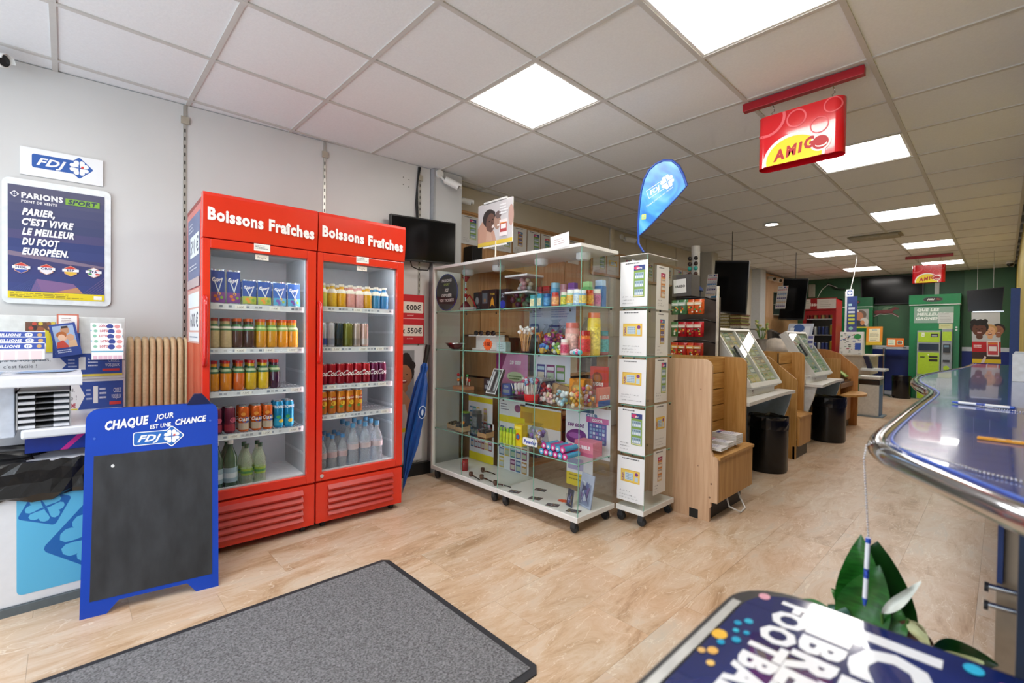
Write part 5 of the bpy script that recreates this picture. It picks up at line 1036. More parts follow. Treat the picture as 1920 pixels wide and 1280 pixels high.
for k, (s_, c1, c2) in enumerate((('HOL', 'c8382e', 'e8e8ec'), ('CRO', 'c8382e', 'e4dce0'), ('ESP', 'c8382e', 'd8b03a'), ('ITA', 'e8e8ec', 'e8e8ec'))):
    cx = w*(.13+.25*k); cy = h*.27; r_ = .030; hexp = [(cx+r_*math.cos(PI/6+q*PI/3), cy+r_*math.sin(PI/6+q*PI/3)) for q in range(6)]
    a.poly(hexp, 'c9a08a').poly([(cx+(x-cx)*.9, cy+(y-cy)*.9) for x, y in hexp], c1)
    a.poly([(cx-.023, cy), (cx+.023, cy), (cx+.023, cy-.013), (cx, cy-.027), (cx-.023, cy-.013)], c2)
    if k == 0: a.poly([(cx-.023, cy-.008), (cx+.023, cy-.008), (cx+.023, cy-.013), (cx, cy-.027), (cx-.023, cy-.013)], '2a4aa0')
    if k == 3: a.rect(cx-.023, cy-.014, .015, .03, '2f8a4a').rect(cx+.008, cy-.014, .015, .03, 'c8382e')
    a.rect(cx-.034, cy-.004, .068, .015, 'e8e8ee').text(s_, cx, cy-.0015, .011, '2a3060', al='c', bold=.05, sx=1.3, maxw=.06)
a.build('print', fpt(.022, .028, .0146), wr_, (0, 0, 1), parent=t)
a = Art(.335, .148); a.fdj(.045, .045, .245, '1d56a8', 'f2f4f6', None, 0)
tag(a.build('wall_sign', Vector((-.178, wy(-.178)-.003, 2.028)), wr_, (0, 0, 1), base='eceef0', t=.006), 'white sign with blue lottery logo and clover above the framed poster', 'sign')
# radiator
t = thing('radiator', 'beige ribbed cast-iron style radiator on the left wall behind the board', 'radiator', (.5, 3.52, .0)); RM = M('cbb088', .45, 0, .05, 60)
def ribx(x): return wally(x)-.10
for k in range(21):
    x = .272+k*.0335; y = ribx(x)
    mb = MB().tube([(x, y-.045, .16), (x, y-.045, 1.09), (x, y-.03, 1.135), (x, y, 1.15), (x, y+.03, 1.12), (x, y+.035, .16)], .0150, RM, 8)
    if k == 0: r0 = mb.build('rib', t, world=True); r0d = r0.data; x0_, y0_ = x, y
    else:
        o = bpy.data.objects.new('rib', r0d); COL.objects.link(o); o.parent = t; o.location = (x-x0_, y-y0_, 0)
MB().tube([(.26, ribx(.26)-.0, .17), (.98, ribx(.98), .17)], .022, RM, 10).tube([(.26, ribx(.26), 1.06), (.98, ribx(.98), 1.06)], .022, RM, 10).build('header_pipe', t, world=True)
for x in (.34, .9): MB().box(x-.01, ribx(x)-.03, 0, x+.01, ribx(x)+.03, .16, RM).build('foot', t, world=True)
# posters and umbrella between fridge and showcase
w, h = .42, .415; a = Art(w, h); a.rect(0, 0, w, h, 'bf1220').rrect(.02, h-.155, w-.03, .095, .008, 'e8e0d4').text('1 000€', w*.93, h-.13, .045, '2a2022', al='r', bold=.03).rrect(.02, h-.35, w-.03, .095, .008, 'e8e0d4').text('x 550€', w*.95, h-.325, .045, '2a2022', al='r', bold=.03).rect(0, h-.205, w, .006, 'e8b0b0').text('au total', w*.62, h-.18, .014, 'f0e0e0', maxw=.06).text('au total', w*.62, h-.375, .014, 'f0e0e0', maxw=.06)
tag(a.build('poster', (1.81, wy(1.81)-.009, 1.115), wr_, (0, 0, 1), base='bf1220', t=.002), 'red price poster ending in 550€ on the wall right of the fridges', 'poster')
def face(a, cx, cy, r, skin, hair, sh, mouth=True, tilt=0):
    a.ell(cx, cy+r*.35, r*.95, r*1.0, hair).ell(cx, cy, r*.72, r*.95, skin, a=tilt).ell(cx, cy-r*1.05, r*.35, r*.35, skin)
    a.ell(cx-r*.26, cy+r*.12, r*.11, r*.05, '2a1a14').ell(cx+r*.26, cy+r*.12, r*.11, r*.05, '2a1a14').poly([(cx-r*.04, cy+r*.08), (cx+r*.1, cy-r*.2), (cx-r*.08, cy-r*.2)], sh)
    if mouth: a.ell(cx, cy-r*.45, r*.28, r*.16, '7a2a28').rect(cx-r*.2, cy-r*.43, r*.4, r*.07, 'f0e8e0')
w, h = .36, .98; a = Art(w, h); a.rect(0, 0, w, h, 'd6d6da').rect(0, h*.30, w*.78, h*.66, '8a8c90')
for k in range(10): a.ell(w*(.30+.045*k), h*(.86+.04*math.sin(k*1.3)), .04, .04, '241a18', 10)
face(a, w*.52, h*.74, .10, 'a8714e', '241a18', '8a5a3e'); a.poly([(w*.1, h*.3), (w*.2, h*.55), (w*.5, h*.62), (w*.75, h*.5), (w*.78, h*.3)], 'c08a68').poly([(w*.25, h*.30), (w*.35, h*.5), (w*.55, h*.5), (w*.7, h*.3)], 'd8cfc8').rect(0, h*.26, w*.78, h*.035, 'e0c820')
tag(a.build('poster', (1.86, wy(1.86)-.009, .12), wr_, (0, 0, 1), base='d6d6da', t=.002), 'tall poster of a laughing woman on the wall beside the right fridge', 'poster')
t = thing('umbrella', 'closed dark blue umbrella leaning in the gap beside the right fridge', 'umbrella', (1.86, 3.10, .0)); ub = Vector((1.84, 3.10, .02)); ut = Vector((2.115, 3.20, 1.11)); dv = ut-ub
mb = MB(); n = 16; prof = [(0, .004), (.06, .012), (.30, .058), (.55, .066), (.72, .052), (.80, .028), (.84, .034), (.87, .016)]
a1 = dv.normalized().orthogonal().normalized(); b1 = dv.normalized().cross(a1); vs = []
for q, r_ in prof:
    for i in range(n): an = 2*PI*i/n+q*1.2; rk = r_*(1 if i % 2 else .70); vs.append(ub+dv*q+(a1*math.cos(an)+b1*math.sin(an))*rk)
mb.add(vs, [(j*n+i, j*n+(i+1) % n, (j+1)*n+(i+1) % n, (j+1)*n+i) for j in range(len(prof)-1) for i in range(n)], M('0d4a9a', .5, 0, .08, 30)); mb.build('canopy', t, world=True)
MB().cyl(ub-dv*.015, ub+dv*.9, .005, CHR, n=8).build('shaft', t, world=True); MB().cyl(ub+dv*.87, ub+dv, .017, M('1a1412', .5), r1=.021, n=12).build('handle', t, world=True)
a = Art(.09, .11); a.ring(.045, .055, .04, .006, 'c8d8ec', ry=.05).ell(.045, .055, .012, .025, 'c8d8ec'); a.build('emblem', ub+dv*.50+Vector((-.035, -.075, -.02)), (1, .15, -.1), (.15, .1, 1), parent=t)
# wall TV
def tv(name, label, TL, TR, BR, BL, d, back=None, logo=False, hang=None):
    TL, TR, BR, BL = map(Vector, (TL, TR, BR, BL)); c = (TL+TR+BR+BL)/4; n_ = (TR-TL).cross(TL-BL).normalized()
    t = thing(name, label, 'tv', (c.x, c.y, min(BL.z, BR.z)))
    def q(u, v, e): return (TL*(1-u)+TR*u)*v+(BL*(1-u)+BR*u)*(1-v)+n_*e
    def slab(u0, v0, u1, v1, e0, e1, m, nm, bv=0):
        mb = MB(); mb.add([q(u0, v0, e0), q(u1, v0, e0), q(u1, v1, e0), q(u0, v1, e0), q(u0, v0, e1), q(u1, v0, e1), q(u1, v1, e1), q(u0, v1, e1)], [(0, 3, 2, 1), (4, 5, 6, 7), (0, 1, 5, 4), (1, 2, 6, 5), (2, 3, 7, 6), (3, 0, 4, 7)], m); return mb.build(nm, t, world=True, bevel=bv)
    slab(0, 0, 1, 1, -d, 0, M('17181a', .35), 'housing', .003); slab(.02, .035, .98, .965, 0, .0015, M('050506', .16, 0, 0, spec=.25), 'screen')
    if logo: slab(.48, .012, .52, .024, 0, .001, P('b9bbbd'), 'mark')
    if hang: 
        for (p0, p1) in hang: MB().cyl(p0, p1, .004, M('b9bbbd', .3, .5), n=6).build('hanger', t, world=True)
    return t
t = tv('wall_tv', 'black flat television on the wall above the right end of the fridges', (1.865, 3.37, 2.152), (2.485, 3.345, 2.178), (2.485, 3.345, 1.818), (1.865, 3.37, 1.790), .035, logo=True, hang=None)
MB().box(2.12, 3.37, 1.90, 2.24, 3.452, 2.06, M('1a1a1c', .4)).build('wall_mount', t, world=True)
MB().tube([(2.06, 3.39, 1.80), (2.07, 3.38, 1.755), (2.13, 3.375, 1.735), (2.22, 3.375, 1.74), (2.26, 3.385, 1.80)], .005, M('151515', .5), 6).build('cable', t, world=True)
tag(MB().tube([(2.165, wy(2.165)-.010, HC-.01), (2.150, wy(2.15)-.012, 2.45), (2.14, wy(2.15)-.010, 2.3), (2.145, 3.42, 2.10)], .0075, M('141414', .5), 6).tube([(2.18, wy(2.165)-.010, HC-.01), (2.146, wy(2.15)-.018, 2.47), (2.155, wy(2.15)-.012, 2.3), (2.15, 3.42, 2.10)], .0055, M('141414', .5), 6).build('power_cable'), 'black cables running from the ceiling down to the wall television', 'cable')
# cameras
def cctv(label, base, to, L=.13, r=.032):
    t = thing('security_camera', label, 'camera', base); b = Vector(base); d = (Vector(to)-b).normalized(); p = b+d*.10+Vector((0, 0, -.02))
    MB().cyl(b, b+Vector((0, -.02, 0)), .035, WLAM, n=16).tube([b, b+d*.05+Vector((0, 0, -.03)), p], .010, WLAM, 8).build('bracket', t, world=True)
    MB().cyl(p-d*L*.3, p+d*L*.7, r, WLAM, n=18).build('housing', t, world=True); MB().cyl(p+d*L*.66, p+d*(L*.7+.001), r*.86, M('0c0d0e', .2), n=18).build('lens', t, world=True)
    MB().prism([(r*1.02*math.cos(q*PI/8), r*1.02*math.sin(q*PI/8)) for q in range(9)]+[(r*1.10*math.cos(q*PI/8), r*1.10*math.sin(q*PI/8)) for q in range(8, -1, -1)], lambda a_, b_: p-d*L*.2+d.cross(Vector((0, 0, 1))).normalized()*a_+Vector((0, 0, 1))*b_, lambda a_, b_: p+d*(L*.7+.025)+d.cross(Vector((0, 0, 1))).normalized()*a_+Vector((0, 0, 1))*b_, WLAM).build('hood', t, world=True)
    return t
cctv('white bullet camera at the top left edge, over the framed poster', (-.36, 3.60, 2.585), (-.1, 3.35, 2.53))
cctv('white bullet camera mounted on the white wall column', (2.34, 3.40, 2.585), (2.62, 3.18, 2.42))
cctv('small white bullet camera just behind the wall column', (2.64, 3.60, 2.50), (2.95, 3.35, 2.42), .11, .027)
cctv('white bullet camera on the far wall beside the blue feather flag', (5.45, 3.60, 2.55), (5.75, 3.4, 2.50), .15, .035)

# ------------------------------------------------------------------ poster board behind the showcases
BOAK = wood('a67c50', 'bb9163', 'z'); BOAKX = wood('a67c50', 'bb9163', 'x'); LOAK = wood('c09a78', 'cfac8a', 'z'); DOAK = wood('b0803f', 'c79a5c', 'z'); DOAKX = wood('b0803f', 'c79a5c', 'x')
t = thing('pin_board', 'brown wooden board on the wall above the showcases, hung with a row of notices', 'board', (3.65, 3.59, .02))
for k, (x0, x1) in enumerate(((2.62, 2.975), (2.98, 3.34), (3.345, 3.80), (3.805, 4.26), (4.265, 4.62))): MB().box(x0, 3.584, .02, x1, 3.600, 2.375, BOAK).build('plank', t, world=True, bevel=.002)
MB().box(2.62, 3.573, 2.362, 4.62, 3.600, 2.385, BOAKX).build('top_strip', t, world=True)
kk = ['green', 'cash', 'green', 'gold', 'green', 'blue', 'gold', 'green', 'orange']
xs = [2.72, 2.965, 3.175, 3.40, 3.615, 3.83, 4.06, 4.30]
nn = ['first, next to the wall column', 'second, left of the photo poster', 'third, half behind the photo poster', 'fourth, with gold ticket', 'fifth, with green ticket', 'sixth, with blue ticket', 'seventh, with dark ticket', 'eighth and last']
for k, x in enumerate(xs):
    tag(notice(kk[k], 60+k, .203, .275).build('win_notice', (x, 3.573, 2.068-.004*(k % 3)), (1, 0, 0), (0, 0, 1), base='cfcfce'), f'white notice pinned on the wooden board: {nn[k]}', 'notice')
t = thing('pin_board', 'long low board with white papers on the far wall behind the narrow showcase', 'board', (6.1, 3.595, 2.0))
MB().box(4.75, 3.565, 1.98, 7.5, 3.578, 2.31, BOAKX).build('plank', t, world=True)
for k in range(9): tag(notice(kk[k], 90+k, .27, .26).build('win_notice', (4.78+.298*k, 3.560, 2.01), (1, 0, 0), (0, 0, 1), base='c9c7c2'), f'white paper on the long low far board, {["first","second","third","fourth","fifth","sixth","seventh","eighth","ninth"][k]} from the left', 'notice')
t = thing('loudspeaker', 'small black loudspeaker standing behind the top of the glass showcase', 'speaker', (2.83, 3.5, 1.84)); MB().box(2.745, 3.43, 1.85, 2.865, 3.56, 2.03, M('141312', .5, 0, .05)).build('cabinet', t, world=True, bevel=.004); MB().box(2.755, 3.425, 1.86, 2.855, 3.43, 2.02, M('0a0a0b', .8, 0, .2, 300)).build('grille', t, world=True)
tag(MB().box(2.66, 3.30, 1.82, 3.60, 3.583, 1.848, BOAKX).box(2.68, 3.55, .02, 2.70, 3.57, 1.82, BOAK).box(3.56, 3.55, .02, 3.58, 3.57, 1.82, BOAK).build('shelf_board', bevel=.002), 'wooden shelf on the wall behind the showcase top, carrying the loudspeaker', 'shelf')
t = thing('back_cabinet', 'wooden sales cabinet seen through the glass behind the left showcase', 'cabinet', (3.4, 3.2, 0))
for (z0, z1) in ((0, .03), (.42, .44), (.80, .82), (1.18, 1.20)): MB().box(2.75, 2.95, z0, 4.25, 3.54, z1, BOAKX).build('board', t, world=True)
for x in (2.75, 3.48, 4.23): MB().box(x, 2.95, 0, x+.02, 3.54, 1.20, BOAK).build('side', t, world=True)
MB().box(2.76, 3.52, 0, 4.24, 3.54, 1.2, BOAK).build('back', t, world=True)
rr = random.Random(12); mb = MB()
for z in (.03, .44, .82):
    x = 2.80
    while x < 4.1:
        w = rr.uniform(.05, .14); hh = rr.uniform(.1, .27); x1 = x+w
        if not (x < 3.51 < x1+.02) : mb.box(x, 3.02+rr.uniform(0, .1), z, x1, 3.3, z+hh, M(rr.choice(['6a4a3a', '8a8a90', '3a3f48', 'a89880', '4a5a6a', '9a5a4a', 'c0b8a8']), .6))
        x = x1+rr.uniform(.01, .05)
mb.build('stored_stock', t, world=True)['kind'] = 'stuff'
# photo poster on a pole on the showcase
t = thing('poster_stand', 'small poster of two smiling faces on a thin pole on top of the showcase', 'poster', (2.42, 2.73, ZT))
MB().cyl((2.42, 2.74, ZT), (2.42, 2.74, ZT+.012), .06, M('d8d8d4', .3), n=20).build('foot', t, world=True); MB().cyl((2.42, 2.74, ZT+.01), (2.425, 2.74, 1.93), .006, M('d9d2c2', .4), n=8).build('pole', t, world=True)
pn = Vector((-1, 0, 0)); po = Vector((2.42, 2.957, 1.905)); pr = Vector((0, -1, 0)); w, h = .405, .33
mb = MB().box(2.423, 2.555, 1.903, 2.432, 2.955, 2.240, M('e4e4e2', .3)).box(2.423, 2.62, 1.89, 2.432, 2.89, 2.255, M('e4e4e2', .3)); mb.build('panel', t, world=True)
a = Art(w, h); a.rect(0, 0, w, h, 'c9c6c8').rect(0, 0, w, .03, 'd8bc4a')
a.poly([(0, .03), (.0, .15), (.05, .20), (.13, .16), (.2, .10), (.22, .03)], 'c49a86')
for k in range(13): a.ell(.075+.0105*k, .252+.012*math.sin(k*1.9)-.0008*(k-6)**2, .018, .022, '2e2827', 10)
a.ell(.135, .215, .075, .07, '352d2c').ell(.155, .175, .055, .075, '6d5046', a=-.1).ell(.185, .145, .018, .012, 'e8dcd8', a=.4).ell(.14, .19, .010, .004, '1a1414').ell(.18, .20, .010, .004, '1a1414').poly([(.165, .19), (.185, .168), (.165, .165)], '4a362e').poly([(.10, .03), (.11, .12), (.16, .10), (.18, .03)], 'caa592')
a.ell(.235, .175, .04, .06, 'a88878').ell(.245, .225, .035, .03, '6a5a58').ell(.245, .145, .014, .008, 'eee6e2').ell(.39, .20, .03, .08, 'b8958a')
a.fine(.26, .29, .10, 4, .022, .012, 'eeeef0', 3).rect(.262, .055, .09, .125, 'e8dede').rect(.27, .085, .075, .07, 'b04a4c').rect(.278, .11, .058, .035, 'ece8e8').rect(.27, .15, .075, .008, 'd8863a').rect(.262, .037, .09, .01, 'b9b6b8')
a.build('print', (2.4225, 2.957, 1.905), (0, -1, 0), (0, 0, 1), parent=t)
# feather flag
t = thing('feather_flag', 'blue lottery feather flag on a small black foot on top of the narrow showcase', 'flag', (2.8, 1.66, 1.7225))
MB().cyl((2.80, 1.66, 1.7225), (2.80, 1.66, 1.737), .075, M('2b2f30', .4), n=20).cyl((2.80, 1.66, 1.737), (2.80, 1.66, 1.765), .02, M('1c1e1f', .4), n=12).build('foot', t, world=True)
def fl(u, v): return Vector((2.80, 1.712-u, 1.880+v))
outl = [(0, 0), (-.003, .06), (.0, .14), (.005, .22), (.016, .30), (.035, .37), (.07, .425), (.12, .455), (.175, .463), (.235, .445), (.28, .40), (.31, .34), (.332, .275), (.333, .262)]
low = [(.333, .262), (.27, .205), (.20, .15), (.12, .085), (.05, .03), (0, 0)]
FM = bpy.data.materials.new('flag_fabric'); FM.use_nodes = True; nt = FM.node_tree; b = nt.nodes['Principled BSDF']; tc = nt.nodes.new('ShaderNodeTexCoord'); nz = nt.nodes.new('ShaderNodeTexNoise'); nz.inputs['Scale'].default_value = 5; nz.inputs['Distortion'].default_value = 1.5
cr = nt.nodes.new('ShaderNodeValToRGB'); cr.color_ramp.elements[0].position = .35; cr.color_ramp.elements[0].color = (*lin('1d6fc0'), 1); cr.color_ramp.elements[1].position = .68; cr.color_ramp.elements[1].color = (*lin('7cc0d8'), 1); e = cr.color_ramp.elements.new(.5); e.color = (*lin('3f97d0'), 1)
nt.links.new(tc.outputs['Object'], nz.inputs['Vector']); nt.links.new(nz.outputs['Fac'], cr.inputs[0]); nt.links.new(cr.outputs[0], b.inputs['Base Color']); b.inputs['Roughness'].default_value = .35
poly = outl[:-1]+low[:-1]
MB().prism(poly, lambda a_, b_: fl(a_, b_)+Vector((-.0015, 0, 0)), lambda a_, b_: fl(a_, b_)+Vector((.0015, 0, 0)), FM).build('cloth', t, world=True)
MB().tube([(2.80, 1.66, 1.75), (2.80, 1.712, 1.83)]+[fl(*p_) for p_ in outl], .0075, M('123f9a', .35), 8).build('pole_sleeve', t, world=True)
MB().tube([fl(*p_) for p_ in low], .004, M('123f9a', .35), 6).build('hem', t, world=True)
a = Art(.34, .46); q = .38
def rot(x, y, cx=.0, cy=.0): return (x, y)
ca, sa = math.cos(q), math.sin(q)
def F2(x, y): return (.075+x*ca-y*sa, .235+x*sa+y*ca)
b2 = Art(.2, .1); b2.ring(.0, .0, .001, .0005, 'dfe8ee')
for (x0, y0, x1, y1) in ((0, 0, .12, .003), (0, .057, .12, .06), (0, 0, .003, .06)): a.poly([F2(x0, y0), F2(x1, y0), F2(x1, y1), F2(x0, y1)], 'dfeaf2')
a.text('FDJ', *F2(.018, .016), .030, 'e8f0f4', shear=.25, bold=.03, rot=q, sx=1.15)
cx, cy = F2(.150, .03)
a.clover(cx, cy, .048, 'e4ecef', q)
a.text('Chaque jour est une chance', *F2(-.035, -.045), .0135, 'd8e6ee', shear=.2, rot=q+.08)
a.rrect(.022, .105, .034, .034, .006, 'b9c24a').rrect(.028, .111, .022, .022, .004, '4f9fcc').rect(.037, .105, .004, .034, 'b9c24a').rect(.022, .12, .034, .004, 'b9c24a')
a.build('print', (2.7982, 1.712, 1.880), (0, -1, 0), (0, 0, 1), parent=t)
a = Art(.20, .10); a.rect(0, 0, .2, .1, '8a7ab0').rect(.02, .02, .07, .06, '3a5a9a').rect(.11, .03, .07, .05, '6a9a5a')
tag(a.build('leaflet_stack', (2.83, 1.70, 1.724), (1, -.25, 0), (.25, 1, 0), base='c8c4d0', t=.012), 'small stack of purple and green leaflets lying on top of the narrow showcase', 'leaflets')

# ------------------------------------------------------------------ sales counter run: oak slat units and white ticket desks
def sidepanel(x0, yf, top, rad, cut=True, box_y=None, h0=.0):
    p = [(yf, h0), (2.02, h0), (2.02, top)]
    p += [(yf+rad-rad*math.sin(k*PI/12), top-rad+rad*math.cos(k*PI/12)) for k in range(7)]
    if box_y is not None:
        p += [(yf, .47)]+[(yf-(yf-box_y)*math.sin(k*PI/8), .40+.03*math.cos(k*PI/8)) for k in range(1, 4)]+[(box_y, .40), (box_y, .13), (yf-.005, .13), (yf-.01, .10), (yf, .09)]
    return p
def slat_unit(name, label, X0, X1, yf, box_y, near_m, slat_y, full=True):
    t = thing(name, label, 'shelf unit', ((X0+X1)/2, 1.65, 0))
    p = sidepanel(X0, yf, 1.058, .055, box_y=box_y if full else None)
    if full:
        mb = MB().prism(p, lambda a_, b_: (X0, a_, b_), lambda a_, b_: (X0+.022, a_, b_), near_m); mb.build('side_panel', t, world=True, bevel=.0015)
        MB().box(X0-.0008, 1.375, .0, X0, 1.435, .06, M('22201e', .9)).build('cable_notch', t, world=True)
        for (y, z) in ((1.37, .86), (1.38, .35), (1.30, .16), (1.29, .25)): MB().cyl((X0-.0012, y, z), (X0, y, z), .004 if z > .3 else .007, M('8a6a50', .6), n=10).build('screw_cap', t, world=True)
    else:
        MB().prism([(yf, 0), (2.02, 0), (2.02, 1.055), (1.83, 1.055), (1.79, 1.05), (1.66, 1.01), (1.41, .80), (yf-.0, .775)], lambda a_, b_: (X0, a_, b_), lambda a_, b_: (X0+.022, a_, b_), near_m).build('side_panel', t, world=True, bevel=.0015)
    MB().prism([(q_[0]+.0, q_[1]) for q_ in sidepanel(X1-.022, yf+(.045 if not full else 0), 1.058, .055, h0=.13)], lambda a_, b_: (X1-.022, a_, b_), lambda a_, b_: (X1, a_, b_), DOAK).build('side_panel', t, world=True, bevel=.0015)
    for k in range(5): MB().box(X0+.024, slat_y, .47+k*.118, X1-.024, slat_y+.018, .47+k*.118+.112, DOAKX).build('slat', t, world=True, bevel=.002)
    MB().box(X0+.024, slat_y+.02, .44, X1-.024, slat_y+.03, 1.05, M('3b2a18', .8)).build('slat_backing', t, world=True)
    MB().box(X0+.022, box_y+.002, .13, X1-.0, box_y+.022, .405, DOAKX if False else DOAK).build('front_board', t, world=True, bevel=.0015)
    MB().prism([(box_y-.006, .405), (box_y-.006, .425), (slat_y, .455), (slat_y, .435)], lambda a_, b_: (X0+.022, a_, b_), lambda a_, b_: (X1+.008, a_, b_), DOAKX).build('ledge', t, world=True, bevel=.0015)
    MB().box(X0+.05, yf+.02, 0, X1-.03, 2.0, .12, M('3e3a34', .6)).build('plinth', t, world=True)
    return t
u1 = slat_unit('slat_unit', 'light oak display unit with slatted back and low box front, nearest to the glass showcases', 3.035, 3.645, 1.30, 1.25, LOAK, 1.455)
MB().cyl((3.60, 1.40, .015), (3.60, 1.40, .075), .022, M('2a2a2c'), n=12).build('foot', u1, world=True)
tag(MB().tube([(3.30, 1.30, .12), (3.28, 1.27, .05), (3.35, 1.22, .008), (3.46, 1.23, .008), (3.50, 1.28, .06), (3.49, 1.30, .12)], .006, M('dedcd8', .4), 8).build('cable'), 'white cable looping on the floor under the box of the nearest oak unit', 'cable')
a = Art(.085, .40); a.rect(0, 0, .085, .40, 'c89a4a').rect(.02, .28, .05, .05, 'b9c8d8').rect(.02, .24, .05, .03, 'a8bcd0').ell(.055, .11, .028, .035, '6a9a3a').rect(.02, .06, .025, .14, '4a2a20').ell(.032, .175, .014, .018, 'b8401e').rect(.02, .04, .03, .02, 'e0dcd0').fine(.02, .36, .05, 2, .01, .004, '5a6a9a', 3)
tag(a.build('header_card', (3.085, 1.448, .60), (1, 0, 0), (0, 0, 1), base='c89a4a', t=.004), 'tall narrow tan header card with fruit picture on the slatted back of the nearest unit', 'card')
def brochures(label, X, Y, Z, n, c, w=.10, d=.17, rz=0):
    t = thing('brochure_stack', label, 'brochures', (X, Y, Z+.002), rz)
    for k in range(n): o = R.uniform(-.003, .003); MB().box(-w/2+o, -d/2+o, k*.0065, w/2+o, d/2+o, k*.0065+.006, M(['e4e3e0', 'd8d6d4'][k % 2], .5)).build('brochure', t)
    a = Art(w, d); a.rect(0, 0, w, d, 'dfdfe4').rect(.01, d*.72, w*.5, d*.15, c).fine(w*.1, d*.6, w*.8, 6, d*.08, d*.03, '8a90b8', n).rect(w*.6, d*.7, w*.3, d*.16, 'c88aa0'); a.build('print', (-w/2, -d/2, n*.0065+.0003), (1, 0, 0), (0, 1, 0), parent=t, world=False); return t
brochures('low brochure stack at the front left of the oak ledge', 3.155, 1.345, .4535, 3, '3a4fa0')
brochures('middle brochure stack on the oak ledge', 3.285, 1.35, .4535, 5, '3a3f90')
brochures('tallest brochure stack at the right of the oak ledge', 3.44, 1.355, .4535, 10, '2f3a8a', .12)
u2 = slat_unit('slat_unit', 'oak unit with angled side panel between the two ticket desks', 5.245, 5.67, 1.40, 1.375, DOAK, 1.56, False)
MB().box(5.245, 1.41, 0, 5.67, 1.43, .128, M('5f5a50', .6)).build('kick_board', u2, world=True)
# ticket desks
def desk(label, X0, X1, DX0, DX1, yb, flip, sd):
    t = thing('ticket_desk', label, 'desk', ((X0+X1)/2, 1.7, 0)); wt = M('d9d9d7', .3, 0, .01)
    MB().prism([(yb-.0, .715), (yb, .80), (2.0, .80), (2.0, .715)], lambda a_, b_: (X0, a_, b_), lambda a_, b_: (DX1-.10, a_, b_), wt).build('body', t, world=True, bevel=.003)
    MB().prism([(X0, 1.285), (DX1-.45, 1.32), (DX1-.1, 1.335), (DX1+.15, 1.325), (DX1+.17, 1.345), (DX1+.17, yb+.05), (X0, yb+.05)], lambda a_, b_: (a_, b_, .695), lambda a_, b_: (a_, b_, .722), wt).build('shelf', t, world=True, bevel=.003)
    legm = M('8fa0ae', .35); 
    for lx, m_ in ((X0+.02, M('c9cdd0', .35)), (DX1+.10, legm)):
        MB().prism([(1.345, .695), (1.37, .58), (1.56, .0), (1.90, .0), (1.90, .695)], lambda a_, b_: (lx, a_, b_), lambda a_, b_: (lx+.03, a_, b_), m_).build('leg_panel', t, world=True, bevel=.003)
    MB().box(X0+.05, 1.93, 0, DX1-.1, 1.95, .695, M('2a3348', .6)).build('back_panel', t, world=True)
    # slanted glazed ticket case
    y0, z0, y1, z1 = yb-.02, .812, yb+.265, 1.275
    dY, dZ = y1-y0, z1-z0; L = math.hypot(dY, dZ); ny, nz = -dZ/L, dY/L
    def sp(x, s_, e=0): return Vector((x, y0+dY*s_+ny*e, z0+dZ*s_+nz*e))
    def bar(xa, xb, sa_, sb_, e0, e1, m, nm, bv=0):
        mb = MB(); P8 = [sp(xa, sa_, e0), sp(xb, sa_, e0), sp(xb, sb_, e0), sp(xa, sb_, e0), sp(xa, sa_, e1), sp(xb, sa_, e1), sp(xb, sb_, e1), sp(xa, sb_, e1)]
        mb.add(P8, [(0, 3, 2, 1), (4, 5, 6, 7), (0, 1, 5, 4), (1, 2, 6, 5), (2, 3, 7, 6), (3, 0, 4, 7)], m); return mb.build(nm, t, world=True, bevel=bv)
    bar(DX0, DX1, 0, 1, -.075, -.022, M('a9aaa6', .5), 'case_back')
    xm = (DX0+DX1)/2
    for xa, xb in ((DX0-.012, DX0+.006), (xm-.009, xm+.009), (DX1-.006, DX1+.012)): bar(xa, xb, -.03, 1.02, -.08, .004, wt, 'frame', .002)
    bar(DX0, DX1, -.04, .035, -.08, .006, wt, 'frame', .002); bar(DX0, DX1, .975, 1.02, -.08, .004, wt, 'frame', .002)
    MB().prism([(y0-.01, .80), (y0+.0, .845), (y1+.02, z1-.01), (y1+.03, z1-.09), (yb+.12, .80)], lambda a_, b_: (DX0-.018, a_, b_), lambda a_, b_: (DX0-.006, a_, b_), wt).build('case_side', t, world=True)
    rr = random.Random(sd)
    for xa, xb in ((DX0+.007, xm-.010), (xm+.010, DX1-.007)):
        a = Art(xb-xa, L*.93); W_, H_ = xb-xa, L*.93; a.rect(0, 0, W_, H_, 'a8aaa0')
        cols = ['8a8c50', 'a8925a', '6a7a4a', '9aa86a', 'b09a50', '70808a', '8a6a5a', 'c0b88a', '5a7a5a'] if sd % 2 else ['7a9a6a', '8ab08a', '6a8a9a', 'a8b89a', '5a8a4a', '9ab0a8', '4a6a5a', 'c0c8b8']
        for i in range(3):
            for j in range(6): 
                c_ = rr.choice(cols); xx = W_*(.05+.31*i); yy = H_*(.02+.163*j); a.rect(xx, yy, W_*.27, H_*.14, c_).rect(xx+W_*.02, yy+H_*.02, W_*.23, H_*.05, rr.choice(['c8ccc8', 'b0b8a0', 'c8b890'])).rect(xx+W_*.03, yy+H_*.09, W_*.2, H_*.03, rr.choice(cols))
        a.build('ticket_print', sp(xa, .04, -.0215), (1, 0, 0), (0, dY, dZ), parent=t)
        bar(xa-.004, xb+.004, .045, .975, -.004, -.001, GLS, 'pane')
    a = Art(.04, .06); a.ring(.02, .035, .016, .003, '8a2a3a', ry=.022).ell(.02, .035, .006, .009, '3a2a3a').build('emblem', (xm+.02-.30, yb-.0008, .725), (1, 0, 0), (0, 0, 1), parent=t)
    return t
d1 = desk('white ticket desk with slanted glazed ticket case, nearer of the two', 3.66, 5.22, 4.03, 4.77, 1.43, 0, 1)
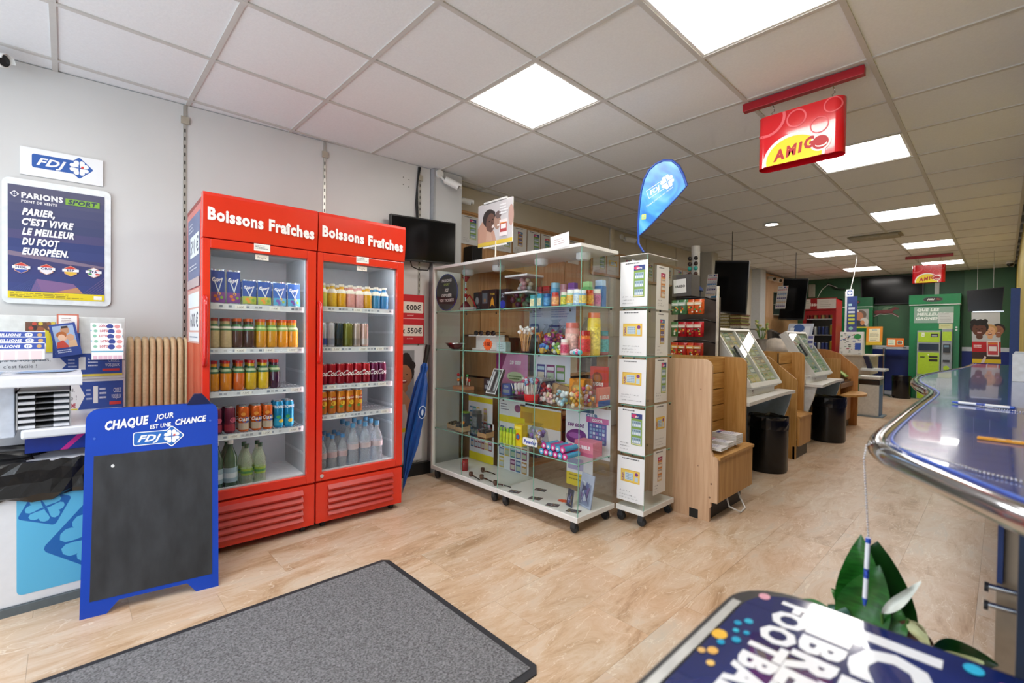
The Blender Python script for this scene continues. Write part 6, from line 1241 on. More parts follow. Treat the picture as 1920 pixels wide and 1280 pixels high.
d2 = desk('white ticket desk with slanted glazed ticket case, farther of the two', 5.70, 7.25, 5.94, 6.68, 1.44, 0, 2)
tag(MB().prism([(0, 0), (.07, .01), (.075, .16), (.06, .19), (.01, .185), (-.005, .02)], lambda a_, b_: (4.13+a_, 1.50+b_*.52, .967+b_*.82), lambda a_, b_: (4.13+a_, 1.49+b_*.52, .987+b_*.82), M('2a2e2e', .4)).build('card_reader', bevel=.004), 'dark handheld card reader resting on the nearer slanted ticket case', 'card reader')
tag(MB().prism([(0, 0), (.06, .01), (.065, .14), (.05, .16), (.01, .16), (-.005, .02)], lambda a_, b_: (6.06+a_, 1.53+b_*.52, 1.00+b_*.82), lambda a_, b_: (6.06+a_, 1.52+b_*.52, 1.02+b_*.82), M('2a2e32', .4)).build('card_reader', bevel=.004), 'dark handheld card reader resting on the farther slanted ticket case', 'card reader')
# bins
def bin_(label, X, Y, r, h):
    t = thing('waste_bin', label, 'bin', (X, Y, 0)); rr = random.Random(int(X*10)); mb = MB(); MB().lathe([(r*.96, 0), (r, .02), (r, h)], (0, 0, 0), M('0c0c0e', .22, 0, .03), 28).build('body', t)
    rings = []; n = 28
    for k, (q_, z) in enumerate(((1.015, h-.085), (1.03, h-.05), (1.02, h-.01), (1.03, h+.018), (.985, h+.012), (.93, h-.05), (.9, h-.25))): rings += [(r*q_*rr.uniform(.985, 1.02)*math.cos(2*PI*i/n), r*q_*rr.uniform(.985, 1.02)*math.sin(2*PI*i/n), z+rr.uniform(-.010, .010)) for i in range(n)]
    mb.add(rings, [(j*n+i, j*n+(i+1) % n, (j+1)*n+(i+1) % n, (j+1)*n+i) for j in range(6) for i in range(n)], LIN); mb.build('liner', t); return t
bin_('round black bin with black liner under the nearer ticket desk', 4.665, 1.475, .165, .475)
bin_('round black bin with black liner under the farther ticket desk', 6.56, 1.42, .178, .50)
bin_('black bin standing against the far wall left of the green ticket machines', 12.55, 1.44, .155, .44)
# third unit: angled panel, black tiers, half-round shelf
t = thing('magazine_unit', 'oak unit with black sloping magazine tiers and half-round shelf, farthest on the counter run', 'shelf unit', (7.8, 1.7, 0))
MB().prism([(1.39, 0), (2.0, 0), (2.0, 1.055), (1.80, 1.055), (1.76, 1.05), (1.60, 1.0), (1.40, .81), (1.385, .785)], lambda a_, b_: (8.0, a_, b_), lambda a_, b_: (8.022, a_, b_), wood('b5793f', 'c98f54', 'z')).build('side_panel', t, world=True, bevel=.0015)
BLK = M('16161a', .35, 0, .03)
for k in range(3): y0, z0 = 1.47+.17*k, .60+.15*k; MB().prism([(y0, z0), (y0+.16, z0+.14), (y0+.16, z0+.155), (y0, z0+.015)], lambda a_, b_: (7.30, a_, b_), lambda a_, b_: (7.995, a_, b_), BLK).build('tier', t, world=True); MB().box(7.30, y0-.006, z0, 7.995, y0, z0+.05, clearp('d8dce0')).build('tier_lip', t, world=True)
MB().box(7.28, 1.45, .10, 7.30, 2.0, .95, DOAK).build('side_panel', t, world=True); MB().box(7.30, 1.44, .56, 7.995, 1.455, .62, M('8a6c50', .5)).build('lip_board', t, world=True)
MB().prism([(7.30+.35+.35*math.cos(PI+k*PI/14), 1.45+.22*math.sin(PI+k*PI/14)) for k in range(15)], lambda a_, b_: (a_, b_, .455), lambda a_, b_: (a_, b_, .482), DOAKX).build('half_round_shelf', t, world=True, bevel=.002)
MB().box(7.35, 1.46, .10, 7.97, 1.48, .45, LOAK).box(7.37, 1.475, 0, 7.95, 1.5, .10, M('6a6458', .6)).build('base', t, world=True)
for k, (x, y, z, c, lb) in enumerate(((7.36, 1.55, .70, 'b98a7a', 'pink-brown magazine on the lowest black tier'), (7.72, 1.50, .655, '7aa04a', 'green magazine at the right of the lowest black tier'), (7.40, 1.70, .86, '3a2a26', 'dark magazine on the middle black tier'))):
    a = Art(.20, .17); a.rect(0, 0, .2, .17, c).rect(.02, .12, .16, .035, 'e2dcd4').ell(.1, .06, .05, .04, ['d8b0a0', 'c8d8a0', '8a4a3a'][k]); tag(a.build('magazine', (x, y-.02, z+.028), (1, 0, 0), (0, 1, .88), base=c, t=.006), lb, 'magazine')

# ------------------------------------------------------------------ hanging signs
def amigo(label, X, ya, yb, z0, z1, barl, Xb, bya, byb):
    t = thing('hanging_sign', label, 'sign', (X, (ya+yb)/2, z0)); w = ya-yb; h = z1-z0; d = .105; rc = .05
    yc = (ya+yb)/2; RS = M('cc1420', .16, 0, .02, 4, coat=.5); RSO = M('d0161f', .2, 0, 0)
    def outline(k0=0, k1=1, e=0):
        pts = []
        for i in range(9): an = PI/2+PI*i/8; pts.append((d*.5*math.sin(PI/2+an)*-1, 0))
        return pts
    def surf(u, v, e=0):            # u along the front 0..1 (left to right as seen from the aisle)
        y = -w/2+w*u; q = (2*abs(u-.5)); edge = max(0, (q-.80)/.20); x = -d/2*(math.sqrt(max(0, 1-edge**2)))
        n = Vector((-math.cos(edge*PI/2), (math.sin(edge*PI/2))*(1 if u < .5 else -1), 0))
        return Vector((X+x, yc-y, z0+h*v))+n*e
    us = [0, .008, .02, .04, .07, .10]+[.1+.8*i/12 for i in range(1, 12)]+[.9, .93, .96, .98, .992, 1]
    mb = MB(); vs = [];
    loop = [surf(u, 0) for u in us]; back = [Vector((2*X-p.x, p.y, p.z)) for p in loop[1:-1]][::-1]; loop += back; n = len(loop)
    vs = loop+[p+Vector((0, 0, h)) for p in loop]; mb.add(vs, [(i, (i+1) % n, n+(i+1) % n, n+i) for i in range(n)], RS, True)
    mb.build('shell', t, world=True)
    a = Art(1, 1)
    def circ(cx, cy, r, th, c): 
        m = 26; p = [(cx+r*math.cos(2*PI*i/m)/w*h, cy+r*math.sin(2*PI*i/m)) for i in range(m)]+[(cx+(r-th)*math.cos(2*PI*i/m)/w*h, cy+(r-th)*math.sin(2*PI*i/m)) for i in range(m)]
        p = [(min(.995, max(.005, x)), min(.995, max(.005, y))) for x, y in p]; a.poly(p, c, [(i, (i+1) % m, m+(i+1) % m, m+i) for i in range(m)])
    circ(.12, .92, .34, .05, 'e26068'); circ(.48, .80, .17, .028, 'e26068'); circ(.88, .86, .14, .02, 'e26068'); circ(.74, .56, .15, .018, 'e26068')
    def half(rx, ry, cx, cy, c):
        pts = [(min(.97, max(.02, cx+rx*math.cos(2*PI*i/40))), max(.006, cy+ry*math.sin(2*PI*i/40))) for i in range(40)]; a.poly(pts, c)
    half(.36, .46, .45, .08, 'f0ece6'); half(.325, .41, .45, .07, 'e6d014'); a.ell(.755, .235, .115, .155, 'f0ece6', 26).ell(.755, .235, .092, .125, 'b01c22', 26).ell(.765, .20, .065, .05, 'f0ece6', 20).ell(.76, .225, .065, .05, 'b01c22', 20)
    xa_ = .215
    for k, (s_, x) in enumerate((('A', 0), ('M', 0), ('i', 0), ('G', 0))):
        x = xa_
        for (o_, c_) in ((0, 'b01c22'),):
            vs_, fs_, w_ = text_geo(s_, .12, .05, 1); kx = .165*h/w*[1.05, 1.0, 1.2, 1.0][k]/.74; xa_ += w_*kx*.74+.014; a.z += 1
            a.it.append(([(x-o_*.8+px_*kx*.74, .075+.033*k+.02*px_+py_*.20) for px_, py_ in vs_], fs_, c_, a.z))
    a.build('print', (0, 0, 0), parent=t, curve=lambda x, y, z: surf(x, y, .001+z*3))
    MB().box(X-.004, yc-.012, z1-.03, X+.004, yc+.012, z1+.018, M('d8d8d8', .3)).build('tab', t, world=True)
    mb = MB()
    for y in (ya-.07, yb+.06):
        mb.tube([(X, y, z1-.01), (X, y, z1+.012), (X-.008, y+.006, z1+.03), (X+.006, y-.005, z1+.045), (X, y, z1+.07), (Xb, y, HC-.05)], .0028, CHR, 6)
    mb.build('chain', t, world=True)['kind'] = 'stuff'
    tag(MB().box(Xb-.02, byb, HC-.048, Xb+.02, bya, HC-.001, M('9e1020', .3, 0, .03)).build('ceiling_bar', bevel=.002), barl, 'bar'); return t
amigo('red barrel-shaped hanging sign with yellow oval, nearer and larger in view', 3.02, 1.03, .60, 2.20, 2.497, 'dark red bar on the ceiling carrying the nearer hanging sign', 3.0, 1.12, .52)
amigo('red barrel-shaped hanging sign with yellow oval, far away above the green machines', 10.42, 1.085, .67, 2.165, 2.46, 'dark red bar on the ceiling carrying the far hanging sign', 10.40, 1.18, .58)
t = thing('ceiling_spot', 'small round ceiling spotlight left of the row of light panels', 'light', (6.354, 2.013, HC)); MB().lathe([(.075, -.001), (.10, -.012), (.095, -.014), (.07, -.008)], (6.354, 2.013, HC), WLAM, 24).build('ring', t, world=True); MB().cyl((6.354, 2.013, HC-.009), (6.354, 2.013, HC-.004), .07, M('fff6e9', .5, 0, 0, emit=10), n=24).build('diffuser', t, world=True)
tgr = thing('ceiling_grille', 'old round-ended beige air grille on the ceiling between the light panels', 'vent', (8.2, 1.10, HC))
for k in range(3): MB().tube([(7.95+.10*k, 1.50, HC-.012), (7.95+.10*k, .98, HC-.012)], .030-.004*k, M('a8a08a', .5, 0, .05), 8).build('tube', tgr, world=True)
MB().box(7.90, .95, HC-.010, 8.20, 1.53, HC-.001, M('8f866c', .6)).build('plate', tgr, world=True)
t = thing('dome_camera', 'small black dome camera on the ceiling in the far right corner', 'camera', (12.15, -.075, HC-.08)); MB().ball((12.15, -.06, HC-.045), .045, G('101010'), 14).cyl((12.15, -.06, HC-.035), (12.15, -.06, HC-.001), .05, WLAM, n=16).build('dome', t, world=True)

# ------------------------------------------------------------------ behind the counter run
t = tv('hanging_tv', 'black portrait screen hanging above the nearer ticket desk', (6.4, 2.725, 2.253), (6.42, 2.29, 2.205), (6.42, 2.325, 1.500), (6.4, 2.752, 1.555), .04, hang=None)
MB().cyl((6.45, 2.52, 2.20), (6.45, 2.52, HC), .006, M('3a3a3a', .4), n=8).build('pole', t, world=True)
t = tv('hanging_tv', 'black portrait screen hanging above the farther ticket desk', (8.67, 2.545, 2.205), (8.69, 2.19, 2.178), (8.69, 2.25, 1.503), (8.67, 2.615, 1.525), .04)
MB().cyl((8.72, 2.38, 2.18), (8.72, 2.38, HC), .006, M('3a3a3a', .4), n=8).build('pole', t, world=True)
def strip(label, X, y0, y1, z0, z1, sd, lean=.03):
    w, h = y0-y1, z1-z0; a = Art(w, h); rr = random.Random(sd); a.fine(w*.1, h*.94, w*.5, 1, .01, h*.025, '6a74a0', sd).ell(w*.68, h*.94, w*.09, h*.03, '2a3a90').ell(w*.88, h*.94, w*.07, h*.025, 'c87a8a')
    for k, c in enumerate(('d88a94', '5a8ac0', '3a3a80', 'd0b89a', '5a4a90')):
        for q in range(5): a.rect(w*(.06+.18*q), h*(.80-.18*k), w*.15, h*.05, c).rect(w*(.06+.18*q), h*(.73-.18*k), w*.12, h*.025, ['c0c4cc', 'a8b8d0'][q % 2])
        a.rect(w*.05, h*(.865-.18*k), w*.9, h*.012, '3a4a90')
    t = thing('ticket_strip', label, 'paper', (X, (y0+y1)/2, z0)); a.build('sheet', (X, y0, z0), (0, -1, 0), (lean, -.10, 1), parent=t, base='e2dfe0'); MB().tube([(X+.02, (y0+y1)/2-.03, z1-.01), (X+.02, (y0+y1)/2-.03, HC)], .0015, M('c9c9c6', .4), 5).build('thread', t, world=True); return t
strip('hanging strip of lottery slips left of the nearer portrait screen', 6.2, 2.775, 2.64, 1.66, 2.045, 3)
strip('hanging strip of lottery slips left of the farther portrait screen', 8.4, 2.585, 2.435, 1.685, 2.055, 4)
# sweets rack
t = thing('sweets_rack', 'white rack with hooks of hanging sweet bags behind the narrow showcase', 'rack', (3.80, 1.92, .80)); RX = 3.80
MB().box(RX+.06, 1.60, .82, RX+.08, 1.96, 1.53, M('4a4038', .6)).build('back_panel', t, world=True); MB().box(RX+.03, 1.60, .82, RX+.05, 1.615, 1.62, M('d8d4c8', .5)).build('upright', t, world=True); MB().box(RX-.12, 1.60, .801, RX+.08, 1.96, .82, M('b8b0a0', .5)).build('foot', t, world=True)
for k, z in enumerate((1.505, 1.325, 1.155)):
    MB().tube([(RX+.06, 1.93, z), (RX-.10, 1.91, z+.012), (RX-.12, 1.79, z+.02), (RX-.08, 1.66, z+.02), (RX+.06, 1.63, z)], .006, BLK, 6).build('hook_bar', t, world=True)
MB().box(RX-.10, 1.765, 1.54, RX+.05, 1.935, 1.72, M('4a4644', .5)).build('header_box', t, world=True, bevel=.003)
a = Art(.11, .115); a.text('HARIBO', .055, .045, .022, '3a3836', bold=.04, al='c', maxw=.09); a.build('sign', (RX-.104, 1.915, 1.565), (0, -1, .05), (0, .05, 1), parent=t, base='e2e2e0')
rr = random.Random(9); names = {0: ('3f7a4a', 'd85a2a', 'c8d0c8'), 1: ('b01822', 'c02028', '6a9a5a'), 2: ('c83a20', 'a82a20', 'd89030')}
proto = None
def sweetpack(lb, X, Y, Z, c1, c2, grp):
    t = thing('sweet_pack', lb, 'sweets', (X, Y, Z), -PI/2, grp); w, h = .085, .12
    vs = []; prof = [(0, .003), (.12, .014), (.5, .02), (.85, .010), (1, .002)]
    for z, d in prof:
        for sx, dd in ((-1, 0), (-.5, 1), (.5, 1), (1, 0), (.5, -1), (-.5, -1)): vs.append((sx*w/2, -dd*d, z*h))
    MB().add(vs, [(j*6+i, j*6+(i+1) % 6, (j+1)*6+(i+1) % 6, (j+1)*6+i) for j in range(4) for i in range(6)], M(c1, .25, 0, .12, 60), True).build('pouch', t)
    r2 = random.Random(len(bpy.data.objects)); a = Art(w*.7, h*.8); a.rrect(0, h*.52, w*.7, h*.22, .006, c2).rect(w*.1, h*.58, w*.5, h*.06, 'f0ece4')
    for q in range(7): a.ell(w*.7*r2.uniform(.12, .88), h*r2.uniform(.06, .45), .008, .007, r2.choice(['d8b030', 'c83020', '3a8a3a', 'e8e0d0', 'd86a20', '2a2020']), 10)
    a.build('print', (-w*.35, -.0225, h*.08), (1, 0, 0), (0, 0, 1), parent=t, world=False); return t
for k, z in enumerate((1.505, 1.325, 1.155)):
    for j in range(4):
        c = [('4a7a50', 'b8c8b8'), ('4a7a50', 'b8c8b8'), ('d8602a', 'e8c8a0'), ('d8602a', 'e8c8a0')][j] if k == 0 else ([('4a7a48', 'c0c8b0'), ('b01a24', 'd8c0b0'), ('b01a24', 'd8c0b0'), ('b81c26', 'e0c0b0')][j] if k == 1 else [('c03a1e', 'd8a040'), ('a82420', 'd89040'), ('c8401e', 'e0a850'), ('a02a20', 'd8a060')][j])
        sweetpack(f'sweet pack on the {["top","middle","lowest"][k]} bar of the sweets rack, {["first","second","third","fourth"][j]} from the left', RX-.135-.012*(j % 2), 1.875-.066*j, z-.118, c[0], c[1], 'packs on the sweets rack')
# bracelets / caps stand
t = thing('accessory_post', 'white pegboard post with hanging bracelets and blue cap, beside the sweets rack', 'display post', (5.0, 2.6, 0)); q0 = AX(1304, 500, 5.0)
MB().cyl((5.0, q0.y, 0), (5.0, q0.y, 2.2), .045, M('cfccc4', .5), n=14).build('post', t, world=True); mb = MB()
for k, (z, c) in enumerate(((2.06, '2a2624'), (2.0, '3a2a28'), (1.95, '3fa8a0'), (1.89, '4a2a22'))):
    for s_ in (-1, 1): MB().cyl((4.94, q0.y+s_*.03, z), (4.94, q0.y+s_*.03+.001, z+.001), .001, G(c), n=6); MB().ball((4.935, q0.y+s_*.034, z), .024, G(c), 8).build('bracelet', t, world=True)
MB().lathe([(.11, 0), (.10, .03), (.05, .07), (.0001, .08)], (4.90, q0.y-.02, 1.70), M('123a80', .6, 0, .1), 16).build('cap', t, world=True)
MB().prism([(-.09, 1.50), (.0, 1.44), (.09, 1.52), (.10, 1.70), (.03, 1.62), (-.04, 1.72), (-.10, 1.70)], lambda a_, b_: (4.88, q0.y+a_, b_), lambda a_, b_: (4.93, q0.y+a_, b_), M('101c30', .7, 0, .15)).build('glove', t, world=True)
MB().prism([(.10, 1.52), (.26, 1.58), (.26, 1.76), (.16, 1.80), (.10, 1.70)], lambda a_, b_: (4.9, q0.y+a_, b_), lambda a_, b_: (4.98, q0.y+a_, b_), M('0e1014', .7, 0, .15)).build('bag', t, world=True)
# leaflet tower and magazines seen over desk 1
q0 = AX(1330, 620, 5.5)
t = thing('leaflet_tower', 'clear tower holder of leaflets standing left of the nearer ticket case', 'leaflets', (5.5, q0.y, 0)); MB().box(5.50, q0.y-.10, .0, 5.56, q0.y+.12, 1.46, clearp('dfe2e2')).build('holder', t, world=True)
for k, (dy, z, c) in enumerate(((.09, 1.50, 'c0c8d4'), (-.03, 1.50, '2a7aa0'), (.09, 1.30, 'a8b070'), (-.02, 1.30, '8a9a60'), (.08, 1.14, 'c8c4bc'), (-.03, 1.14, '9a9a98'))):
    a = Art(.10, .19); a.rect(0, 0, .10, .19, c).ell(.05, .08, .035, .06, ['2a4a9a', 'd8e4e8', '8a8a4a', 'c0c090', '6a6a70', 'c0b090'][k]).rect(.01, .15, .08, .02, 'e8e8ea'); a.build('leaflet', (5.494, q0.y+dy+.02, z), (0, -1, 0), (.08, 0, 1), parent=t, base=c, t=.004)
q0 = AX(1350, 600, 6.5); q1 = AX(1392, 600, 6.5)
t = thing('magazine_stack', 'pile of colourful magazines on a shelf below the nearer portrait screen', 'magazines', (6.5, (q0.y+q1.y)/2, 1.33)); MB().box(6.44, q1.y-.03, 1.315, 6.9, q0.y+.02, 1.33, BLK).box(6.5, q1.y, 1.031, 6.52, q1.y+.03, 1.315, BLK).box(6.5, q0.y-.03, 1.031, 6.52, q0.y, 1.315, BLK).build('shelf', t, world=True)
rr = random.Random(3)
for k in range(13):
    z = 1.331+.0155*k; o = rr.uniform(-.01, .01); MB().box(6.45, q1.y+o, z, 6.75, (q0.y+q1.y)/2+o-.005, z+.014, M(rr.choice(['b8a880', '8a8a3a', 'c8c0b0', '6a5a3a', 'd0ccc0', 'a09040', '7a4a3a']), .6, 0, .2, 80)).build('magazine', t, world=True); MB().box(6.45, (q0.y+q1.y)/2+.005+o, z, 6.75, q0.y+o-.01, z+.014, M(rr.choice(['b8a880', 'c0b890', 'c8c0b0', '8a7a4a', 'd0ccc0', '9a9050']), .6, 0, .2, 80)).build('magazine', t, world=True)
# stock between the desks (card binders, pot, bag, wood screen)
t = thing('wood_screen', 'light wooden wall panel with shelves and two cameras at the back left', 'panel', (11.6, 3.55, 0))
for k in range(9): MB().box(10.62+.27*k, 3.53, 1.0, 10.62+.27*k+.262, 3.55, 2.60, LOAK).build('plank', t, world=True, bevel=.002)
MB().box(10.6, 3.50, .0, 13.05, 3.53, 1.66, M('c09a70', .5, 0, .05)).build('lower_board', t, world=True)
for z in (1.72, 1.95, 2.22): MB().box(11.35, 3.36, z, 12.6, 3.53, z+.012, M('b9c4c0', .3)).build('shelf', t, world=True)
MB().box(11.35, 3.52, 1.73, 12.6, 3.53, 2.22, M('1a2a24', .5)).build('dark_back', t, world=True)
for k, x in enumerate((10.95, 11.35)): MB().cyl((x, 3.50, 2.50), (x-.10, 3.36, 2.46), .045, WLAM, n=14).cyl((x-.1, 3.36, 2.46), (x-.103, 3.356, 2.4585), .036, G('0c0c0c'), n=12).build('camera', t, world=True)
struct(MB().box(7.74, 3.35, 0, 7.98, 3.62, HC, M('b8b4aa', .6, 0, .02)).build('wall_pillar')); struct(MB().box(10.3, 3.45, 0, 10.6, 3.62, HC, M('c4c8cc', .5, 0, .02)).build('wall_pillar'))
t = thing('junction_box', 'beige vertical cable trunk on the wall right of the bracelet post', 'box', (7.68, 3.56, 2.05)); MB().box(7.60, 3.53, 2.0, 7.70, 3.60, 2.45, M('b5b09a', .5)).build('case', t, world=True)
def block(name, label, cat, X0, y0, y1, z0, z1, d, c, parts=None):
    t = thing(name, label, cat, (X0+d/2, (y0+y1)/2, z0)); MB().box(X0, y1, z0, X0+d, y0, z1, M(c, .5, 0, .06, 30)).build('body', t, world=True, bevel=.006); return t
# back counter carrying stock
t = thing('back_counter', 'pale work counter behind the ticket desks carrying bag, binders and pots', 'counter', (7.1, 2.4, 0))
MB().box(5.8, 2.12, 1.0, 8.4, 2.72, 1.03, M('c8b8a0', .5)).build('top', t, world=True, bevel=.003); MB().box(5.85, 2.2, 0, 8.35, 2.7, 1.0, M('b08a60', .5)).build('body', t, world=True)
for k in range(5):
    q0 = AX(1440+4.5*k, 625, 7.28)
    MB().prism([(0, 0), (.05, 0), (.03, .30-.015*k), (-.02, .30-.015*k)], lambda a_, b_: (7.28, q0.y-a_*.6, 1.031+b_), lambda a_, b_: (7.42, q0.y-a_*.6, 1.031+b_), M(['5a5450', '6a625c', '3a3634', '2a2828', '1c1c1e'][k], .6)).build('file', t, world=True)
q0 = AX(1428, 645, 6.7); tag(MB().lathe([(.05, 0), (.06, .05), (.055, .12), (.07, .16)], (6.7, q0.y, 1.031), M('8f8a84', .5, 0, .08), 14).build('ceramic_pot'), 'grey pot with pale stems on the back counter between the ticket cases', 'pot')
t = thing('potted_stems', 'bunch of pale green and yellow stems in the grey pot', 'plant', (6.7, q0.y, 1.192)); mb = MB(); rr = random.Random(8)
for k in range(16): an = rr.uniform(0, 2*PI); e = Vector((6.7+.07*math.cos(an), q0.y+.07*math.sin(an), 1.192+rr.uniform(.12, .24))); mb.cyl((6.7+.02*math.cos(an), q0.y+.02*math.sin(an), 1.185), e, .004, M('6a8a4a', .6), n=5).ball(e, .018, M(rr.choice(['a8b86a', 'c8c090', '7a9a4a']), .6), 6)
mb.build('stems', t, world=True)['kind'] = 'stuff'
q0 = AX(1453, 650, 7.0); mb = MB(); rr = random.Random(6); n = 16; vs = []
for j, (z, r_) in enumerate(((0, .19), (.03, .20), (.08, .18), (.13, .13), (.17, .06), (.18, .001))):
    for i in range(n): k_ = 1+.08*rr.uniform(-1, 1); vs.append((7.0+.18*r_/.25*k_*math.cos(2*PI*i/n), q0.y+r_*k_*math.sin(2*PI*i/n), 1.031+z))
mb.add(vs, [(j*n+i, j*n+(i+1) % n, (j+1)*n+(i+1) % n, (j+1)*n+i) for j in range(5) for i in range(n)], M('cfc4b8', .7, 0, .08, 12), True); tag(mb.build('folded_bag'), 'crumpled pale bag heaped on the counter between the two ticket cases', 'bag')
a = Art(.30, .26); a.rect(0, 0, .3, .26, 'b8c0d0').ell(.13, .19, .07, .06, '3a5a9a').rect(.03, .05, .05, .15, 'e0e4ea').poly([(.09, .06), (.2, .12), (.24, .06)], '8a5a4a').rect(.21, .06, .06, .16, 'dcdfe8'); q0 = AX(1470, 640, 7.1)
t = thing('leaflet_holder', 'clear holder with blue and white leaflets above the farther ticket case', 'leaflets', (7.15, q0.y, 1.03)); a.build('leaflets', (7.15, q0.y, 1.16), (0, -1, 0), (.35, -.08, 1), parent=t, base='c8ccd4', t=.008); MB().box(7.14, q0.y-.30, 1.031, 7.22, q0.y, 1.17, clearp('d8dcdc')).build('stand', t, world=True)
a = Art(.07, .18); a.rect(0, 0, .07, .18, 'cfcdd6').rect(.01, .13, .05, .035, '6a6aa8').rect(.01, .07, .05, .035, '5a5a98').rect(.01, .01, .05, .035, '7a7ab0'); q0 = AX(1512, 655, 6.55); tag(a.build('hanging_card', (6.55, q0.y, 1.08), (0, -1, 0), (.3, 0, 1), base='cfcdd6'), 'small violet and white card hanging over the farther ticket case', 'card')

# third fridge
t = thing('drinks_fridge', 'smaller red drinks fridge with papers on its fascia, at the back near the green wall', 'fridge', (11.6, 2.64, 0)); FX = 11.3; RD = M('920f17', .3, 0, .03)  # RD: fridge red made darker, the shade at the back is in its colour
MB().box(FX+.04, 2.36, .0005, FX+.60, 2.38, 2.04, RD).box(FX+.04, 2.90, .0005, FX+.6, 2.92, 2.04, RD).box(FX+.58, 2.36, .0005, FX+.6, 2.92, 2.04, RD).box(FX+.04, 2.36, 2.02, FX+.6, 2.92, 2.04, RD).box(FX+.04, 2.36, .0005, FX+.6, 2.92, .35, RD).build('cabinet', t, world=True)
fa = MB().box(FX, 2.345, 1.80, FX+.06, 2.935, 2.05, RD).build('fascia', t, world=True, bevel=.004)
MB().box(FX+.0, 2.345, .35, FX+.03, 2.41, 1.79, RD).box(FX, 2.87, .35, FX+.03, 2.935, 1.79, RD).box(FX, 2.41, 1.70, FX+.03, 2.87, 1.79, RD).box(FX, 2.41, .35, FX+.03, 2.87, .42, RD).build('door', t, world=True)
MB().box(FX+.012, 2.41, .42, FX+.016, 2.87, 1.70, DGL).build('pane', t, world=True); MB().box(FX+.56, 2.38, .35, FX+.575, 2.90, 1.98, M('2a2624', .5)).build('liner', t, world=True)
Art(.3, .14).text('Boissons', .0, .03, .075, 'e8dcd8', bold=.04).build('lettering', (FX-.001, 2.93, 1.86), (0, -1, 0), (0, 0, 1), parent=fa)
Art(.33, .20).fine(.06, .15, .2, 4, .035, .008, '8a8580', 4).build('notice', (FX-.003, 2.68, 1.83), (0, -1, 0), (0, 0, 1), parent=t, base='cfcbc6'); Art(.13, .20).fine(.02, .15, .09, 4, .035, .008, '7a9a80', 5).build('notice', (FX-.003, 2.93, 1.83), (0, -1, 0), (0, 0, 1), parent=t, base='c8c6c0')
for k in range(4): MB().box(FX+.03, 2.385, .62+.33*k, FX+.55, 2.895, .632+.33*k, M('c8ccd0', .4)).build('shelf', t, world=True)
for k in range(4):
    for j in range(7):
        y = 2.86-.068*j; z = .633+.33*k; c = [['1a2a5a', '1a2a5a', '2a3a6a', 'c8ccd4', 'c8ccd4', '2a4aa0', 'b89a2a'], ['8a8a90', '1c2c60', '24367a', 'c0c4cc', '2a3a80', '2a3a80', 'b09020'], ['1c2c60', '2a3a70', 'c8ccd0', '1a2a5a', '24367a', '2a3a6a', 'b8982a'], ['b01822', 'b01822', 'c8a060', 'c01c24', 'c8a868', '8a2a20', 'c0901c']][k][j]
        r_ = .030 if j < 6 else .036
        if k == 0 and j == 0: cp0 = mk_can('drink_can', '', c, r_, .17)
        tt = mk_can('drink_can', f'can in the far small fridge, {["lowest","second lowest","second","top"][k]} shelf, {["first","second","third","fourth","fifth","sixth","seventh"][j]} from the left', c, r_, .17 if j < 6 else .21, 'cans in the far fridge'); tt.location = (FX+.10, y-(.02 if j == 6 else 0), z+.001)
for c_ in list(cp0.children): bpy.data.objects.remove(c_)
bpy.data.objects.remove(cp0)
# ------------------------------------------------------------------ back wall fixtures
tv('wall_tv', 'large black television high on the green back wall', (13.03, 2.255, 2.60), (13.03, 1.17, 2.60), (13.03, 1.17, 1.985), (13.03, 2.235, 1.975), .05)
t = thing('horse_emblem', 'small cut-out emblem of a galloping race horse with jockey on the green wall', 'emblem', (13.08, 1.78, 1.72))
hp = [(0, .05), (.04, .09), (.03, .13), (.06, .16), (.12, .15), (.17, .165), (.25, .165), (.31, .17), (.36, .20), (.385, .23), (.40, .215), (.45, .20), (.46, .17), (.41, .17), (.37, .145), (.345, .11), (.40, .07), (.455, .03), (.47, .035), (.44, .0), (.42, .02), (.36, .06), (.30, .09), (.22, .085), (.13, .085), (.09, .05), (.05, .02), (-.01, .01), (-.03, .015), (.04, .035), (.07, .07), (.05, .085)]
MB().prism(hp, lambda a_, b_: (13.084, 2.03-a_, 1.70+b_), lambda a_, b_: (13.074, 2.03-a_, 1.70+b_), M('6a2a2a', .5, 0, .1)).build('horse', t, world=True)
MB().prism([(.17, .165), (.20, .21), (.26, .235), (.31, .225), (.33, .24), (.35, .225), (.33, .205), (.28, .195), (.26, .165)], lambda a_, b_: (13.084, 2.03-a_, 1.70+b_), lambda a_, b_: (13.072, 2.03-a_, 1.70+b_), M('5a7a5a', .5)).build('jockey', t, world=True)
MB().tube([(13.078, 2.06, 1.712), (13.078, 1.98, 1.735), (13.078, 1.9, 1.775), (13.078, 1.8, 1.765), (13.078, 1.68, 1.775), (13.078, 1.57, 1.70)], .006, M('d8d8d4', .5), 6).build('white_outline', t, world=True)
GRN = M('0b7a45', .3, 0, .03); LIME = M('a4c81c', .3, 0, .03)
t = thing('machine_surround', 'tall green surround with white slogan panel around the lime machines', 'surround', (12.95, .97, 0))
MB().box(12.80, .60, 0, 12.82, 1.36, 1.93, GRN).box(12.82, .60, 0, 13.08, .62, 1.93, GRN).box(12.82, 1.34, 0, 13.08, 1.36, 1.93, GRN).build('body', t, world=True); MB().box(12.76, .585, 1.945, 13.08, 1.375, 2.14, GRN).build('header', t, world=True, bevel=.004); MB().box(12.77, .59, 1.925, 13.07, 1.37, 1.945, M('c8d8d0', .4)).build('white_band', t, world=True)
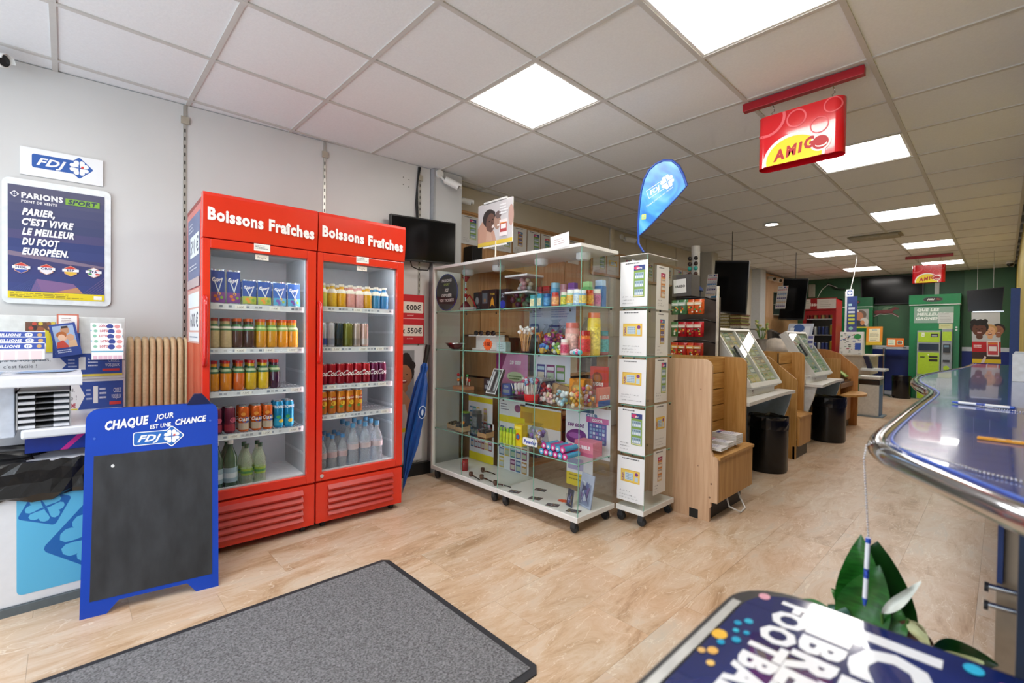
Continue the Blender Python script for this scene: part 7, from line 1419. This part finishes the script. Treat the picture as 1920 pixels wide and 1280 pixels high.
a = Art(.34, .13); a.ell(.17, .065, .155, .055, '4a544e').ell(.17, .065, .145, .047, '2a3430').text('PMU', .14, .048, .035, 'e8e8e8', shear=.3, bold=.05, al='c').poly([(.2, .07), (.24, .09), (.30, .06), (.25, .05)], '8a3a3a').build('emblem', (12.758, 1.17, 1.975), (0, -1, 0), (0, 0, 1), parent=t)
a = Art(.60, .33); a.rect(0, 0, .6, .33, '86a394').text('QUE LES', .045, .245, .055, 'dfe8e2', bold=.05, shear=.15, sx=1.1).text('MEILLEURS', .045, .155, .055, 'dfe8e2', bold=.05, shear=.15, sx=1.1).text('GAGNENT', .03, .065, .055, 'dfe8e2', bold=.05, shear=.15, sx=1.1).build('slogan', (12.797, 1.29, 1.56), (0, -1, 0), (0, 0, 1), parent=t)
Art(.23, .21).fine(.02, .18, .19, 1, .03, .01, '5a5a5a', 4).fine(.03, .13, .17, 4, .03, .006, '8a8a8a', 5).build('notice', (12.790, .92, 1.555), (0, -1, 0), (0, 0, 1), parent=t, base='c2c8c4'); Art(.20, .10).fine(.03, .06, .14, 2, .03, .012, 'a8aa60', 6).build('notice', (12.790, .90, 1.44), (0, -1, 0), (0, 0, 1), parent=t, base='c8cc9a')
for q in (1.42, 1.47): MB().cyl((12.796, .645, q), (12.80, .645, q), .018, M('d8dcd8', .4), n=12).build('badge', t, world=True)
t = thing('betting_machine', 'lime-green betting machine with screen and slots in the green surround', 'machine', (12.68, 1.03, 0)); LG = M('9aa3a8', .35)
MB().box(12.62, .86, .0, 12.79, 1.215, 1.40, LG).build('case', t, world=True, bevel=.006); MB().box(12.612, .875, .52, 12.62, 1.20, .96, LIME).build('lower_door', t, world=True); MB().box(12.612, .875, .02, 12.62, 1.20, .50, LIME).build('base_door', t, world=True); MB().box(12.612, .875, 1.17, 12.62, 1.20, 1.37, LIME).build('top_panel', t, world=True)
MB().prism([(1.0, 12.60), (1.14, 12.617), (1.14, 12.62), (1.0, 12.62)], lambda a_, b_: (b_, .885, a_), lambda a_, b_: (b_, 1.19, a_), M('1c2c40', .15)).build('screen', t, world=True)
for nm_, a in (('emblem', Art(.3, .9).rect(.05, .76, .045, .08, 'e2e8d8').rect(.06, .78, .025, .02, '8ab01c')), ('card_slot', Art(.3, .9).rrect(.19, .75, .11, .07, .01, '2a2c30').rect(.205, .765, .08, .03, '9aa0a4')), ('ticket_slot', Art(.3, .9).rrect(.17, .33, .13, .045, .008, '2a2c20')), ('ticket_slot', Art(.3, .9).rrect(.17, .26, .13, .05, .008, '1e2018')), ('handle', Art(.3, .9).poly([(.03, .36), (.11, .36), (.10, .33), (.04, .33)], '4a5a1a')), ('lock', Art(.3, .9).ell(.16, .395, .01, .01, 'e8e8e0'))): a.build(nm_, (12.6112, 1.197, .52), (0, -1, 0), (0, 0, 1), parent=t)
t = thing('payment_terminal', 'narrow grey and lime payment column right of the betting machine', 'machine', (12.68, .77, 0))
MB().box(12.63, .69, 0, 12.79, .845, 1.44, M('8e979e', .35)).build('case', t, world=True, bevel=.006); MB().box(12.622, .70, 1.20, 12.63, .835, 1.38, LIME).build('top_panel', t, world=True); MB().cyl((12.622, .77, .66), (12.63, .77, .66), .045, LIME, n=16).build('round_badge', t, world=True); MB().box(12.60, .72, .97, 12.63, .82, 1.13, M('1c2024', .3)).build('card_reader', t, world=True, bevel=.004); MB().box(12.615, .72, .78, 12.63, .82, .82, M('202428', .3)).build('slot', t, world=True); MB().box(12.598, .735, 1.07, 12.60, .805, 1.11, M('5a7a90', .2)).build('display', t, world=True)
MB().box(12.628, .74, 1.23, 12.6295, .79, 1.29, P('4a6a1a')).build('mark', t, world=True)
# left green stand with poster
t = thing('green_stand', 'green information stand with faces poster left of the small table', 'stand', (12.9, 2.2, 0)); MB().box(12.85, 1.99, .0, 12.95, 2.60, 1.93, M('0a6a3a', .35)).build('body', t, world=True); MB().box(12.83, 1.985, 1.925, 12.96, 2.61, 1.94, M('b8ccc0', .4)).build('white_band', t, world=True); MB().box(12.83, 1.99, 1.94, 12.95, 2.60, 2.14, M('0a5a34', .35)).build('header', t, world=True)
a = Art(.30, .42); a.rect(0, 0, .3, .42, '9a9a98').rect(0, 0, .3, .03, 'c8c830').ell(.15, .29, .11, .11, '6a5a50').ell(.13, .26, .075, .10, 'b87a5a').ell(.22, .14, .08, .09, 'c8c4bc').rect(.0, .36, .12, .05, 'd8d8d0').poly([(.02, .03), (.06, .18), (.18, .16), (.26, .03)], '3a3a44').ell(.19, .12, .04, .05, 'c88a5a'); a.build('poster', (12.847, 2.36, 1.46), (0, -1, 0), (0, 0, 1), parent=t)
a = Art(.12, .1); a.ell(.06, .05, .055, .045, '2a2a2a').ell(.06, .05, .035, .02, '7a3a3a').build('emblem', (12.828, 2.33, 1.99), (0, -1, 0), (0, 0, 1), parent=t)
# high table with orange signs
t = thing('standing_table', 'small high table on a chrome pole with cross foot against the back wall', 'table', (12.72, 1.76, 0)); MB().box(12.55, 1.42, 1.035, 12.95, 1.85, 1.055, M('9aa6b4', .35)).build('table_top', t, world=True, bevel=.003); MB().cyl((12.72, 1.76, .02), (12.72, 1.76, 1.035), .022, CHR, n=12).build('pole', t, world=True); MB().tube([(12.42, 1.58, .015), (12.72, 1.76, .03), (13.0, 1.9, .015)], .018, CHR, 8).tube([(12.6, 2.0, .015), (12.72, 1.76, .03), (12.78, 1.62, .015)], .018, CHR, 8).build('cross_foot', t, world=True)
a = Art(.28, .40); a.rrect(0, 0, .28, .40, .01, 'd88a1c').rect(0, 0, .28, .07, 'd0b020').rect(.045, .075, .19, .28, 'e2dcb8').text('2025', .14, .31, .03, '6aa0b0', al='c', bold=.03).fine(.06, .25, .16, 3, .03, .012, '7a7860', 5).fine(.07, .13, .14, 2, .03, .010, '7a7860', 6)
tag(a.build('orange_sign', (12.62, 2.06, 1.085), (0, -1, .02), (.1, 0, 1), base='d88a1c', t=.01), 'upright orange framed notice standing at the left of the high table', 'sign')
a = Art(.28, .18); a.rect(0, 0, .28, .18, 'd8701c').rect(.02, .03, .12, .12, 'd8dcc0').fine(.03, .12, .09, 3, .03, .012, '5a9a9a', 5).rect(.17, .05, .09, .08, 'd8e0c8').rect(.18, .065, .07, .05, '2a4a2a').rect(.19, .08, .05, .015, 'c0302a')
tag(a.build('orange_sign', (12.62, 1.70, 1.057), (0, -1, 0), (.1, 0, 1), base='d8701c', t=.05), 'low orange box sign with two white labels on the high table', 'sign')
# white leaflet desk and roll-up in front of the green stand
t = thing('service_desk', 'white service desk with card reader arm in front of the green stand', 'desk', (9.9, 1.75, 0)); MB().box(9.55, 1.50, .62, 10.3, 2.3, .93, M('c8c0b0', .4)).build('body', t, world=True, bevel=.004); MB().box(9.5, 1.42, .93, 10.3, 2.3, .95, M('cfc6b4', .4)).build('top', t, world=True); MB().box(9.55, 2.1, 0, 10.2, 2.3, .62, M('b8b4a8', .5)).build('leg_panel', t, world=True)
MB().box(9.40, 1.28, .70, 9.75, 1.60, .735, M('cfd3d6', .35)).build('side_shelf', t, world=True, bevel=.003); MB().prism([(0, 0), (.07, .0), (.0, .2), (-.06, .2)], lambda a_, b_: (9.46, 1.52-a_, .735+b_), lambda a_, b_: (9.56, 1.52-a_, .735+b_), M('141c3a', .3)).build('card_reader', t, world=True, bevel=.004)
t = thing('leaflet_rack', 'white leaflet dispenser full of black and white forms on the service desk', 'rack', (9.6, 1.75, .95)); rr = random.Random(15)
MB().prism([(0, .95), (.20, .95), (.12, 1.33), (.06, 1.33)], lambda a_, b_: (9.52+a_, 1.60, b_), lambda a_, b_: (9.52+a_, 1.92, b_), M('cfcfca', .4)).build('body', t, world=True)
a = Art(.31, .36); a.rect(0, 0, .31, .36, 'c8c8c4')
for q in range(46): a.rect(rr.uniform(0, .27), rr.uniform(.01, .34), rr.uniform(.01, .04), rr.uniform(.004, .018), rr.choice(['2a2a2c', '5a5a60', '3a6a4a', '8a8a88', '2a4a8a', 'a04a5a']))
a.rect(.21, .08, .08, .11, '24489a').ell(.24, .30, .05, .045, '1a7a3a').build('forms', (9.512, 1.915, .955), (0, -1, 0), (.165, 0, 1), parent=t)
t = thing('roll_up_column', 'narrow upright blue and white lottery column hung by a white cord', 'sign', (9.7, 1.85, 1.33))
MB().box(9.62, 1.84, 1.30, 9.64, 1.872, 2.02, M('d8dcdc', .4)).build('edge', t, world=True)
a = Art(.14, .62); a.rect(0, 0, .14, .62, '2c3f7c').rect(0, 0, .14, .12, '4a4a80')
for k in range(6): a.rect(.02, .46-.062*k, .09 if k else .05, .035, ['a8d0d8', 'c8d0e0', 'c8d0e0', 'c8d05a', 'c8d05a', 'b8c04a'][k])
a.ell(.06, .08, .03, .03, '8ac0b0'); a.build('front', (9.615, 1.84, 1.31), (0, -1, 0), (0, 0, 1), parent=t, base='2c3f7c', t=.012)
a = Art(.10, .12); a.rect(0, 0, .1, .12, 'd8dfe6').rrect(.015, .02, .07, .08, .01, '3a5aa0').clover(.05, .06, .03, 'e8ecf2'); a.build('clover_tag', (9.612, 1.855, 1.93), (0, -1, 0), (0, 0, 1), parent=t, base='d8dfe6', t=.004); MB().tube([(9.63, 1.80, 2.04), (9.66, 1.76, 2.3), (9.70, 1.73, HC)], .006, WLAM, 6).build('cord', t, world=True)
t = thing('waste_bin', 'white upright bin with black liner under the open lid, beside the service desk', 'bin', (9.2, 1.43, 0)); MB().box(9.06, 1.30, .02, 9.36, 1.56, .50, M('c9cbc8', .4)).build('body', t, world=True, bevel=.008); MB().box(9.03, 1.25, 0, 9.40, 1.57, .02, M('7a8a94', .4)).build('base', t, world=True); MB().box(9.055, 1.295, .50, 9.365, 1.565, .575, LIN).build('liner', t, world=True, bevel=.01); MB().box(9.05, 1.29, .585, 9.37, 1.57, .63, M('c9cbc8', .4)).build('lid', t, world=True, bevel=.006)
MB().box(9.06, 1.296, .02, 9.35, 1.3, .50, M('3a6a9a', .4)).build('side_label', t, world=True)
# small wall things on the green wall
t = thing('wall_plate', 'rounded grey-beige plate on the green wall above the far fridge', 'plate', (13.06, 3.1, 1.9)); q0 = AX(1516, 533, 13.05); q1 = AX(1528, 557, 13.05); MB().box(13.05, q1.y, q1.z, 13.085, q0.y, q0.z, M('a8a89a', .5)).build('plate', t, world=True, bevel=.02)
tag(MB().tube([AX(1533, 558, 12.9), AX(1541, 543, 12.95), AX(1553, 533, 13.0), AX(1565, 537, 13.02), AX(1573, 541, 13.05)], .007, WLAM, 6).build('cable'), 'white cable arching over the green wall above the far fridge', 'cable')
tag(MB().tube([AX(1552, 531, 13.02), AX(1568, 541, 13.03), AX(1584, 542, 13.03)], .022, M('1c2a20', .6, 0, .2), 8).build('garland'), 'dark leafy garland piece at the end of the white cable', 'garland')
tag(MB().box(13.06, .93, 2.14, 13.08, 1.0, 2.62, M('b0b0ac', .4)).build('cable_duct'), 'white cable duct running from the ceiling to the green surround', 'duct')
# roll-up poster and screen at the right
t = tv('hanging_tv', 'black landscape screen hung from the ceiling near the far right corner', (10.5, .423, 2.01), (10.5, .0, 2.05), (10.5, .02, 1.672), (10.5, .398, 1.674), .05)
for y in (.12, .30): MB().cyl((10.53, y, 2.02), (10.53, y, HC), .003, M('b9bbbd', .3), n=6).build('wire', t, world=True)
t = thing('roll_up_banner', 'roll-up photo poster of three friends hanging below the far right screen', 'banner', (9.9, .15, .86)); w, h = .30, .76; a = Art(w, h)
a.rect(0, 0, w, h, 'b8bcc0').rect(0, h*.22, w, h*.2, 'b8121e').rect(0, 0, w, h*.22, '3a2420').rect(0, 0, w, h*.08, 'd8bc1a')
face(a, w*.93, h*.64, .075, '8a5a42', '1a1412', '6a4030'); a.rect(w, 0, .1, h, 'b8bcc0') if False else None; face(a, w*.64, h*.62, .080, 'd0a07a', 'b8905a', 'a87a5a'); face(a, w*.27, h*.66, .105, '5a3426', '18120f', '3a2016')
for k in range(9): a.ell(w*(.04+.055*k), h*(.80+.025*math.sin(k*1.7)), .030, .034, '15100e', 10)
a.rect(0, h*.26, w*.5, h*.14, 'b8121e').fine(w*.06, h*.34, w*.38, 2, h*.035, h*.015, 'f0e4e4', 4).rrect(w*.52, h*.14, w*.42, h*.30, .008, 'dcd2d2').rect(w*.56, h*.17, w*.34, h*.24, 'c04048').rect(w*.60, h*.24, w*.26, h*.09, 'e8e0e0').rect(w*.56, h*.37, w*.34, h*.03, 'd87a2a').poly([(w*.3, 0), (w*.45, h*.15), (w*.5, h*.12), (w*.42, 0)], 'd8c8c4').build('print', (9.9, .315, .875), (0, -1, 0), (0, .03, 1), parent=t, base='b8bcc0', t=.003)
MB().box(9.89, .0, 1.635, 9.91, .325, 1.65, CHR).build('top_rail', t, world=True); MB().box(9.88, .0, 0, 10.0, .30, .05, M('2a2a2c')).cyl((9.95, .15, .05), (9.95, .15, 1.64), .008, CHR, n=8).build('stand', t, world=True)
t = thing('partition', 'tall narrow dark blue partition panel beside the yellow wall', 'panel', (8.5, -.09, 0)); MB().box(8.45, -.137, 0, 8.50, -.055, 1.86, M('123a86', .4, 0, .04)).build('panel', t, world=True, bevel=.003)
# yellow wall: posters and a wall-mounted pen holder
for k, (X, z0, z1, c, lb) in enumerate(((6.35, 1.62, 1.95, 'c8a890', 'poster with orange figures highest on the yellow wall at the right edge'), (5.6, 1.40, 1.62, '3a3a6a', 'dark printed sheet on the yellow wall at the right edge'))):
    a = Art(.5, z1-z0); a.rect(0, 0, .5, z1-z0, c)
    for q in range(24): a.rect(.48*random.Random(q).random(), (z1-z0-.04)*random.Random(q+9).random(), .04, .03, ['a84a2a', '3a3a3a', 'd8c8b0', '8a2a2a'][q % 4])
    tag(a.build('wall_sheet', (X+.5, -.149, z0), (-1, 0, 0), (0, 0, 1), base=c), lb, 'poster')

# ------------------------------------------------------------------ blue counter on the right
CZT = 1.0
edge = [(.74, -.135), (.78, -.06), (.83, -.015), (.87, .012), (.92, .045), (.985, .088), (1.065, .14), (1.125, .166), (1.18, .182), (1.26, .190), (1.46, .194), (1.84, .196), (2.22, .194), (2.40, .196), (2.54, .212), (2.76, .262), (3.08, .318), (3.43, .340), (3.80, .325), (4.2, .290), (4.65, .245), (5.1, .212), (5.5, .200), (5.85, .195)]
def smooth(pts, k=2):
    for _ in range(k):
        o = [pts[0]]
        for p, q in zip(pts[:-1], pts[1:]): o += [(p[0]*.75+q[0]*.25, p[1]*.75+q[1]*.25), (p[0]*.25+q[0]*.75, p[1]*.25+q[1]*.75)]
        o.append(pts[-1]); pts = o
    return pts
def inset(pts, d):
    o = []
    for i, p in enumerate(pts):
        a_, b_ = pts[max(0, i-1)], pts[min(len(pts)-1, i+1)]; tx, ty = b_[0]-a_[0], b_[1]-a_[1]; L = math.hypot(tx, ty); o.append((p[0]+d*ty/L, max(-.135, p[1]-d*tx/L)))
    return o
E2 = inset(smooth(edge, 1), .028)
t = thing('standing_counter', 'long wavy blue standing counter with chrome tube edge along the right wall', 'counter', (3.2, 0, 0))
CB = M('1d3f96', .16, 0, .10, 2.2, coat=.6); top = E2
def tri(poly, z0, z1, m, nm):
    # strip triangulation against the wall line
    mb = MB(); vs = []; fs = []; n = len(E2)
    for x, y in poly[:n]: vs += [(x, y, z1), (x, -.137, z1), (x, y, z0), (x, -.137, z0)]
    for i in range(n-1): a_ = 4*i; b_ = 4*i+4; fs += [(a_, b_, b_+1, a_+1), (a_+2, a_+3, b_+3, b_+2), (a_, a_+2, b_+2, b_)]
    fs += [(0, 1, 3, 2), (4*n-4, 4*n-2, 4*n-1, 4*n-3)]; mb.add(vs, fs, m); return mb.build(nm, t, world=True)
tri(top, CZT-.032, CZT, CB, 'top')
CHB = M('c8ccd2', .10, 1, 0); MB().tube([(x, y, CZT-.016) for x, y in inset(smooth(edge, 2), .012)], .0185, CHB, 14).build('chrome_edge', t, world=True)
MB().tube([(x, y, CZT-.0010) for x, y in inset(smooth(edge, 2), .034)], .0035, M('1450b8', .3), 6).build('blue_trim', t, world=True)
MB().box(1.30, -.137, 0, 1.32, .0, CZT-.034, M('a08c74', .5)).build('wood_support', t, world=True); MB().box(1.02, -.137, 0, 1.05, -.022, CZT-.034, M('10263f', .4, 0, .12, 14)).build('dark_support', t, world=True)
MB().box(1.285, -.008, .74, 1.30, .0, CZT-.034, M('1c3468', .4)).build('blue_strip', t, world=True)
for z in (.735, .700): MB().cyl((1.27, .012, z), (1.27, -.05, z+.002), .0055, CHR, n=10).cyl((1.27, .010, z-.002), (1.27, .016, z-.002), .009, M('1c1c20'), n=10).build('bracket', t, world=True)
for X in (3.0, 4.6): MB().box(X, -.137, 0, X+.03, -.07, CZT-.034, M('14294f', .4)).build('dark_support', t, world=True)
MB().cyl((1.56, .10, CZT-.06), (1.56, .10, CZT-.034), .008, M('1c1c20'), n=8).build('bolt', t, world=True)
def chainbeads(name, label, pts, r, c='c9ccd4'):
    tt = thing(name, label, 'chain', pts[0]); mb = MB(); P3 = [Vector(p) for p in pts]; m = M(c, .2, .9, 0)
    for p, q in zip(P3[:-1], P3[1:]):
        L = (q-p).length; n = max(1, int(L/(r*2.5)))
        for i in range(n): mb.ball(p+(q-p)*(i/n), r, m, 6)
    o = mb.build('beads', tt, world=True); o['kind'] = 'stuff'; return tt
def pen(label, p0, p1, mirror=False):
    p0, p1 = Vector(p0), Vector(p1); d = p1-p0; t = thing('pen', label, 'pen', p0)
    MB().cyl(p0+d*.13, p0+d*.95, .0042, M('dfe4ec', .2, 0, 0), n=10).build('barrel', t, world=True); MB().cyl(p0+d*.02, p0+d*.13, .0022, M('1a4ab0', .25), r1=.0046, n=10).cyl(p0, p0+d*.02, .0008, CHR, r1=.002, n=6).build('tip', t, world=True); MB().cyl(p0+d*.93, p1, .0046, M('1a4ab0', .25), n=10).build('cap', t, world=True); MB().cyl(p0+d*.42, p0+d*.56, .0044, M('2a4aa8', .3, 0, .5, 300), n=10).build('print', t, world=True); return t
ptip = AX(1636, 818, 1.13)
pt_ = Vector((1.118, .196, CZT-.005)); pp = AX(1628, 1008, 1.118); pe = AX(1621, 1137, 1.118)
pen('white and blue pen hanging from a bead chain in front of the plant', (1.118, pe.y, pe.z), (1.118, pp.y, pp.z))
chainbeads('bead_chain', 'thin bead chain running across the near end of the counter and hanging over its edge', [(.93, -.10, CZT+.003), (1.0, .02, CZT+.003), (1.07, .10, CZT+.006), (1.10, .140, CZT+.008), (1.115, .166, CZT+.006), (1.119, .178, CZT-.004), (1.118, .1815, CZT-.03), (1.118, pp.y, pp.z-.001)], .0021)
q0 = AZ(1783, 753, CZT+.006); q1 = AZ(1903, 765, CZT+.006)
pen('blue and white pen lying across the blue counter', (q0.x, q0.y, CZT+.0062), (q1.x, q1.y, CZT+.0062))
chainbeads('bead_chain', 'bead chain tied to the pen lying on the blue counter', [(q0.x*.6+q1.x*.4, q0.y*.6+q1.y*.4+.0, CZT+.0025), (q1.x-.03, q1.y+.035, CZT+.0025), (q1.x-.06, q1.y-.02, CZT+.0025), (q1.x-.08, -.11, CZT+.0025)], .0021)
q0 = AZ(1832, 820, CZT+.004); q1 = AZ(1935, 833, CZT+.004); d_ = (q1-q0).normalized(); a = Art(.14, .016); a.rect(0, 0, .14, .016, 'e09a1c').rect(.10, 0, .04, .016, 'd8602a')
for k in range(4): a.rect(.028+.02*k, .003, .012, .010, 'e8d8b0')
tag(a.build('orange_label', (q0.x, q0.y, CZT+.0012), d_, Vector((0, 0, 1)).cross(d_), base='e09a1c', t=.004), 'narrow orange label strip lying at the near end of the blue counter', 'label')
t = thing('leaflet_block', 'clear block holder of pale forms standing on the blue counter at the right edge', 'leaflets', (3.9, -.07, CZT+.001))
for k in range(3): MB().prism([(0, 0), (.09, 0), (.12, .16), (.06, .16)], lambda a_, b_: (3.45+.45*k+a_*1.2, -.035-.01*k, CZT+.001+b_*.85), lambda a_, b_: (3.45+.45*k+a_*1.2, -.135, CZT+.001+b_*.85), M(['c4cbd6', 'b6c2d2', 'c9ced8'][k], .4, 0, .05)).build('form_pad', t, world=True)

# ------------------------------------------------------------------ foreground poster table and peace lily
t = thing('poster_table', 'glossy dark blue poster-topped table with big white lettering in the near right foreground', 'table', (.55, .08, 0)); TZ = .80
X0, X1, Y0, Y1, rc = .16, .822, -.14, .285, .085
pl = [(X0, Y0), (X1, Y0)]+[(X1-rc+rc*math.cos(k*PI/16), Y1-rc+rc*math.sin(k*PI/16)) for k in range(9)]+[(X0, Y1)]
MB().prism(pl, lambda a_, b_: (a_, b_, TZ-.022), lambda a_, b_: (a_, b_, TZ), M('14161c', .35)).build('table_top', t, world=True, bevel=.004)
NAVY = M('16265f', .10, 0, .22, 7, coat=1.0)
pi_ = [(x if x < X1-.001 else x-.006, y) for x, y in [(X0+.01, Y0+.004), (X1-.004, Y0+.004)]+[(X1-.004-rc+rc*math.cos(k*PI/16), Y1-.022-rc+rc*math.sin(k*PI/16)) for k in range(9)]+[(X0+.01, Y1-.022)]]
MB().prism(pi_, lambda a_, b_: (a_, b_, TZ), lambda a_, b_: (a_, b_, TZ+.0008), NAVY).build('poster_sheet', t, world=True)
MB().box(X0, Y1-.020, TZ, X1-rc-.0, Y1-.008, TZ+.003, M('b9bab8', .3, .4)).build('clamp_rail', t, world=True); MB().box(.42, .06, .02, .48, .12, TZ-.022, M('2a2c30', .4)).box(.25, -.1, 0, .65, .25, .02, M('2a2c30', .4)).build('pedestal', t, world=True)
def tbl(a): return a
# reading direction runs towards -X; text lines stack towards +Y
TK = dict(r=(-1, 0, 0), u=(0, -1, 0), parent=t, rough=.12); TO = (.812, .262, TZ+.0009)
for s_, x, y, h, mw, q in (('FOOTBALL', .022, .042, .040, .44, 1.0), ('VIBREZ', .014, .086, .047, .37, 1.1), ('ICI,', .02, .142, .076, .24, 1.1)): Art(.62, .38).text(s_, x, y, h, 'e9ecf2', bold=.05, sx=q, maxw=mw).build('lettering', TO, **TK)
a = Art(.62, .38)
for x, y, r_, c in ((.03, .005, .010, 'd8a0b0'), (.115, .012, .007, '3aa8c8'), (.13, .003, .006, '2a98c0'), (.145, .02, .005, '2f9fc4'), (.15, .008, .005, '3ab0cc'), (.17, .016, .007, '2f9fc4'), (.19, .004, .006, '2a98c0'), (.175, -.004, .012, 'e8b84a'), (.215, .004, .008, 'e0b060'), (.24, .012, .006, 'e8c070'), (.225, -.006, .006, 'd8b070'), (.03, .262, .008, 'c06ab0'), (.045, .30, .009, 'c878c0'), (.015, .235, .012, '3ab8e0'), (.07, .275, .006, '8a6ad0'), (.1, .33, .008, '6ac0e0')): a.ell(x, y+.01, r_, r_*.8, c, 12)
a.build('confetti', TO, **TK)['kind'] = 'stuff'

t = thing('peace_lily', 'peace lily with dark green leaves and one white flower behind the poster table', 'plant', (1.27, .145, 0))
MB().lathe([(.075, 0), (.095, .25), (.105, .36), (.10, .37), (.095, .34), (.0001, .33)], (1.27, .145, 0), M('7a4a34', .6, 0, .08), 20).build('pot', t, world=True)
def leaf(nm, base, tip, w, c, side=(0, 1, 0), curl=.15, rough=.28, asym=0, stem=True, patch=None, arch=.0):
    base, tip = Vector(base), Vector(tip); d = tip-base; L = d.length; sd = Vector(side)-d*(Vector(side).dot(d)/d.dot(d)); sd.normalize(); nn = d.normalized().cross(sd)
    vs = []; N = 9
    for i in range(N+1):
        q = i/N; ww = w*.58*(math.sin(PI*min(1, q**.75))**.85)+.0008; c0 = base+d*q+nn*(arch*math.sin(PI*q)*L)+Vector((0, 0, -.0))
        for k in (-1, -.5, 0, .5, 1): vs.append(c0+sd*(ww*k+asym*w*.1*math.sin(PI*q))+nn*(abs(k)**1.4*curl*ww*1.0+.003*math.sin(9*q+2*k)))
    mb = MB().add(vs, [(i*5+j, i*5+j+1, i*5+j+6, i*5+j+5) for i in range(N) for j in range(4)], c, True)
    if stem: mb.tube([Vector((1.27, .145, .34)), (Vector((1.27, .145, .34))+base)/2+Vector((0, 0, .03)), base], .0028, M('3a6a24', .5), 6)
    if patch: 
        vs2 = [v+nn*-.0012 for v in vs]; mb.add(vs2, [(i*5+j, i*5+j+1, i*5+j+6, i*5+j+5) for i, j in patch], M('c3c88e', .45, 0, .1, 40), True)
    return mb.build(nm, t, world=True)
LX = lambda x, y, X: AX(x, y, X+.17)
LG1 = M('1e5a1c', .25, 0, .20, 30, stretch=(1, 1, 6)); LG2 = M('123c12', .28, 0, .2, 30); LG3 = M('2f6a2a', .35, 0, .2, 40)
leaf('leaf', LX(1618, 1225, 1.02), LX(1615, 1001, 1.03), .075, LG1, curl=.5)
leaf('leaf', LX(1665, 1215, 1.06), LX(1646, 1014, 1.07), .115, LG2, curl=.35, asym=1)
leaf('leaf', LX(1598, 1200, .99), LX(1650, 1060, 1.0), .075, LG1, curl=.4)
leaf('leaf', LX(1612, 1160, 1.04), LX(1558, 1102, 1.05), .040, LG3, side=(0, .3, 1), curl=.3)
leaf('leaf', LX(1570, 1160, 1.0), LX(1492, 1124, 1.02), .030, LG3, side=(0, .2, 1), curl=.3)
leaf('leaf', LX(1590, 1170, .98), LX(1552, 1132, .98), .035, M('2a5a48', .35, 0, .1), side=(0, .5, 1), curl=.3)
leaf('leaf', LX(1678, 1200, .99), LX(1690, 1142, 1.0), .026, LG3, curl=.3)
leaf('leaf', LX(1740, 1225, 1.0), LX(1872, 1246, 1.03), .050, LG2, side=(0, .2, 1), curl=.3, arch=-.18, patch=[(i, j) for i in range(1, 5) for j in (1, 2)])
leaf('leaf', LX(1745, 1245, .97), LX(1845, 1242, .98), .034, M('b9c08a', .4, 0, .12, 40), side=(0, .2, 1), curl=.3, arch=-.1)
leaf('withered_leaf', LX(1683, 1165, 1.0), LX(1750, 1208, 1.0), .040, M('5a3a26', .7, 0, .2, 60), side=(0, .6, 1), curl=.6)
leaf('leaf', LX(1702, 1160, .985), LX(1745, 1218, .985), .020, M('c0c494', .4, 0, .1, 40), side=(0, 1, .6), curl=.3)
leaf('spathe', LX(1653, 1150, .97), LX(1727, 1090, .98), .015, M('d8ddd4', .4, 0, .05), side=(0, .7, .8), curl=1.0)
mb = MB(); rr = random.Random(2)
for k in range(8): p = LX(1568+rr.uniform(-8, 10), 1125+rr.uniform(-20, 20), 1.03); mb.ball(p, .003, M('8aa878', .6), 6)
mb.tube([Vector((1.27, .145, .34)), LX(1575, 1150, 1.03), LX(1567, 1098, 1.03)], .0012, M('5a7a4a', .6), 5); mb.build('seed_stem', t, world=True)['kind'] = 'stuff'
